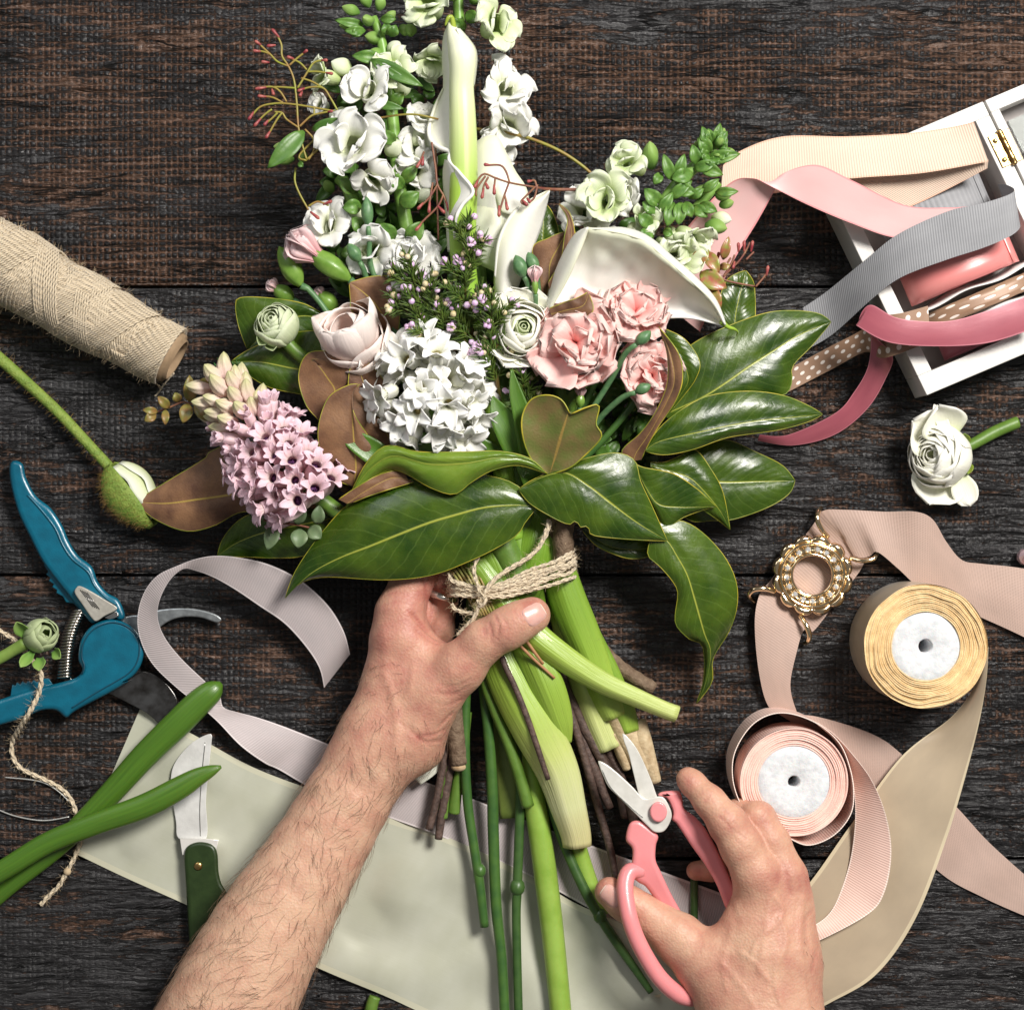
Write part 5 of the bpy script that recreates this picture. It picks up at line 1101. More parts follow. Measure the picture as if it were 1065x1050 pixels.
# broad hyacinth leaves
def blade_leaf(mb, pts, cup=.5, m=9):
    """pts (x,y,z,halfwidth)"""
    q = cr(pts, 30); rows = []
    for i, p in enumerate(q):
        a = q[max(0, i - 1)]; b = q[min(29, i + 1)]; tx, ty = b[0] - a[0], b[1] - a[1]; l = math.hypot(tx, ty) or 1; row = []
        for j in range(m):
            s = j / (m - 1) * 2 - 1; row.append(P(p[0] - ty / l * s * p[3], p[1] + tx / l * s * p[3], p[2] + cup * p[3] * (s * s) ))
        rows.append(row)
    mb.grid(rows, lambda i, j: (j / (m - 1), i / 8))
mb = MB()
for pts_ in ([(541, 478, 104, 12), (530, 450, 110, 14), (520, 430, 112, 11), (512, 412, 112, 1)], [(552, 478, 112, 10), (545, 440, 118, 10), (537, 410, 122, 7), (532, 384, 124, 1)], [(470, 478, 100, 12), (440, 462, 102, 12), (415, 450, 100, 7), (405, 446, 98, 1)],
             [(520, 476, 96, 12), (490, 462, 100, 10), (470, 452, 98, 1)], [(410, 486, 100, 12), (385, 468, 104, 13), (365, 456, 106, 9), (354, 449, 106, 1)], [(560, 510, 92, 12), (548, 480, 100, 12), (540, 450, 104, 10), (530, 430, 106, 2)], [(576, 520, 88, 10), (566, 490, 94, 11), (560, 465, 96, 6)]):
    blade_leaf(mb, pts_, .22)
mb.build('leaf', STALK, hw, solid=1.6)

# ---- snapdragons
def snap(R, seed):
    rn_ = random.Random(seed); R *= 1.22; mb = MB(); rows = []; u = rn_.uniform
    for i in range(9):
        t = i / 8; r = R * (.30 + .16 * math.sin(PI * t) + .14 * t * t)
        rows.append([Vector((r * math.cos(2 * PI * j / 20), r * math.sin(2 * PI * j / 20) * .8, t * R * 1.0)) for j in range(20)])
    mb.grid(rows, lambda i, j: (j / 20, i / 16), closed=True)
    lobes = [(.55, 1.15, 1.45, .1, 1.7), (-.6, 1.1, 1.4, .1, 1.8), (.0, .95, 1.1, -.2, .9), (PI, .95, 1.15, .5, 1.9), (PI - 1.05, 1.0, 1.2, .5, 1.8), (PI + 1.05, 1.0, 1.2, .5, 1.8), (PI + .2, .62, .95, -.1, .9)]
    for k, (a, L, W, a0_, a1_) in enumerate(lobes):
        M = Matrix.Translation((u(-.08, .08) * R, u(-.08, .08) * R, R * (.82 if k < 6 else .95))) @ rotz(a + u(-.3, .3)) @ Matrix.Translation((0, R * (.26 if k < 6 else .12), 0))
        petal(mb, R * L * u(.82, 1.15), R * W * u(.85, 1.1), a0_, a1_ + u(-.45, .45), u(-.3, .35), .58, .42, u(.07, .14), u(2.0, 4.4), .035, 0, M, 12, 17, u(0, 6), twist=u(-.2, .2))
    return mb
def small_leaf(mb, b, tip, w, cup=.35, up=0):
    """b, tip photo points with z; w half width"""
    n_ = 9; rows = []
    tx, ty = tip[0] - b[0], tip[1] - b[1]; l = math.hypot(tx, ty) or 1
    for i in range(n_):
        t = i / (n_ - 1); ww = w * (math.sin(PI * min(1, t ** .8 * .97 + .03)) ** .8) + .1; row = []
        for j in range(5):
            s = j / 2 - 1; row.append(P(lerp(b[0], tip[0], t) - ty / l * s * ww, lerp(b[1], tip[1], t) + tx / l * s * ww, lerp(b[2], tip[2], t) + up * math.sin(PI * t) + cup * ww * s * s))
        rows.append(row)
    mb.grid(rows, lambda i, j: (j / 4, i / (n_ - 1)))
SNL = simple('snap_leaf', (.06, .15, .020), .45, (.12, .24, .04), 6, (3, .2), Subsurface_Weight=.06)
def snapdragon(label, stem, heads, buds, leaves, branch=()):
    t = thing('snapdragon', label, 'flower', P(stem[-1][0], stem[-1][1], 20), None)
    mb = MB(); stube(mb, stem, 60, 12); st_ = mb.build('stem', simple('snap_stem', (.16, .32, .05), .4, (.20, .36, .08), 10), t)
    for b_ in branch: mb = MB(); stube(mb, b_, 24, 10); mb.build('side_stem', bpy.data.materials['snap_stem'], t)
    for k, (x, y, z, R, d, w) in enumerate(heads):
        mb = MB(); merge(mb, snap(R, k + int(x)), xform((x, y, z), d, k * 1.3)); mb.build('blossom', SNAPW if w else WHITE, t, solid=.5)
        mb = MB(); a = xform((x, y, z), d, k); 
        for q in range(5): m2 = MB(); petal(m2, R * .55, R * .3, .9, .2, .4, .4, .6); merge(mb, m2, a @ Matrix.Translation((0, 0, -2)) @ rotz(q * 1.257))
        mb.build('sepal', SNL, t, solid=.6)
    for (x, y, z, L, r, d, *pale) in buds:
        m2 = bud(L, r, 3, .1, 0, 16, .1); mb = MB(); merge(mb, m2, xform((x, y, z), d, x)); mb.build('bud', SNAPW if pale else BUDG, t)
    mb = MB()
    for (bx, by, tx, ty, w) in leaves: small_leaf(mb, (bx, by, leaf_z[0]), (tx, ty, leaf_z[0] + 6), w, .5, 5)
    mb.build('leaf', SNL, t, solid=1.2)
    return t
leaf_z = [92]
def clus(cx_, cy_, n_, sp, z, L, r, seed, bias=(0, 0)):
    rn_ = random.Random(seed); out_ = []
    for k in range(n_):
        a = k * 2.4; q = (k + .5) / n_; dx, dy = math.cos(a) * math.sqrt(q), math.sin(a) * math.sqrt(q)
        out_.append((cx_ + dx * sp, cy_ - dy * sp, z - q * 14, L * rn_.uniform(.85, 1.1), r * rn_.uniform(.85, 1.1), (dx * 1.2 + bias[0], dy * 1.2 + bias[1], 1 - q * .5)))
    return out_
snapdragon('snapdragon spike at the top left with white frilled blossoms and green buds at its tip', [(388, 18, 86, 4), (396, 40, 86, 5), (402, 75, 84, 5.5), (408, 120, 82, 6), (414, 180, 78, 6.5), (424, 240, 74, 7), (450, 340, 66, 7), (500, 480, 60, 7), (530, 580, 56, 7)],
    [(352, 84, 84, 15, (-.9, .2, .5), 1), (392, 104, 90, 20, (-.35, .25, 1), 0), (412, 78, 82, 17, (-.1, .1, 1), 1), (376, 158, 92, 27, (-.25, .1, 1), 0), (432, 178, 60, 17, (.1, -.1, 1), 0), (392, 262, 72, 20, (-.2, -.1, 1), 0), (350, 243, 66, 20, (-.3, .3, 1), 0), (438, 132, 62, 14, (.1, .3, 1), 0), (340, 112, 64, 10, (-.5, .1, 1), 0), (386, 182, 84, 18, (.2, -.5, 1), 0)],
    [(374, 14, 86, 20, 6, (-1, .3, .4)), (372, 26, 84, 20, 5, (-1, -.1, .3)), (384, 8, 90, 20, 6.5, (-.4, .8, .4)), (394, 12, 88, 18, 6, (.2, 1, .4)), (400, 22, 86, 16, 5.5, (.8, .6, .4)), (398, 42, 84, 20, 7, (-1, .15, .4)), (402, 58, 84, 24, 8, (-1, -.1, .4)), (388, 24, 92, 18, 6, (-.5, .1, .8)), (418, 34, 84, 12, 6.5, (.5, .3, .8)), (424, 36, 86, 14, 7, (.4, .4, .6)), (302, 155, 60, 18, 6, (-1, .1, .3)), (306, 165, 56, 20, 6, (-1, -.2, .3)), (318, 160, 60, 18, 5, (-.2, -.4, .6)), (346, 200, 56, 16, 6, (-.4, .6, .5)), (366, 76, 82, 26, 10, (-.9, .4, .6), 1), (364, 126, 80, 26, 11, (-.9, .2, .7), 1), (404, 160, 76, 26, 10, (.5, .3, .8), 1), (414, 96, 78, 26, 10, (.5, .4, .8), 1), (398, 190, 74, 26, 10, (.3, -.5, .9), 1), (436, 205, 66, 26, 10, (.4, .1, .9), 1), (356, 140, 74, 24, 9, (-.8, -.4, .6), 1), (430, 150, 70, 24, 9, (.4, .5, .8), 1), (378, 228, 70, 24, 9, (-.5, .2, .9), 1), (408, 56, 82, 20, 8, (.3, .4, .8), 1)],
    [(378, 26, 348, 21, 5), (380, 32, 358, 32, 5), (376, 30, 366, 38, 5), (396, 20, 412, 20, 5), (404, 36, 400, 24, 6), (406, 38, 412, 26, 6), (396, 60, 366, 58, 7), (402, 62, 382, 68, 6), (420, 196, 404, 180, 7), (418, 190, 434, 172, 7), (416, 214, 436, 200, 9), (410, 250, 395, 232, 9), (424, 252, 440, 230, 9), (372, 200, 352, 186, 8), (376, 214, 356, 216, 8), (410, 150, 398, 135, 7), (360, 100, 368, 84, 4), (406, 110, 420, 96, 7), (412, 260, 418, 285, 9), (380, 240, 366, 226, 8)],
    ([(352, 185, 64, 6), (362, 196, 66, 6.5), (372, 222, 66, 7.5), (384, 248, 64, 7), (410, 300, 60, 7)],))
leaf_z[0] = 76
snapdragon('snapdragon spike at the very top, hooded greenish-white blossoms behind the tall calla', [(476, -14, 66, 5), (478, 40, 66, 6), (482, 110, 64, 6), (490, 200, 60, 7), (505, 340, 56, 7), (530, 500, 52, 7), (545, 580, 50, 7)],
    [(452, 16, 84, 22, (-.25, .3, 1), 1), (505, 32, 82, 21, (.5, .05, 1), 1), (470, -4, 78, 20, (0, .4, 1), 1), (512, 102, 70, 21, (.7, .2, 1), 0), (516, 128, 66, 21, (.6, -.25, 1), 0), (503, 150, 60, 18, (.4, -.3, 1), 0), (441, 160, 60, 18, (-.2, .1, 1), 0), (452, 50, 76, 15, (-.1, -.9, .6), 1)],
    [(490, 4, 80, 18, 8, (.6, .8, .5)), (494, 0, 80, 16, 7, (.2, 1, .4))],
    [(480, 20, 474, 34, 8), (484, 14, 498, 22, 7), (478, 40, 462, 62, 9), (478, 30, 464, 18, 6)])
leaf_z[0] = 108
snapdragon('snapdragon spike at the upper right, bright green budded tip reaching the light pink ribbon', [(747, 138, 100, 4), (742, 152, 102, 5), (728, 168, 102, 6), (706, 190, 100, 6.5), (690, 212, 96, 6.5), (676, 240, 90, 6.5), (650, 300, 76, 7), (610, 400, 64, 7), (575, 500, 56, 7), (565, 580, 50, 7)],
    [(656, 178, 92, 16, (-.35, .4, 1), 1), (636, 212, 96, 21, (-.3, .0, 1), 1), (612, 224, 78, 18, (-.4, .1, 1), 0), (648, 196, 84, 16, (-.1, -.3, 1), 0), (706, 240, 98, 17, (.7, -.6, .6), 1), (702, 262, 84, 19, (.1, -.3, 1), 1), (686, 250, 86, 14, (.1, -.8, .8), 1), (672, 226, 92, 13, (.0, -.2, 1), 1), (628, 240, 72, 15, (-.2, -.3, 1), 0)],
    [(678, 176, 96, 30, 9, (-.15, 1.2, .6)), (733, 234, 96, 24, 8.5, (1, -.2, .2)), (744, 204, 92, 18, 7, (1, .1, .3)), (748, 214, 90, 16, 6, (.9, .2, .3)), (690, 250, 86, 26, 8.5, (.1, -1, .4)), (716, 206, 96, 26, 6, (.8, .5, .2)), (668, 182, 92, 28, 9, (-.5, .9, .7), 1), (646, 178, 88, 24, 10, (-.8, .4, .8), 1), (694, 236, 92, 30, 9, (.4, -1, .5), 1), (716, 246, 94, 30, 10, (.9, -.7, .5), 1), (712, 262, 86, 26, 10, (.5, -.9, .6), 1), (664, 236, 88, 26, 10, (-.5, -.6, .8), 1), (678, 262, 80, 26, 10, (0, -.9, .8), 1), (740, 226, 90, 22, 8, (1, -.2, .4), 1), (624, 196, 86, 24, 10, (-.8, .3, .8), 1), (700, 280, 78, 24, 10, (.2, -.8, .9), 1)] + clus(741, 150, 6, 12, 112, 14, 4.5, 3, (.3, .3)),
    [(700, 188, 690, 160, 6), (704, 186, 712, 160, 6), (720, 180, 698, 186, 8), (728, 172, 752, 182, 7), (736, 165, 770, 160, 7), (738, 160, 728, 140, 7), (726, 172, 720, 150, 6), (704, 196, 724, 200, 7), (722, 176, 746, 168, 6), (744, 200, 768, 199, 5), (730, 200, 748, 186, 5), (728, 212, 746, 220, 6), (722, 214, 736, 226, 6), (718, 206, 732, 196, 5), (696, 206, 720, 188, 6), (688, 214, 670, 196, 8), (684, 220, 668, 210, 7), (686, 222, 700, 200, 6), (678, 236, 664, 222, 7), (676, 238, 668, 250, 7), (700, 210, 694, 236, 7), (708, 210, 706, 234, 7), (712, 210, 720, 226, 6), (690, 240, 700, 244, 5), (740, 146, 752, 134, 5), (746, 150, 756, 142, 5), (688, 180, 680, 192, 5)] + [(742 + 6 * math.cos(q * 2.4), 154 - 8 * math.sin(q * 2.4) + q * .4, 742 + (15 + q % 4 * 3) * math.cos(q * 2.4), 150 - (17 + q % 3 * 3) * math.sin(q * 2.4), 5.2) for q in range(17)],
    ([(720, 222, 90, 6), (735, 204, 94, 5), (748, 190, 96, 4)],))
# dark filler foliage deep inside the bunch
fol = MB(); rn = random.Random(77)
for k in range(230):
    x = rn.gauss(520, 95); y = rn.gauss(350, 70)
    if not (((x - 520) / 185) ** 2 + ((y - 350) / 150) ** 2 < 1): continue
    a = rn.uniform(0, 2 * PI); L = rn.uniform(16, 34); small_leaf(fol, (x, y, rn.uniform(24, 58)), (x + L * math.cos(a), y + L * math.sin(a), rn.uniform(28, 66)), rn.uniform(5, 9), .4, 6)
for k in range(80):
    x = rn.uniform(590, 690); y = rn.uniform(395, 480); a = rn.uniform(0, 2 * PI); L = rn.uniform(14, 30); small_leaf(fol, (x, y, rn.uniform(20, 60)), (x + L * math.cos(a), y + L * math.sin(a), rn.uniform(24, 70)), rn.uniform(5, 9), .4, 6)
for k in range(130):
    x = rn.uniform(345, 470); y = rn.uniform(70, 280); a = rn.uniform(0, 2 * PI); L = rn.uniform(14, 28); small_leaf(fol, (x, y, rn.uniform(24, 50)), (x + L * math.cos(a), y + L * math.sin(a), rn.uniform(28, 56)), rn.uniform(4, 8), .4, 6)
fo = fol.build('foliage', LEAFG, solid=.8); tag(fo, 'mass of dark green leaves filling the gaps deep inside the bouquet', 'foliage', kind='stuff')
# ---- waxflower sprigs
def waxsprig(label, stem, nb, seed, spread=26):
    rn_ = random.Random(seed); t = thing('waxflower', label, 'flower', P(stem[0][0], stem[0][1], 60), 'waxflower sprigs in front of the white ranunculus')
    st_ = MB(); nd = MB(); pk = MB(); cb = MB(); stube(st_, stem, 40, 8); q = cr(stem, 60)
    def needles(p, dx, dy, n_, ln):
        for _ in range(n_):
            a = math.atan2(dy, dx) + rn_.uniform(-1.1, 1.1); l = ln * rn_.uniform(.6, 1.2); z1 = p[2] + rn_.uniform(-3, 12)
            e = (p[0] + math.cos(a) * l, p[1] + math.sin(a) * l, z1); m_ = ((p[0] + e[0]) / 2, (p[1] + e[1]) / 2, (p[2] + z1) / 2 + 3)
            nd.tube([P(*p[:3]), P(*m_), P(*e)], [.85 * S, .75 * S, .2 * S], 4, cap=False)
    for b_ in range(nb):
        f_ = .25 + .75 * b_ / nb; i = int(f_ * 59); p = q[i]; pr = q[max(0, i - 2)]; bx, by = p[0] - pr[0], p[1] - pr[1]
        a = math.atan2(by, bx) + rn_.uniform(-.9, .9); L = spread * rn_.uniform(.6, 1.2); z1 = p[2] + rn_.uniform(4, 22)
        e = (p[0] + math.cos(a) * L, p[1] + math.sin(a) * L, z1); path = cr([(p[0], p[1], p[2], 1.2), ((p[0] + e[0]) / 2, (p[1] + e[1]) / 2, (p[2] + z1) / 2 + 3, 1.0), (e[0], e[1], z1, .7)], 8)
        st_.tube([P(*w_[:3]) for w_ in path], [w_[3] * S for w_ in path], 6)
        for w_ in path[1:]: needles(w_, math.cos(a), math.sin(a), 5, 13)
        for _ in range(rn_.randint(1, 3)):
            a2 = a + rn_.uniform(-1, 1); l2 = rn_.uniform(4, 9); g = (e[0] + math.cos(a2) * l2, e[1] + math.sin(a2) * l2, z1 + rn_.uniform(1, 6)); st_.tube([P(*e), P(*g)], [.7 * S, .9 * S], 5)
            R = rn_.uniform(2.6, 3.8); v = rn_.random()
            if v < .42: pk.ball(P(*g), (R * S, R * S, R * S * .8), 9, 6)
            elif v < .55:
                for w in range(5): aa = w * 1.257; pk.ball(P(g[0] + 3 * math.cos(aa), g[1] + 3 * math.sin(aa), g[2]), (2.4 * S, 2.4 * S, 1.1 * S), 7, 4)
            else: cb.ball(P(*g), (R * S * .95, R * S * .95, R * S * .9), 9, 6)
    st_.build('stem', simple('wax_stem', (.10, .11, .02), .5, (.15, .08, .03), 12), t)
    nd.build('needles', NEED, t); pk.build('pink_blossom', LILACB, t); cb.build('cream_bud', CREAMB, t)
waxsprig('waxflower sprig with the most lilac blossoms, in front of the calla stem', [(500, 400, 84, 3), (492, 350, 106, 2.4), (484, 310, 118, 2), (482, 270, 124, 1.8), (486, 240, 124, 1.2)], 24, 1)
waxsprig('waxflower sprig leaning left over the white carnation', [(480, 380, 90, 2.4), (460, 340, 108, 2), (440, 310, 114, 1.6), (424, 285, 114, 1)], 21, 2)
waxsprig('dark needled waxflower sprig close to the open white ranunculus', [(520, 420, 84, 2.4), (515, 380, 108, 2), (512, 345, 122, 1.6), (516, 318, 126, 1)], 21, 3, 24)
waxsprig('waxflower sprig between the pink hyacinth and the white carnation', [(460, 380, 90, 2.2), (445, 350, 106, 1.8), (430, 330, 108, 1.2), (416, 318, 108, 1)], 13, 4, 20)
waxsprig('waxflower sprig with short needles beneath the white ranunculus', [(560, 460, 84, 2.2), (548, 430, 92, 1.8), (546, 405, 94, 1.2), (556, 390, 92, 1)], 10, 5, 18)
# ---- jasmine
def sprig(name, label, cat, lines, buds_, leaves=(), mat=VINE, lm=LEAFG, z0=90):
    t = thing(name, label, cat, P(lines[0][0][0], lines[0][0][1], z0 - 20)); mb = MB()
    for l in lines:
        stube(mb, [(p[0], p[1], p[2] if len(p) > 2 else z0, p[3] if len(p) > 3 else 1.05) for p in l], max(8, 6 * len(l)), 7)
    mb.build('stem', mat, t)
    for (x0, y0, x1, y1) in buds_:
        mb = MB()
        q = cr([(x0, y0, z0, .9), (lerp(x0, x1, .5), lerp(y0, y1, .5), z0 + 2, 1.5), (lerp(x0, x1, .85), lerp(y0, y1, .85), z0 + 2, 1.7), (x1, y1, z0 + 2, .4)], 9); mb.tube([P(*p[:3]) for p in q], [p[3] * S for p in q], 8); mb.build('bud', REDB, t)

    for (bx, by, tx, ty, w) in leaves: mb = MB(); small_leaf(mb, (bx, by, z0 + 2), (tx, ty, z0 + 8), w, .35, 4); mb.build('leaf', lm, t, solid=.7)
    return t
def j6(*l): return [(260 + .1903 * a, 30 + .1903 * b) for a, b in l]
sprig('jasmine', 'jasmine vine with red buds arching out at the upper left over the white blossoms', 'vine',
    [[(318, 167), (340, 148), (360, 135), (382, 126), (405, 121), (428, 119), (447, 122), (470, 128, 84)], [(494, 134, 84, 1.7), (520, 137, 84, 1.7), (548, 143, 84, 1.7), (580, 156, 84, 1.7), (605, 172, 82, 1.6), (625, 190, 78, 1.4)],
     j6((310, 715), (290, 650), (265, 540), (255, 400), (240, 280), (210, 205), (175, 150), (172, 90), (150, 40)), j6((210, 205), (150, 180), (110, 140), (40, 75)), j6((110, 140), (70, 125), (25, 122)), j6((260, 325), (315, 235), (350, 185), (400, 172)), j6((315, 235), (370, 235), (430, 243)), j6((215, 200), (260, 160), (305, 125)), j6((310, 225), (270, 185), (210, 160)),
     j6((530, 465), (400, 440), (250, 415), (150, 408), (60, 425), (10, 475)), j6((200, 400), (165, 345), (120, 318), (40, 325)), j6((180, 405), (120, 375), (50, 370)), j6((265, 540), (200, 495), (175, 460), (135, 455)), j6((270, 535), (330, 480), (370, 465), (440, 452)), j6((350, 470), (352, 425)), j6((175, 460), (145, 500), (100, 580)), j6((250, 325), (180, 320), (130, 318)), j6((480, 450), (440, 380), (400, 325), (330, 320), (265, 340)), j6((320, 715), (350, 660), (345, 600), (300, 550)), j6((310, 720), (270, 690), (420, 545)),
     j6((250, 760), (245, 830), (270, 900), (320, 990)), j6((320, 970), (370, 945), (430, 965)), j6((150, 460), (120, 490), (85, 520)), j6((120, 440), (80, 470), (30, 520)), j6((400, 325), (340, 290), (280, 270))],
    [tuple(c for p in j6(a, b) for c in p) for a, b in (((160, 50), (118, 0)), ((60, 90), (25, 65)), ((60, 125), (15, 120)), ((390, 172), (425, 172)), ((415, 240), (455, 247)), ((290, 135), (315, 115)), ((240, 165), (200, 152)), ((90, 320), (25, 330)), ((90, 372), (40, 367)), ((20, 455), (-10, 500)), ((60, 490), (20, 535)), ((100, 500), (75, 530)), ((110, 560), (85, 600)), ((425, 455), (455, 450)), ((300, 325), (258, 342)), ((285, 345), (270, 372)), ((120, 330), (130, 365)), ((105, 185), (60, 180)), ((140, 90), (90, 95)), ((400, 960), (450, 940)), ((330, 1000), (380, 1040)))],
    [(*j6((295, 560))[0], *j6((95, 762))[0], 10), (*j6((340, 550))[0], *j6((545, 500))[0], 7.5), (*j6((265, 730))[0], *j6((290, 755))[0], 3), (384, 106, 420, 113, 5), (386, 62, 440, 90, 8), (430, 92, 392, 64, 4)], z0=108)
sprig('jasmine', 'dark red jasmine twig with tiny buds lying across the white calla', 'vine',
    [[(612, 197, 96, 1.6), (575, 197, 110, 1.6), (552, 194), (530, 190), (515, 185), (503, 181), (495, 190)], [(530, 190), (526, 178), (520, 172), (507, 172)], [(529, 191), (524, 205), (519, 222)], [(525, 203), (527, 212)], [(515, 186), (514, 196)], [(508, 184), (503, 194), (502, 203)], [(505, 183), (496, 196), (495, 204)], [(557, 194), (548, 203), (542, 210), (548, 214)], [(559, 192), (556, 205), (550, 211)], [(558, 195), (556, 188), (550, 189)]],
    [(510, 172, 503, 171), (519, 214, 519, 226), (526, 210, 528, 219), (514, 192, 514, 203), (503, 196, 501, 207), (497, 188, 493, 196), (543, 208, 549, 214), (548, 206, 552, 211), (553, 188, 548, 189), (505, 190, 508, 197)], mat=TWIG, z0=134)
sprig('jasmine', 'jasmine twig with dangling red buds in the shade left of the calla stem', 'vine',
    [[(449, 148), (453, 175), (455, 192), (461, 203), (466, 215)], [(455, 192), (447, 205), (437, 215)], [(461, 203), (455, 215), (440, 230), (434, 238)], [(441, 158), (436, 170)], [(450, 190), (446, 215)], [(453, 150, 96), (456, 250, 96)]],
    [(464, 210, 468, 222), (440, 211, 434, 218), (438, 233, 432, 240), (438, 166, 433, 175), (447, 210, 446, 222), (440, 163, 439, 173), (455, 214, 463, 222)], mat=TWIG, z0=112)
sprig('jasmine', 'jasmine twig with upright red buds at the right edge of the bouquet', 'vine',
    [[(752, 288), (768, 272), (775, 262), (780, 252)], [(775, 264), (774, 256)], [(776, 270), (784, 262)], [(786, 298), (793, 290), (798, 283)], [(752, 288), (760, 275), (764, 265)], [(745, 285), (756, 292), (786, 298, 84)]],
    [(774, 262, 774, 250), (781, 262, 783, 250), (797, 287, 799, 276), (768, 262, 768, 252), (746, 270, 748, 262), (764, 272, 762, 280)], mat=TWIG, z0=92)
LEAFR = simple('reddish_leaf', (.22, .24, .04), .4, (.34, .09, .06), 7, Coat_Weight=.1)
sprig('pittosporum', 'sprig of small reddish green leaves at the right below the snapdragon', 'foliage', [[(720, 275), (735, 285), (752, 278), (760, 268)], [(738, 300), (745, 285)]], [],
    [(722, 274, 737, 258, 8), (735, 262, 748, 284, 7), (728, 284, 756, 300, 10), (752, 270, 758, 246, 5), (748, 278, 760, 276, 4), (736, 300, 750, 320, 8)], mat=TWIG, lm=LEAFR, z0=98)
sprig('pittosporum', 'sprig of small olive leaves at the far left beside the pink hyacinth', 'foliage', [[(225, 415), (200, 420), (190, 418), (175, 424), (158, 430)]], [],
    [(198, 418, 197, 390, 7), (205, 400, 226, 402, 8), (196, 420, 190, 440, 7), (204, 418, 216, 438, 7), (186, 418, 182, 408, 5), (176, 424, 164, 412, 5), (172, 426, 172, 442, 4), (162, 430, 150, 438, 5), (164, 428, 148, 426, 4), (226, 400, 240, 390, 6), (232, 420, 222, 440, 7)], mat=TWIG, lm=simple('olive_leaf', (.17, .17, .035), .45, (.24, .13, .04), 7), z0=74)
sprig('eucalyptus', 'eucalyptus twig with round grey-green leaves below the pink hyacinth', 'foliage', [[(335, 552), (310, 546), (285, 543), (272, 540)], [(300, 546), (302, 535)]], [],
    [(288, 545, 285, 518, 6), (286, 546, 278, 572, 8), (310, 545, 312, 520, 8), (312, 550, 310, 570, 9), (322, 548, 334, 560, 8), (330, 545, 332, 525, 7), (274, 541, 270, 536, 3)], mat=TWIG, lm=simple('eucalyptus_leaf', (.12, .19, .09), .5, (.16, .22, .11), 8), z0=78)
nd = MB(); rn = random.Random(5)
for k in range(46):
    a = rn.uniform(-2.9, -1.6); x0, y0 = 246 + rn.uniform(-14, 10), 400 + rn.uniform(-14, 6); nd.tube([P(x0, y0, 64), P(x0 + 18 * math.cos(a), y0 + 16 * math.sin(a), 68)], [.9 * S, .2 * S], 4)
o = nd.build('needle_tuft', simple('bright_needle', (.06, .20, .05), .5)); tag(o, 'tuft of bright green needles poking out above the pink hyacinth tip', 'foliage')
# ================= stems below the tie
N1 = N('leek_stem'); uv = N1.uv(); x, y, z = N1.sep(uv); fib = N1.noise(N1.mapping(uv, (34, .7, 1)), 1.0, 3)
grad = N1.ramp(y, [(0, (.10, .24, .02)), (1.2, (.22, .36, .045))])
mixf = N1.attr('tone'); base = N1.ramp(mixf, [(0.0, (.11, .25, .015)), (.4, (.30, .44, .06)), (.75, (.55, .60, .22)), (1.0, (.68, .66, .42))]); base = N1.mix(N1.ramp(mixf, [(.97, 0.0), (1.0, .5)]), base, (.48, .34, .14))
LEEK = N1.out(N1.mix(N1.math('MULTIPLY', fib, .45), base, N1.mix(N1.ramp(N1.noise(N1.obj(), sc(5), 4, .65), [(.60, 0.0), (.72, 1.0)]), (.30, .42, .06), (.20, .17, .05))), .36, N1.bump(fib, .7, 1.8), Subsurface_Weight=.12, Subsurface_Radius=(.002, .002, .001), Coat_Weight=.1)
def leek(label, pts, tones, flat=.8, name='flower_stem', ridge=.05, group='thick pale flower stems', seg=26, n=60, mat=None):
    """pts (x,y,z,r); tones: whiteness 0..1 along the length"""
    mb = MB(); tn = [q[0] for q in cr([(t * 1.0, i * 10.0, 0) for i, t in enumerate(tones)], n)]
    q = cr(pts, n); mb.tube([P(*p[:3]) for p in q], [p[3] * S for p in q], seg, 0, flat=flat, fn=lambda t, a: 1 + ridge * math.sin(a * 5 + t * 2) + ridge * .6 * math.sin(a * 2 - t * 5 + 1), col=lambda i, j: max(0, min(1, tn[min(i, n - 1)])))
    o = mb.build(name, mat or LEEK); tag(o, label, 'stem', group); return o
leek('thick light green stem running from under the thumb out to the right', [(470, 560, 62, 13), (500, 590, 70, 15), (528, 630, 74, 15), (556, 660, 76, 15), (590, 686, 74, 13.5), (625, 708, 70, 11.5), (660, 724, 66, 9.5), (690, 737, 62, 8.5), (704, 742, 60, 8.5)], [.05, .1, .22, .4, .5, .62, .75], .8)
leek('thickest stem, ending in a white base with a brown rim above the scissors', [(505, 600, 44, 14), (512, 640, 50, 17), (520, 680, 54, 21), (538, 720, 56, 24), (560, 760, 54, 25), (580, 800, 48, 22), (592, 840, 42, 18), (599, 865, 38, 15.5), (601, 879, 36, 14.5)], [.15, .2, .25, .35, .55, .85, .97, 1.0], .8)
leek('green sheath leaf wrapped on the thickest stem', [(520, 610, 58, 12), (536, 650, 62, 14), (554, 680, 66, 17), (570, 715, 66, 18), (582, 748, 60, 14), (590, 772, 54, 5)], [.1, .12, .2, .3, .42], .7)
leek('broad green stem reaching from the woody branch down to pale roots', [(560, 480, 56, 10), (568, 530, 60, 14), (578, 580, 58, 17), (590, 620, 54, 19), (606, 660, 48, 19), (622, 700, 42, 17), (634, 730, 38, 15), (640, 744, 36, 13)], [.0, .0, .02, .08, .18, .35, .5], .8)
leek('pale whitish green stem in the middle behind the thickest one', [(568, 560, 40, 10), (585, 640, 36, 13), (604, 700, 32, 14), (620, 745, 28, 14), (634, 778, 26, 13)], [.05, .3, .55, .75, .85], .8)
leek('green stem at the right edge of the bunch', [(566, 540, 52, 10), (584, 600, 50, 12), (606, 650, 46, 14), (630, 700, 40, 15), (648, 740, 34, 13), (655, 760, 32, 11)], [0, 0, .05, .12, .3], .8)
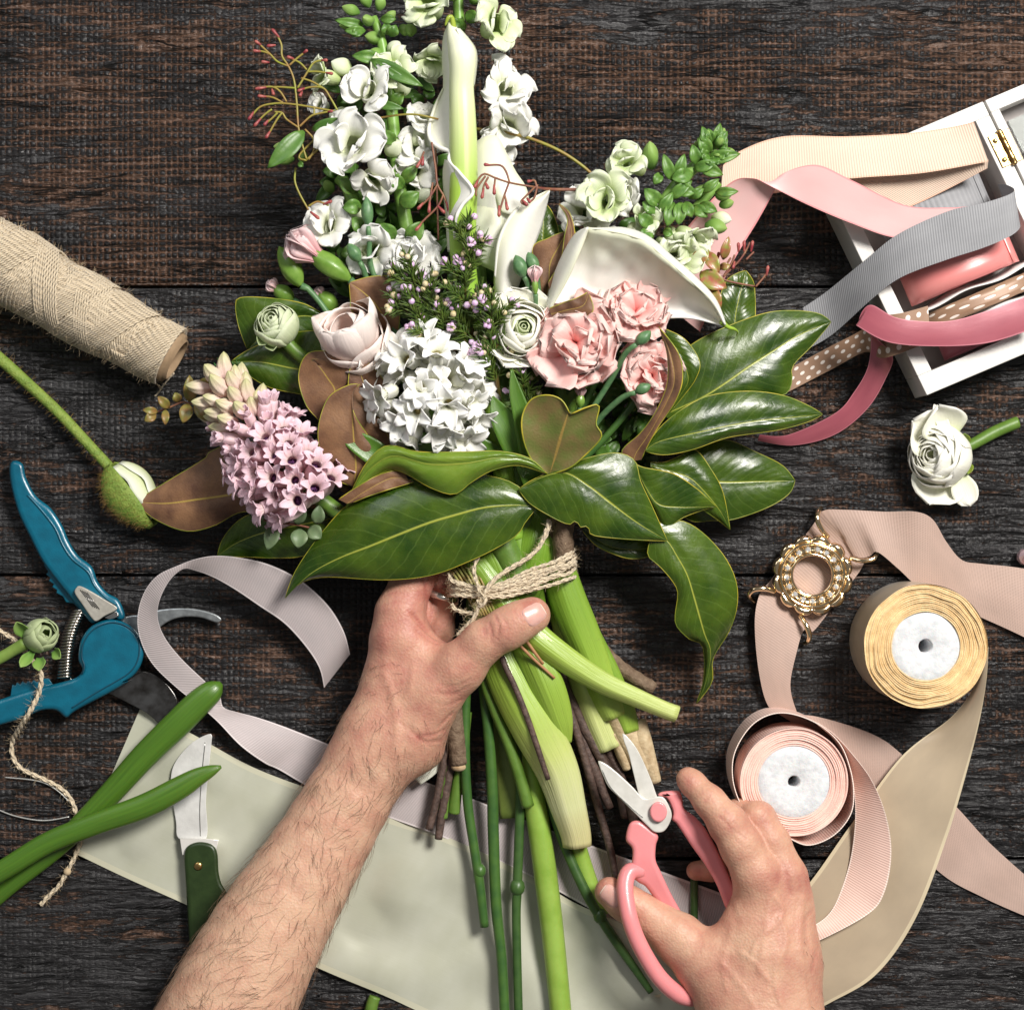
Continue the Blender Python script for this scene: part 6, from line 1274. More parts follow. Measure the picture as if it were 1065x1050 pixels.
leek('green leaf sheath rising from the tie beside the woody branch', [(545, 630, 62, 10), (552, 600, 66, 15), (556, 570, 68, 18), (560, 545, 66, 15), (566, 515, 62, 8)], [.05, .02, 0, 0, 0], .6)
leek('green leaf sheath left of the twine knot', [(520, 660, 62, 8), (524, 630, 68, 13), (520, 600, 70, 16), (508, 570, 68, 17), (500, 545, 64, 10)], [.1, .1, .08, .05, 0], .6)
leek('broad green sheath in the middle of the tie', [(560, 650, 50, 10), (550, 610, 60, 14), (540, 580, 64, 17), (534, 550, 66, 15), (530, 520, 66, 8)], [.05, .02, 0, 0, 0], .6)
ROOTM = simple('root_base', (.60, .48, .30), .7, (.44, .32, .18), 9, (3, .6, 1.5))
mb = MB(); stube(mb, [(640, 738, 34, 12), (652, 760, 30, 14), (664, 785, 26, 12), (672, 800, 22, 9)], 30, 16, flat=.7); stube(mb, [(666, 748, 34, 6), (668, 770, 30, 10), (676, 795, 24, 8), (682, 813, 20, 6)], 24, 12, flat=.7); stube(mb, [(640, 760, 28, 8), (648, 785, 24, 7), (652, 800, 22, 4)], 20, 10)
o = mb.build('root_base', ROOTM); tag(o, 'pale brown split stem base behind the open scissor blades', 'stem')
# loose leaves/olive blade
OLV = simple('olive_stem', (.12, .17, .03), .45, (.17, .22, .05), 20, (3, .2))
mb = MB(); blade_leaf(mb, [(505, 640, 34, 10), (515, 700, 30, 13), (524, 750, 26, 15), (530, 800, 22, 15), (534, 850, 18, 14)], -.25); o = mb.build('broad_stem', OLV, solid=3); tag(o, 'flat olive green stem cut square behind the dark green ones', 'stem')
# woody twigs
BARKD = simple('twig_bark', (.055, .035, .028), .6, (.12, .075, .06), 6, (3, .7, 1.5))
for k, (pts_, lab) in enumerate((
    ([(520, 600, 50, 4), (560, 665, 44, 4), (585, 720, 38, 4.2), (604, 775, 32, 4.4), (620, 832, 26, 4.2), (634, 880, 22, 4), (641, 916, 20, 3.8)], 'long thin dark twig reaching furthest down beside the white stem base'),
    ([(530, 600, 46, 5), (572, 680, 38, 5), (600, 740, 30, 5.4), (622, 782, 26, 5.4), (645, 812, 22, 5), (664, 836, 20, 4.6)], 'dark twig passing behind the scissor blades'),
    ([(525, 600, 42, 5), (566, 680, 34, 5.5), (594, 740, 27, 5.6), (616, 795, 22, 5.4), (634, 840, 18, 4.4)], 'dark twig pressed against the white stem base'),
    ([(540, 600, 40, 5), (580, 680, 30, 5.5), (608, 730, 24, 5.6), (632, 780, 18, 5.5), (652, 826, 16, 5), (662, 866, 14, 4.6)], 'dark twig ending beside the scissor pivot'),
    ([(545, 610, 34, 5), (590, 700, 22, 5), (618, 760, 16, 5), (640, 806, 14, 5), (650, 850, 12, 4)], 'lowest of the dark twigs lying on the wood'))):
    mb = MB(); stube(mb, pts_, 50, 12, fn=lambda t, a, k=k: 1 + .10 * math.sin(t * 40 + k) * math.sin(a + k)); o = mb.build('twig', BARKD); tag(o, lab, 'twig', 'dark woody twigs')
for pts_, lab in (([(500, 610, 60, 3), (522, 683, 80, 3), (536, 715, 80, 3), (548, 745, 78, 3.1), (560, 780, 74, 3), (570, 810, 68, 2.6)], 'slim brown twig lying on top of the thickest stem'),
                  ([(470, 700, 40, 8), (472, 748, 38, 9.5), (475, 775, 36, 9.5), (477, 794, 34, 9)], 'stout brown twig with a pale cut end below the palm'),
                  ([(470, 740, 34, 4), (462, 790, 30, 4), (453, 835, 26, 4), (446, 862, 24, 4)], 'thin brown twig left of the green stems'),
                  ([(474, 760, 30, 4), (466, 810, 26, 4.5), (459, 850, 24, 4.5), (456, 872, 22, 4)], 'thin brown twig with a broken pale tip')):
    mb = MB(); stube(mb, pts_, 40, 12, fn=lambda t, a: 1 + .07 * math.sin(t * 50) * math.sin(a * 2)); o = mb.build('twig', BARK if 'stout' in lab else BARKD); tag(o, lab, 'twig', 'dark woody twigs')
    if 'stout' in lab: m2 = MB(); m2.ball(P(477, 797, 35), (8 * S, 5 * S, 7 * S), 14, 8); m2.build('cut_end', CUTW, o)
mb = MB(); stube(mb, [(538, 668, 88, 1.6), (556, 686, 84, 1.6), (577, 705, 80, 1.3)], 12, 7); stube(mb, [(546, 664, 88, 1.7), (556, 678, 86, 1.7), (565, 690, 82, 1.4)], 12, 7)
o = mb.build('needle_pair', simple('orange_needle', (.40, .20, .09), .5)); tag(o, 'two orange brown pine-like needles just below the thumb', 'needle')
mb = MB()
for k in range(7): stube(mb, [(462 + k * 4, 584 - k * 1.5, 74, 1.2), (478 + k * 4, 606, 82, 1.3), (498 + k * 3, 640, 80, 1.3)], 10, 6)
o = mb.build('needle_bunch', simple('tan_needle', (.35, .24, .08), .5, (.20, .26, .05), 9)); tag(o, 'thin tan and green needle stems bound at the left of the twine', 'needle')
# green stems
def gstem(label, pts, mat=STEMD, nodes=(), group='thin green stems hanging down'):
    mb = MB(); stube(mb, pts, 60, 12)
    for (x, y, z, r) in nodes: mb.ball(P(x, y, z), (r * S, r * S * 1.2, r * S), 12, 8)
    o = mb.build('flower_stem', mat); tag(o, label, 'stem', group)
G2 = simple('stem_light', (.20, .34, .04), .4, (.27, .42, .07), 30, (4, .2), Subsurface_Weight=.08)
G3 = simple('stem_blue_green', (.03, .078, .018), .4, (.05, .11, .025), 14)
gstem('dark green stem ending lowest left with a node, left of its neighbour', [(490, 620, 40, 5), (486, 700, 36, 5), (484, 740, 34, 5), (484, 795, 32, 5), (487, 840, 28, 5), (493, 880, 26, 5), (499, 920, 24, 5), (504, 963, 20, 4.6)], nodes=[(499, 905, 25, 6.5)])
gstem('dark ridged green stem running straight down to the photo edge', [(500, 620, 46, 5.5), (502, 700, 40, 5.5), (508, 760, 38, 5.5), (512, 820, 34, 5.8), (513, 865, 30, 5.8), (516, 940, 26, 5.6), (522, 1000, 22, 5.4), (526, 1080, 20, 5.4)])
gstem('green stem crossing diagonally over the others, cut at its lower end', [(496, 640, 52, 5), (504, 705, 50, 5.5), (514, 735, 50, 6), (530, 775, 46, 6), (542, 812, 42, 6.2), (549, 838, 38, 6.6)], mat=STEMG)
gstem('dark stem with a swollen node above the bottom edge', [(520, 660, 36, 4.5), (534, 740, 32, 4.5), (541, 800, 28, 4.8), (540, 860, 26, 5), (538, 920, 24, 5), (537, 960, 22, 4.6), (540, 1080, 20, 4.6)], mat=G3, nodes=[(538, 922, 24, 8)])
gstem('thick light green stem, widest of those reaching the bottom edge', [(540, 700, 26, 9), (546, 760, 24, 10.5), (554, 820, 24, 11.5), (562, 870, 22, 12), (570, 930, 20, 12), (577, 990, 18, 11.5), (586, 1080, 16, 11)], mat=G2)
gstem('thin dark green stem between the crossing one and the light one', [(528, 680, 32, 4), (540, 760, 28, 4.4), (550, 810, 26, 4.6), (557, 856, 22, 4.4)], mat=G3)
gstem('jointed green stem slanting right towards the scissor handle', [(560, 780, 24, 4.5), (577, 850, 24, 4.8), (592, 890, 24, 5.2), (608, 925, 24, 5.4), (622, 950, 22, 5), (645, 985, 18, 5), (677, 1031, 14, 3.6)], mat=G3, nodes=[(624, 952, 22, 7)])
gstem('light green stem half hidden behind the jointed one', [(580, 800, 18, 8), (598, 870, 18, 9), (612, 915, 16, 9), (626, 950, 14, 8.5)], mat=G2)
gstem('short green stem with a cut end left of the stout twig', [(474, 740, 28, 4.5), (470, 780, 26, 5), (464, 815, 24, 5.4), (460, 850, 22, 5.6)], mat=STEMG)
gstem('short green stem with a cut end right of its twin', [(486, 740, 26, 5), (480, 790, 24, 5.5), (475, 820, 22, 6), (472, 845, 20, 6.4)], mat=STEMG)
gstem('green stem showing between handle and thumb web of the scissors', [(722, 900, 8, 4), (722, 930, 8, 4.2), (721, 985, 8, 4)], mat=G3)
gstem('short green stem tip at the bottom edge', [(390, 1036, 8, 6), (386, 1048, 8, 6.5), (380, 1085, 8, 6.5)], mat=STEMG)
gstem('green stem peeking out under the wrist edge of the right hand', [(728, 1020, 8, 4), (730, 1040, 8, 4.4), (732, 1085, 8, 4.4)], mat=STEMG)
mb = MB(); blade_leaf(mb, [(474, 740, 26, 5), (463, 772, 26, 8), (450, 796, 24, 8), (434, 812, 22, 5)], .2); o = mb.build('pale_leaf', simple('pale_leaf', (.66, .68, .58), .5), solid=1.5); tag(o, 'small whitish leaf base sticking out under the wrist', 'leaf')
# twine tie
tie = thing('twine_tie', 'jute twine wound around the stems and knotted above the thumb', 'twine', P(530, 600, 60))
mb = MB(); rn = random.Random(9); fz = MB()
for k in range(7):
    o_ = (k - 3) * 3.1 + rn.uniform(-1.2, 1.2); q_ = [(470, 618 + o_ * .75, 34), (466, 612 + o_ * .75, 62), (474, 612 + o_ * .8 + (k % 2) * 2, 84), (500, 616 + o_ * .5, 93), (525, 612 + o_ * .8, 94), (550, 604 + o_ * 1.0, 92), (575, 595 + o_ * 1.15, 90), (590, 588 + o_ * 1.3, 86), (597, 584 + o_ * 1.4, 70), (598, 584 + o_ * 1.4, 44)]
    q_ = [(p[0] + rn.uniform(-.6, .6), p[1] + rn.uniform(-1.9, 1.9), p[2] + rn.uniform(-1, 3)) for p in q_]
    strand(mb, q_, 2.1, 110, pitch=7)
    strand_fuzz(fz, q_, 2.5, 60, 6, rn)
for q_ in ([(571, 540, 96), (568, 552, 98), (560, 570, 98), (545, 582, 99), (525, 594, 101), (510, 608, 103), (500, 625, 104), (494, 640, 102), (486, 650, 98), (476, 660, 92)], [(573, 542, 95), (566, 560, 97), (552, 578, 98), (530, 592, 100), (512, 604, 102), (502, 620, 103)],
           [(498, 578, 96), (493, 590, 98), (495, 603, 100), (499, 615, 102), (504, 628, 103)], [(466, 596, 88), (470, 604, 90), (480, 608, 92), (500, 612, 95)], [(501, 618, 105), (505, 624, 108), (500, 630, 107), (497, 624, 104)], [(497, 638, 98), (484, 637, 96), (473, 633, 94), (470, 628, 92)], [(476, 660, 92), (484, 652, 96), (492, 644, 100), (498, 630, 104)]):
    strand(mb, q_, 2.1, 90, pitch=7); strand_fuzz(fz, q_, 2.2, 60, 7, rn)
mb.build('cord', TWINE, tie); fz.build('fibre', FUZZ, tie)
# ================= scissors and hands
PINKPL = simple('pink_plastic', (.80, .27, .28), .36, (.76, .25, .26), 30, (2, .08), Subsurface_Weight=.08, Coat_Weight=.15)
SCB = simple('white_blade', (.72, .71, .66), .3, (.60, .59, .54), 16, (5, .2), Metallic=.15, Coat_Weight=.3)
k8 = .2953
def z8(l): return [(580 + k8 * a, 740 + k8 * b) for a, b in l]
sc_t = thing('scissors', 'open pink-handled scissors with short white blades in the right hand', 'scissors', P(685, 844, 30))
mb = MB(); slab(mb, z8([(229, 75), (250, 92), (276, 125), (300, 170), (330, 240), (352, 300), (380, 330), (350, 380), (310, 340), (288, 300), (270, 230), (250, 150), (232, 100)]), 60, 63.5, .9, 70); mb.build('blade', SCB, sc_t)
mb = MB(); slab(mb, z8([(143, 172), (172, 184), (215, 218), (262, 262), (305, 304), (345, 298), (372, 300), (392, 330), (402, 365), (390, 400), (370, 422), (340, 422), (315, 400), (270, 355), (220, 305), (180, 265), (160, 225), (148, 195)]), 64.5, 69, 1.3, 100); mb.build('blade', SCB, sc_t)
mb = MB(); stube(mb, [(p[0], p[1], 69.3, .5) for p in z8([(158, 205), (185, 262), (240, 318), (300, 372)])], 30, 6); mb.build('cutting_edge', simple('edge_grey', (.38, .38, .36), .3, None, Metallic=.5), sc_t)
mb = MB(); slab(mb, z8([(355 + 30 * math.cos(a), 352 + 36 * math.sin(a)) for a in [i * PI / 8 for i in range(16)]]), 68, 75, 2, 40); mb.build('pivot_cap', PINKPL, sc_t)
mb = MB(); slab(mb, z8([(352, 290), (372, 280), (425, 278), (438, 300), (446, 340), (480, 366), (520, 410), (560, 480), (606, 580), (640, 660), (600, 700), (560, 610), (520, 540), (470, 470), (420, 395), (402, 380), (405, 350), (385, 305), (360, 300)]), 44, 66, 5, 110, tilt=lambda x, y: -8 * sstep((y - 860) / 90)); mb.build('handle', PINKPL, sc_t)
mb = MB(); slab(mb, z8([(250, 398), (272, 382), (300, 388), (352, 432), (346, 470), (345, 520), (362, 560), (400, 640), (440, 712), (470, 770), (430, 790), (395, 735), (350, 670), (310, 615), (285, 600), (255, 570), (262, 525), (262, 480), (240, 450)]), 46, 66, 5, 120, tilt=lambda x, y: -16 * sstep((y - 890) / 80)); h_l = mb.build('handle', PINKPL, sc_t)
mb = MB(); stube(mb, [(p[0], p[1], z, r) for (p, z, r) in zip(z8([(300, 560), (258, 560), (240, 590), (238, 640), (252, 720), (275, 790), (310, 860), (355, 930), (405, 980), (450, 1004), (500, 1010), (550, 1010)]), (58, 62, 66, 72, 78, 78, 76, 72, 66, 60, 50, 44), (7, 8.5, 8.6, 8.4, 8.4, 8.4, 8.4, 8.6, 8.8, 8.6, 7.5, 7))], 90, 18, flat=1.0); mb.build('finger_loop', PINKPL, h_l)

# ---- hands as smooth implicit surfaces
def rc(X, Y, Z, a, b, zs=1.0):
    """round cone a=(x,y,z,r) -> b; zs>1 flattens in height about its own axis"""
    ax, ay, az, ra = a; bx, by, bz, rb = b
    dx, dy, dz = bx - ax, by - ay, (bz - az); L2 = dx * dx + dy * dy + dz * dz
    t = np.clip(((X - ax) * dx + (Y - ay) * dy + (Z - az) * dz) / L2, 0, 1)
    qx = X - (ax + t * dx); qy = Y - (ay + t * dy); qz = (Z - (az + t * dz)) * zs
    return np.sqrt(qx * qx + qy * qy + qz * qz) - (ra + t * (rb - ra))
def smin(a, b, k):
    h = np.clip(.5 + .5 * (b - a) / k, 0, 1); return b + (a - b) * h - k * h * (1 - h)
def chain(X, Y, Z, pts, k=6, zs=1.0):
    d = None
    if k > 18: pts = cr(pts, 3 * len(pts)); k = 4
    for a, b in zip(pts, pts[1:]):
        e = rc(X, Y, Z, a, b, zs); d = e if d is None else smin(d, e, k)
    return d
def f_left(X, Y, Z):
    arm = chain(X, Y, Z, [(120, 1270, 72, 76), (208, 1110, 72, 70), (270, 985, 68, 60), (330, 885, 64, 48), (378, 802, 62, 42.5), (392, 775, 62, 41)], 26, 1.22)
    back = rc(X, Y, Z, (392, 780, 62, 37), (417, 668, 66, 28.5), 1.1)
    back = smin(back, rc(X, Y, Z, (412, 760, 56, 34), (436, 690, 60, 30)), 14)
    back = smin(back, rc(X, Y, Z, (436, 752, 58, 26), (440, 778, 52, 20)), 14)
    thumb = chain(X, Y, Z, [(420, 770, 64, 33), (448, 722, 74, 31), (478, 694, 88, 25), (503, 667, 100, 20.5), (527, 653.5, 106, 20.3), (540, 646, 107, 18.6), (553.5, 639.5, 105, 18.0)], 8)
    d = smin(arm, back, 24); d = smin(d, thumb, 20)
    idx = chain(X, Y, Z, [(414, 662, 66, 28), (416, 638, 66, 25), (430, 600, 62, 21.5), (446, 578, 54, 18), (480, 568, 44, 16), (520, 575, 36, 14)], 8)
    midf = chain(X, Y, Z, [(420, 680, 40, 26), (438, 640, 36, 21), (446, 606, 32, 18), (470, 590, 26, 16), (510, 596, 20, 13)], 7)
    ring = chain(X, Y, Z, [(436, 690, 34, 22), (456, 655, 32, 16), (463, 625, 40, 12.5), (461, 603, 48, 11.5), (462, 594, 50, 11)], 6)
    web = chain(X, Y, Z, [(425, 672, 66, 24), (447, 690, 66, 22)], 6)
    d = smin(d, web, 12)
    a = smin(d, idx, 14); b = smin(d, midf, 12); c = smin(d, ring, 8)
    return smin(smin(a, b, 3), c, 2)
def f_right(X, Y, Z):
    arm = chain(X, Y, Z, [(860, 1400, 74, 76), (820, 1200, 72, 66), (800, 1105, 70, 60)], 20, 1.2)
    palm = chain(X, Y, Z, [(797, 1090, 68, 62), (795, 1030, 66, 58), (798, 985, 66, 46)], 20, 1.45)
    palm = smin(palm, rc(X, Y, Z, (800, 990, 66, 42), (794, 930, 68, 27), 1.15), 18)
    palm = smin(palm, rc(X, Y, Z, (815, 1000, 62, 38), (820, 935, 62, 22), 1.15), 16)
    palm = smin(palm, rc(X, Y, Z, (765, 990, 60, 30), (782, 950, 62, 24), 1.1), 16)
    thumb = chain(X, Y, Z, [(768, 1048, 58, 40), (738, 1005, 56, 32), (705, 975, 52, 24.5), (684, 960, 50, 19.5), (667, 948.5, 50, 17.8), (650, 938, 50, 16.8), (634, 927, 49, 14.8)], 10)
    d = smin(arm, palm, 20); d = smin(d, thumb, 18)
    idx = chain(X, Y, Z, [(797, 935, 68, 27), (788, 910, 76, 25.5), (771, 880, 82, 21.5), (757, 856, 84, 19.8), (738, 833, 78, 16), (720, 814, 70, 13), (715, 809, 68, 11.5)], 7)
    mid = chain(X, Y, Z, [(822, 945, 60, 24), (818, 912, 66, 21.5), (803, 876, 66, 18.5), (789, 851, 62, 17.5), (768, 846, 46, 15), (750, 862, 34, 13)], 6)
    rng_ = chain(X, Y, Z, [(820, 960, 44, 24), (800, 905, 34, 18), (770, 895, 24, 14), (740, 904, 22, 11.5), (724, 905, 22, 10.2)], 6)
    a = smin(d, idx, 12); b = smin(d, mid, 12); c = smin(d, rng_, 8)
    return smin(smin(a, b, 2.5), c, 2)
def nets(f, lo, hi, h):
    xs = np.arange(lo[0], hi[0], h, dtype=np.float32); ys = np.arange(lo[1], hi[1], h, dtype=np.float32); zs = np.arange(lo[2], hi[2], h, dtype=np.float32)
    X, Y, Z = np.meshgrid(xs, ys, zs, indexing='ij'); D = f(X, Y, Z); s = D < 0
    nx, ny, nz = D.shape
    cs = [(i, j, k) for i in (0, 1) for j in (0, 1) for k in (0, 1)]
    sl = lambda A, c: A[c[0]:nx - 1 + c[0], c[1]:ny - 1 + c[1], c[2]:nz - 1 + c[2]]
    cnt = sum(sl(s, c).astype(np.int8) for c in cs); act = (cnt > 0) & (cnt < 8)
    idx = -np.ones(act.shape, np.int64); ai = np.argwhere(act); idx[act] = np.arange(len(ai))
    acc = np.zeros((len(ai), 3)); num = np.zeros(len(ai))
    for c in cs:
        for ax in range(3):
            if c[ax]: continue
            c2 = list(c); c2[ax] = 1
            a = sl(D, c)[act]; b = sl(D, tuple(c2))[act]; m = (a < 0) != (b < 0); t = np.where(m, a / np.where(m, a - b, 1), 0)
            p = np.array(c, float)[None].repeat(len(ai), 0); p[:, ax] += t; acc[m] += p[m]; num[m] += 1
    V = (ai + acc / num[:, None]) * h + np.array(lo)
    F = []
    for ax in range(3):
        o1, o2 = [(1, 2), (2, 0), (0, 1)][ax]
        n = [nx, ny, nz]; r = [slice(1, n[i] - 1) for i in range(3)]; r[ax] = slice(0, n[ax] - 1); r2 = list(r); r2[ax] = slice(1, n[ax])
        a = s[tuple(r)]; b = s[tuple(r2)]; e = np.argwhere(a != b); off = np.array([r[0].start, r[1].start, r[2].start]); sg = a[tuple(e.T)]; e = e + off
        def g(d1, d2):
            q = e.copy(); q[:, o1] -= d1; q[:, o2] -= d2; return idx[q[:, 0], q[:, 1], q[:, 2]]
        Q = np.stack([g(0, 0), g(1, 0), g(1, 1), g(0, 1)], 1); Q[~sg] = Q[~sg][:, ::-1]; F.append(Q)
    F = np.concatenate(F); F = F[(F >= 0).all(1)]
    return V, F
def grad(f, V, e=.6):
    g = []
    for ax in range(3):
        d = np.zeros(3); d[ax] = e; A = V + d; B = V - d
        g.append(f(A[:, 0], A[:, 1], A[:, 2]) - f(B[:, 0], B[:, 1], B[:, 2]))
    G = np.stack(g, 1); return G / (np.linalg.norm(G, axis=1, keepdims=True) + 1e-9)
def topz(f, x, y):
    z = 150.0
    for _ in range(80):
        d = float(f(np.array([x]), np.array([y]), np.array([z]))[0])
        if d < .03: break
        z -= d * .7
        if z < 0: break
    return z
def line_d(V, pts):
    best = np.full(len(V), 1e9)
    pts = [p[:2] for p in cr(pts, max(6, 5 * len(pts)))]
    for a, b in zip(pts, pts[1:]):
        ab = np.array([b[0] - a[0], b[1] - a[1]]); t = np.clip(((V[:, :2] - np.array(a)) @ ab) / (ab @ ab + 1e-9), 0, 1)
        q = V[:, :2] - (np.array(a) + t[:, None] * ab); best = np.minimum(best, np.hypot(q[:, 0], q[:, 1]))
    return best
def make_hand(f, lo, hi, h, creases, ridges, reds, pale):
    V, F = nets(f, lo, hi, h)
    for _ in range(3):
        G = grad(f, V); V = V - G * f(V[:, 0], V[:, 1], V[:, 2])[:, None] * .9
    G = grad(f, V); up = np.clip(G[:, 2] * 1.6 + .25, 0, 1); disp = np.zeros(len(V))
    for pts, w, dpt in creases: disp -= dpt * np.exp(-(line_d(V, pts) / w) ** 2) * up
    for pts, w, dpt in ridges: disp += dpt * np.exp(-(line_d(V, pts) / w) ** 2) * up
    V = V + G * disp[:, None]
    tone = np.full(len(V), .32)
    for (x, y, r, a) in reds: tone += a * np.exp(-(((V[:, 0] - x) ** 2 + (V[:, 1] - y) ** 2) / r ** 2))
    for (x, y, r, a) in pale: tone -= a * np.exp(-(((V[:, 0] - x) ** 2 + (V[:, 1] - y) ** 2) / r ** 2))
    for pts, w, dpt in creases: tone += .14 * np.exp(-(line_d(V, pts) / (w * .9)) ** 2) * up
    return V, F, G, np.clip(tone, 0, 1)
cr_l = [([(515, 640), (519, 652), (517, 664)], 1.3, 1.3), ([(520, 638), (525, 648), (524, 658)], 1.2, 1.0), ([(509, 648), (512, 660), (510, 670)], 1.2, 1.0), ([(526, 645), (529, 655), (527, 664)], 1.1, .7), ([(503, 652), (505, 664)], 1.2, .5),
        ([(430, 640), (440, 652), (452, 662), (462, 666)], 2.0, 2.6), ([(432, 655), (442, 662), (455, 669)], 1.6, 1.3), ([(440, 600), (443, 620), (443, 645)], 1.4, 1.4), ([(449, 604), (450, 625), (448, 645)], 1.2, 1.0), ([(424, 634), (434, 644), (440, 650)], 1.4, .9),
        ([(455, 757), (462, 750), (470, 742)], 1.4, 1.2), ([(440, 765), (452, 764), (462, 758)], 1.4, 1.1), ([(425, 755), (440, 770), (458, 770)], 1.6, 1.2), ([(415, 750), (430, 764), (448, 776)], 1.3, .8), ([(452, 720), (470, 722), (486, 714)], 1.3, .7), ([(458, 712), (475, 713), (490, 706)], 1.2, .6), ([(448, 730), (465, 733), (480, 727)], 1.2, .6),
        ([(400, 620), (412, 616), (424, 618)], 1.2, .5), ([(398, 630), (412, 626), (424, 628)], 1.2, .5)]
rd_l = [([(400, 700), (412, 740), (410, 790), (390, 830)], 4.5, 1.3), ([(470, 700), (440, 735), (428, 780)], 5, 1.2), ([(398, 650), (402, 690)], 6, .8), ([(430, 690), (425, 720), (405, 745)], 3, .7), ([(370, 830), (330, 900), (300, 970)], 5, 1.0)]
red_l = [(553, 632, 18, .35), (520, 652, 16, .25), (480, 690, 22, .18), (415, 635, 24, .22), (450, 655, 22, .22), (458, 605, 18, .35), (400, 670, 26, .22), (445, 760, 26, .12), (440, 620, 20, .2), (430, 710, 60, .12)]
pal_l = [(300, 930, 70, .22), (240, 1020, 80, .25), (360, 830, 50, .12)]
Vl, Fl, Gl, tl = make_hand(f_left, (20, 545, -12), (600, 1330, 152), 2.5, cr_l, rd_l, red_l, pal_l)
cr_r = [([(752, 842), (760, 848), (766, 858)], 1.3, .8), ([(748, 848), (756, 856), (762, 864)], 1.3, .8), ([(768, 866), (776, 872)], 1.3, .6), ([(764, 872), (774, 880), (782, 880)], 1.2, .6), ([(738, 826), (733, 834)], 1.2, .6), ([(796, 843), (790, 856)], 1.2, .5),
        ([(664, 936), (660, 946), (664, 956)], 1.2, .8), ([(670, 940), (667, 950), (670, 960)], 1.2, .6), ([(722, 962), (730, 975), (728, 990)], 1.3, .4), ([(845, 945), (838, 960), (842, 990)], 1.6, 1.0), ([(850, 985), (844, 1010)], 1.4, .8), ([(818, 908), (822, 930)], 3.0, .8), ([(760, 940), (766, 960)], 3, .6)]
rd_r = [([(806, 932), (814, 946), (806, 962), (792, 972), (782, 990)], 2.4, 1.5), ([(812, 955), (818, 980), (806, 1010), (812, 1045)], 2.6, 1.5), ([(770, 990), (784, 1000), (800, 1020)], 2.4, .9), ([(835, 935), (832, 970), (836, 1020), (842, 1060)], 3.2, 1.4), ([(800, 920), (798, 960), (790, 1010)], 4, 1.0), ([(750, 1000), (775, 1030), (790, 1060)], 3, .8), ([(760, 970), (752, 1000), (756, 1030)], 3, .7)]
red_r = [(806, 912, 18, .30), (838, 918, 15, .34), (715, 808, 14, .30), (757, 856, 16, .18), (632, 922, 16, .35), (790, 852, 16, .2), (724, 906, 14, .3), (845, 1000, 24, .16), (760, 1035, 36, .10), (804, 950, 30, .1)]
pal_r = [(700, 965, 24, .18), (790, 980, 40, .08), (770, 900, 20, .1)]
Vr, Fr, Gr, tr_ = make_hand(f_right, (600, 780, -12), (960, 1430, 152), 2.5, cr_r, rd_r, red_r, pal_r)
n = N('skin'); o = n.obj(); tn = n.attr('tone')
mott = n.noise(o, sc(22), 5, .6); fine = n.noise(o, sc(3.2), 3)
tf = n.math('ADD', tn, n.math('MULTIPLY', n.math('SUBTRACT', mott, .5), 1.15)); tf = n.math('ADD', tf, n.math('MULTIPLY', n.math('SUBTRACT', fine, .5), .18))
col = n.ramp(tf, [(0.0, (.63, .40, .275)), (.35, (.54, .295, .205)), (.68, (.46, .20, .15)), (1.0, (.36, .11, .085))])
vv = n.n.new('ShaderNodeTexVoronoi'); n.link(o, vv.inputs['Vector']); vv.inputs['Scale'].default_value = sc(2.6)
pore = vv.outputs['Distance']
n1 = n.bump(n.noise(n.mapping(o, (1, 1, 1), rot=(0, 0, .6)), sc(6), 5, .68), .30, 1.4); n2 = n.bump(pore, .35, .9, n1)
SKIN = n.out(col, n.ramp(fine, [(.3, .44), (.7, .58)]), n2, Subsurface_Weight=.22, Subsurface_Radius=(.0035, .0014, .0008), Subsurface_Scale=1.0, Specular_IOR_Level=.42)
person = bpy.data.objects.new('person', None)
def pix(V): return [tuple(P(*p)) for p in V]
mb = MB(); mb.v = pix(Vl); nL = len(mb.v); mb.v += pix(Vr); mb.c = list(map(float, tl)) + list(map(float, tr_))
mb.f = [tuple(int(i) for i in q) for q in Fl] + [tuple(int(i) + nL for i in q) for q in Fr]; mb.uv = [[(0, 0)] * 4] * len(mb.f); mb.mi = [0] * len(mb.f)
bpy.data.objects.remove(person)
body = mb.build('person', SKIN, loc=tuple(P(530, 1000, 0))); tag(body, 'person with bare hairy forearm, one hand gripping the bouquet, the other holding scissors', 'person')
bm = bmesh.new(); bm.from_mesh(body.data); bmesh.ops.recalc_face_normals(bm, faces=bm.faces); bm.to_mesh(body.data); bm.free()
# nails
NAIL = simple('nail', (.60, .33, .28), .32, (.66, .40, .34), 9, (4, .1), Subsurface_Weight=.3, Subsurface_Radius=(.002, .001, .0006), Coat_Weight=.3); NTIP = simple('nail_tip', (.74, .62, .52), .35)
def nail(f, c, d, L, W, name='fingernail'):
    d = Vector(d).normalized(); s = Vector((-d.y, d.x)); rows = []; nu, nv = 13, 11
    for i in range(nu):
        u = i / (nu - 1) * 2 - 1; row = []
        for j in range(nv):
            v = j / (nv - 1) * 2 - 1
            w_ = (1 - .10 * (u + 1) / 2 if u > 0 else 1) * math.sqrt(max(0, 1 - max(0, (abs(u) - .45) / .56) ** 2.2))
            x = c[0] + d.x * u * L / 2 + s.x * v * w_ * W / 2; y = c[1] + d.y * u * L / 2 + s.y * v * w_ * W / 2
            z = topz(f, x, y); edge = max(abs(v), abs(u)); row.append(P(x, y, z + .8 - 1.7 * max(0, edge - .82) / .18))
        rows.append(row)
    mb = MB(); mb.grid(rows, None, 0); 
    for q in range(len(mb.f)):
        if q // (nv - 1) >= nu - 2: mb.mi[q] = 1
    return mb.build(name, [NAIL, NTIP], body)
nail(f_left, (556, 638.5), (.84, -.54), 25, 24)
nail(f_right, (636, 931), (-.82, -.57), 26, 22)
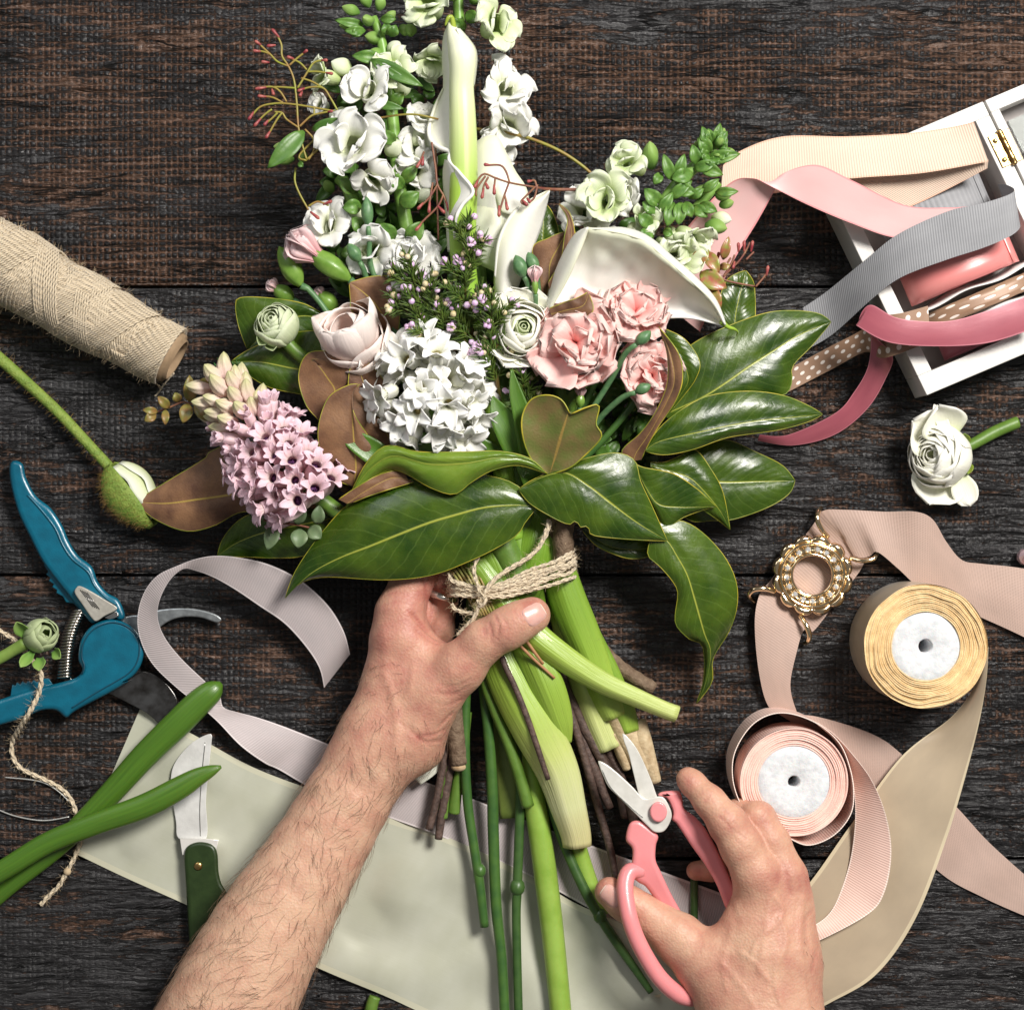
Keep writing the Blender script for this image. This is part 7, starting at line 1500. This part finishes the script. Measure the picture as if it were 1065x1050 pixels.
# ring
mb = MB(); tc = Vector((460, 619, 50)); pth = []
for i in range(40):
    a = 2 * PI * i / 40; pth.append(P(tc.x + 14.2 * math.cos(a), tc.y + 4.0 * math.cos(a) + 1.5 * math.sin(a), tc.z + 14.2 * math.sin(a)))
mb.tube(pth, 3.4 * S, 10, closed=True, flat=.6); ro = mb.build('ring', simple('ring_metal', (.75, .72, .66), .22, None, Metallic=.9)); tag(ro, 'plain silver ring on a finger curled behind the stems', 'ring')
# hair
rn = random.Random(41); HAIR = simple('arm_hair', (.17, .105, .065), .5); hair = MB()
cand = np.where((Vl[:, 1] > 735) & (Vl[:, 1] < 1120) & (Gl[:, 2] > -.25))[0]
def hairs(V, G, ids, cnt, ln, base_dir, wfun=None):
    k = 0
    while k < cnt:
        i = int(rn.choice(ids)); p = V[i]; g = Vector(G[i])
        if wfun and rn.random() > wfun(p): k += 1; continue
        k += 1
        a = base_dir + 1.1 * noise.noise(Vector((p[0] / 75, p[1] / 75, 0))) * 2 + rn.uniform(-.5, .5); d = Vector((math.cos(a), math.sin(a), 0)); d = (d - g * d.dot(g)).normalized()
        L = ln * rn.uniform(.5, 1.3); curl = rn.uniform(-.9, .9); s_ = g.cross(d); pts_ = []
        for t in (0, .33, .66, 1): q = Vector(p) + d * L * t + g * (L * .30 * t * (1.25 - t * .8) + .1) + s_ * curl * L * t * t * .6; pts_.append(P(*q))
        hair.tube(pts_, [.16 * S, .15 * S, .12 * S, .05 * S], 3, cap=False)
hairs(Vl, Gl, cand, 900, 22, 1.9, lambda p: min(1, (p[1] - 735) / 60))
cand = np.where((Vl[:, 1] > 690) & (Vl[:, 1] < 760) & (Gl[:, 2] > 0) & (Vl[:, 0] < 420))[0]; hairs(Vl, Gl, cand, 60, 9, 1.9)
cand = np.where((Vr[:, 1] > 960) & (Vr[:, 0] > 835) & (Gr[:, 2] > -.2))[0]; hairs(Vr, Gr, cand, 130, 8, 1.2)
hb = hair.build('arm_hair', HAIR, body); hb['kind'] = 'stuff'
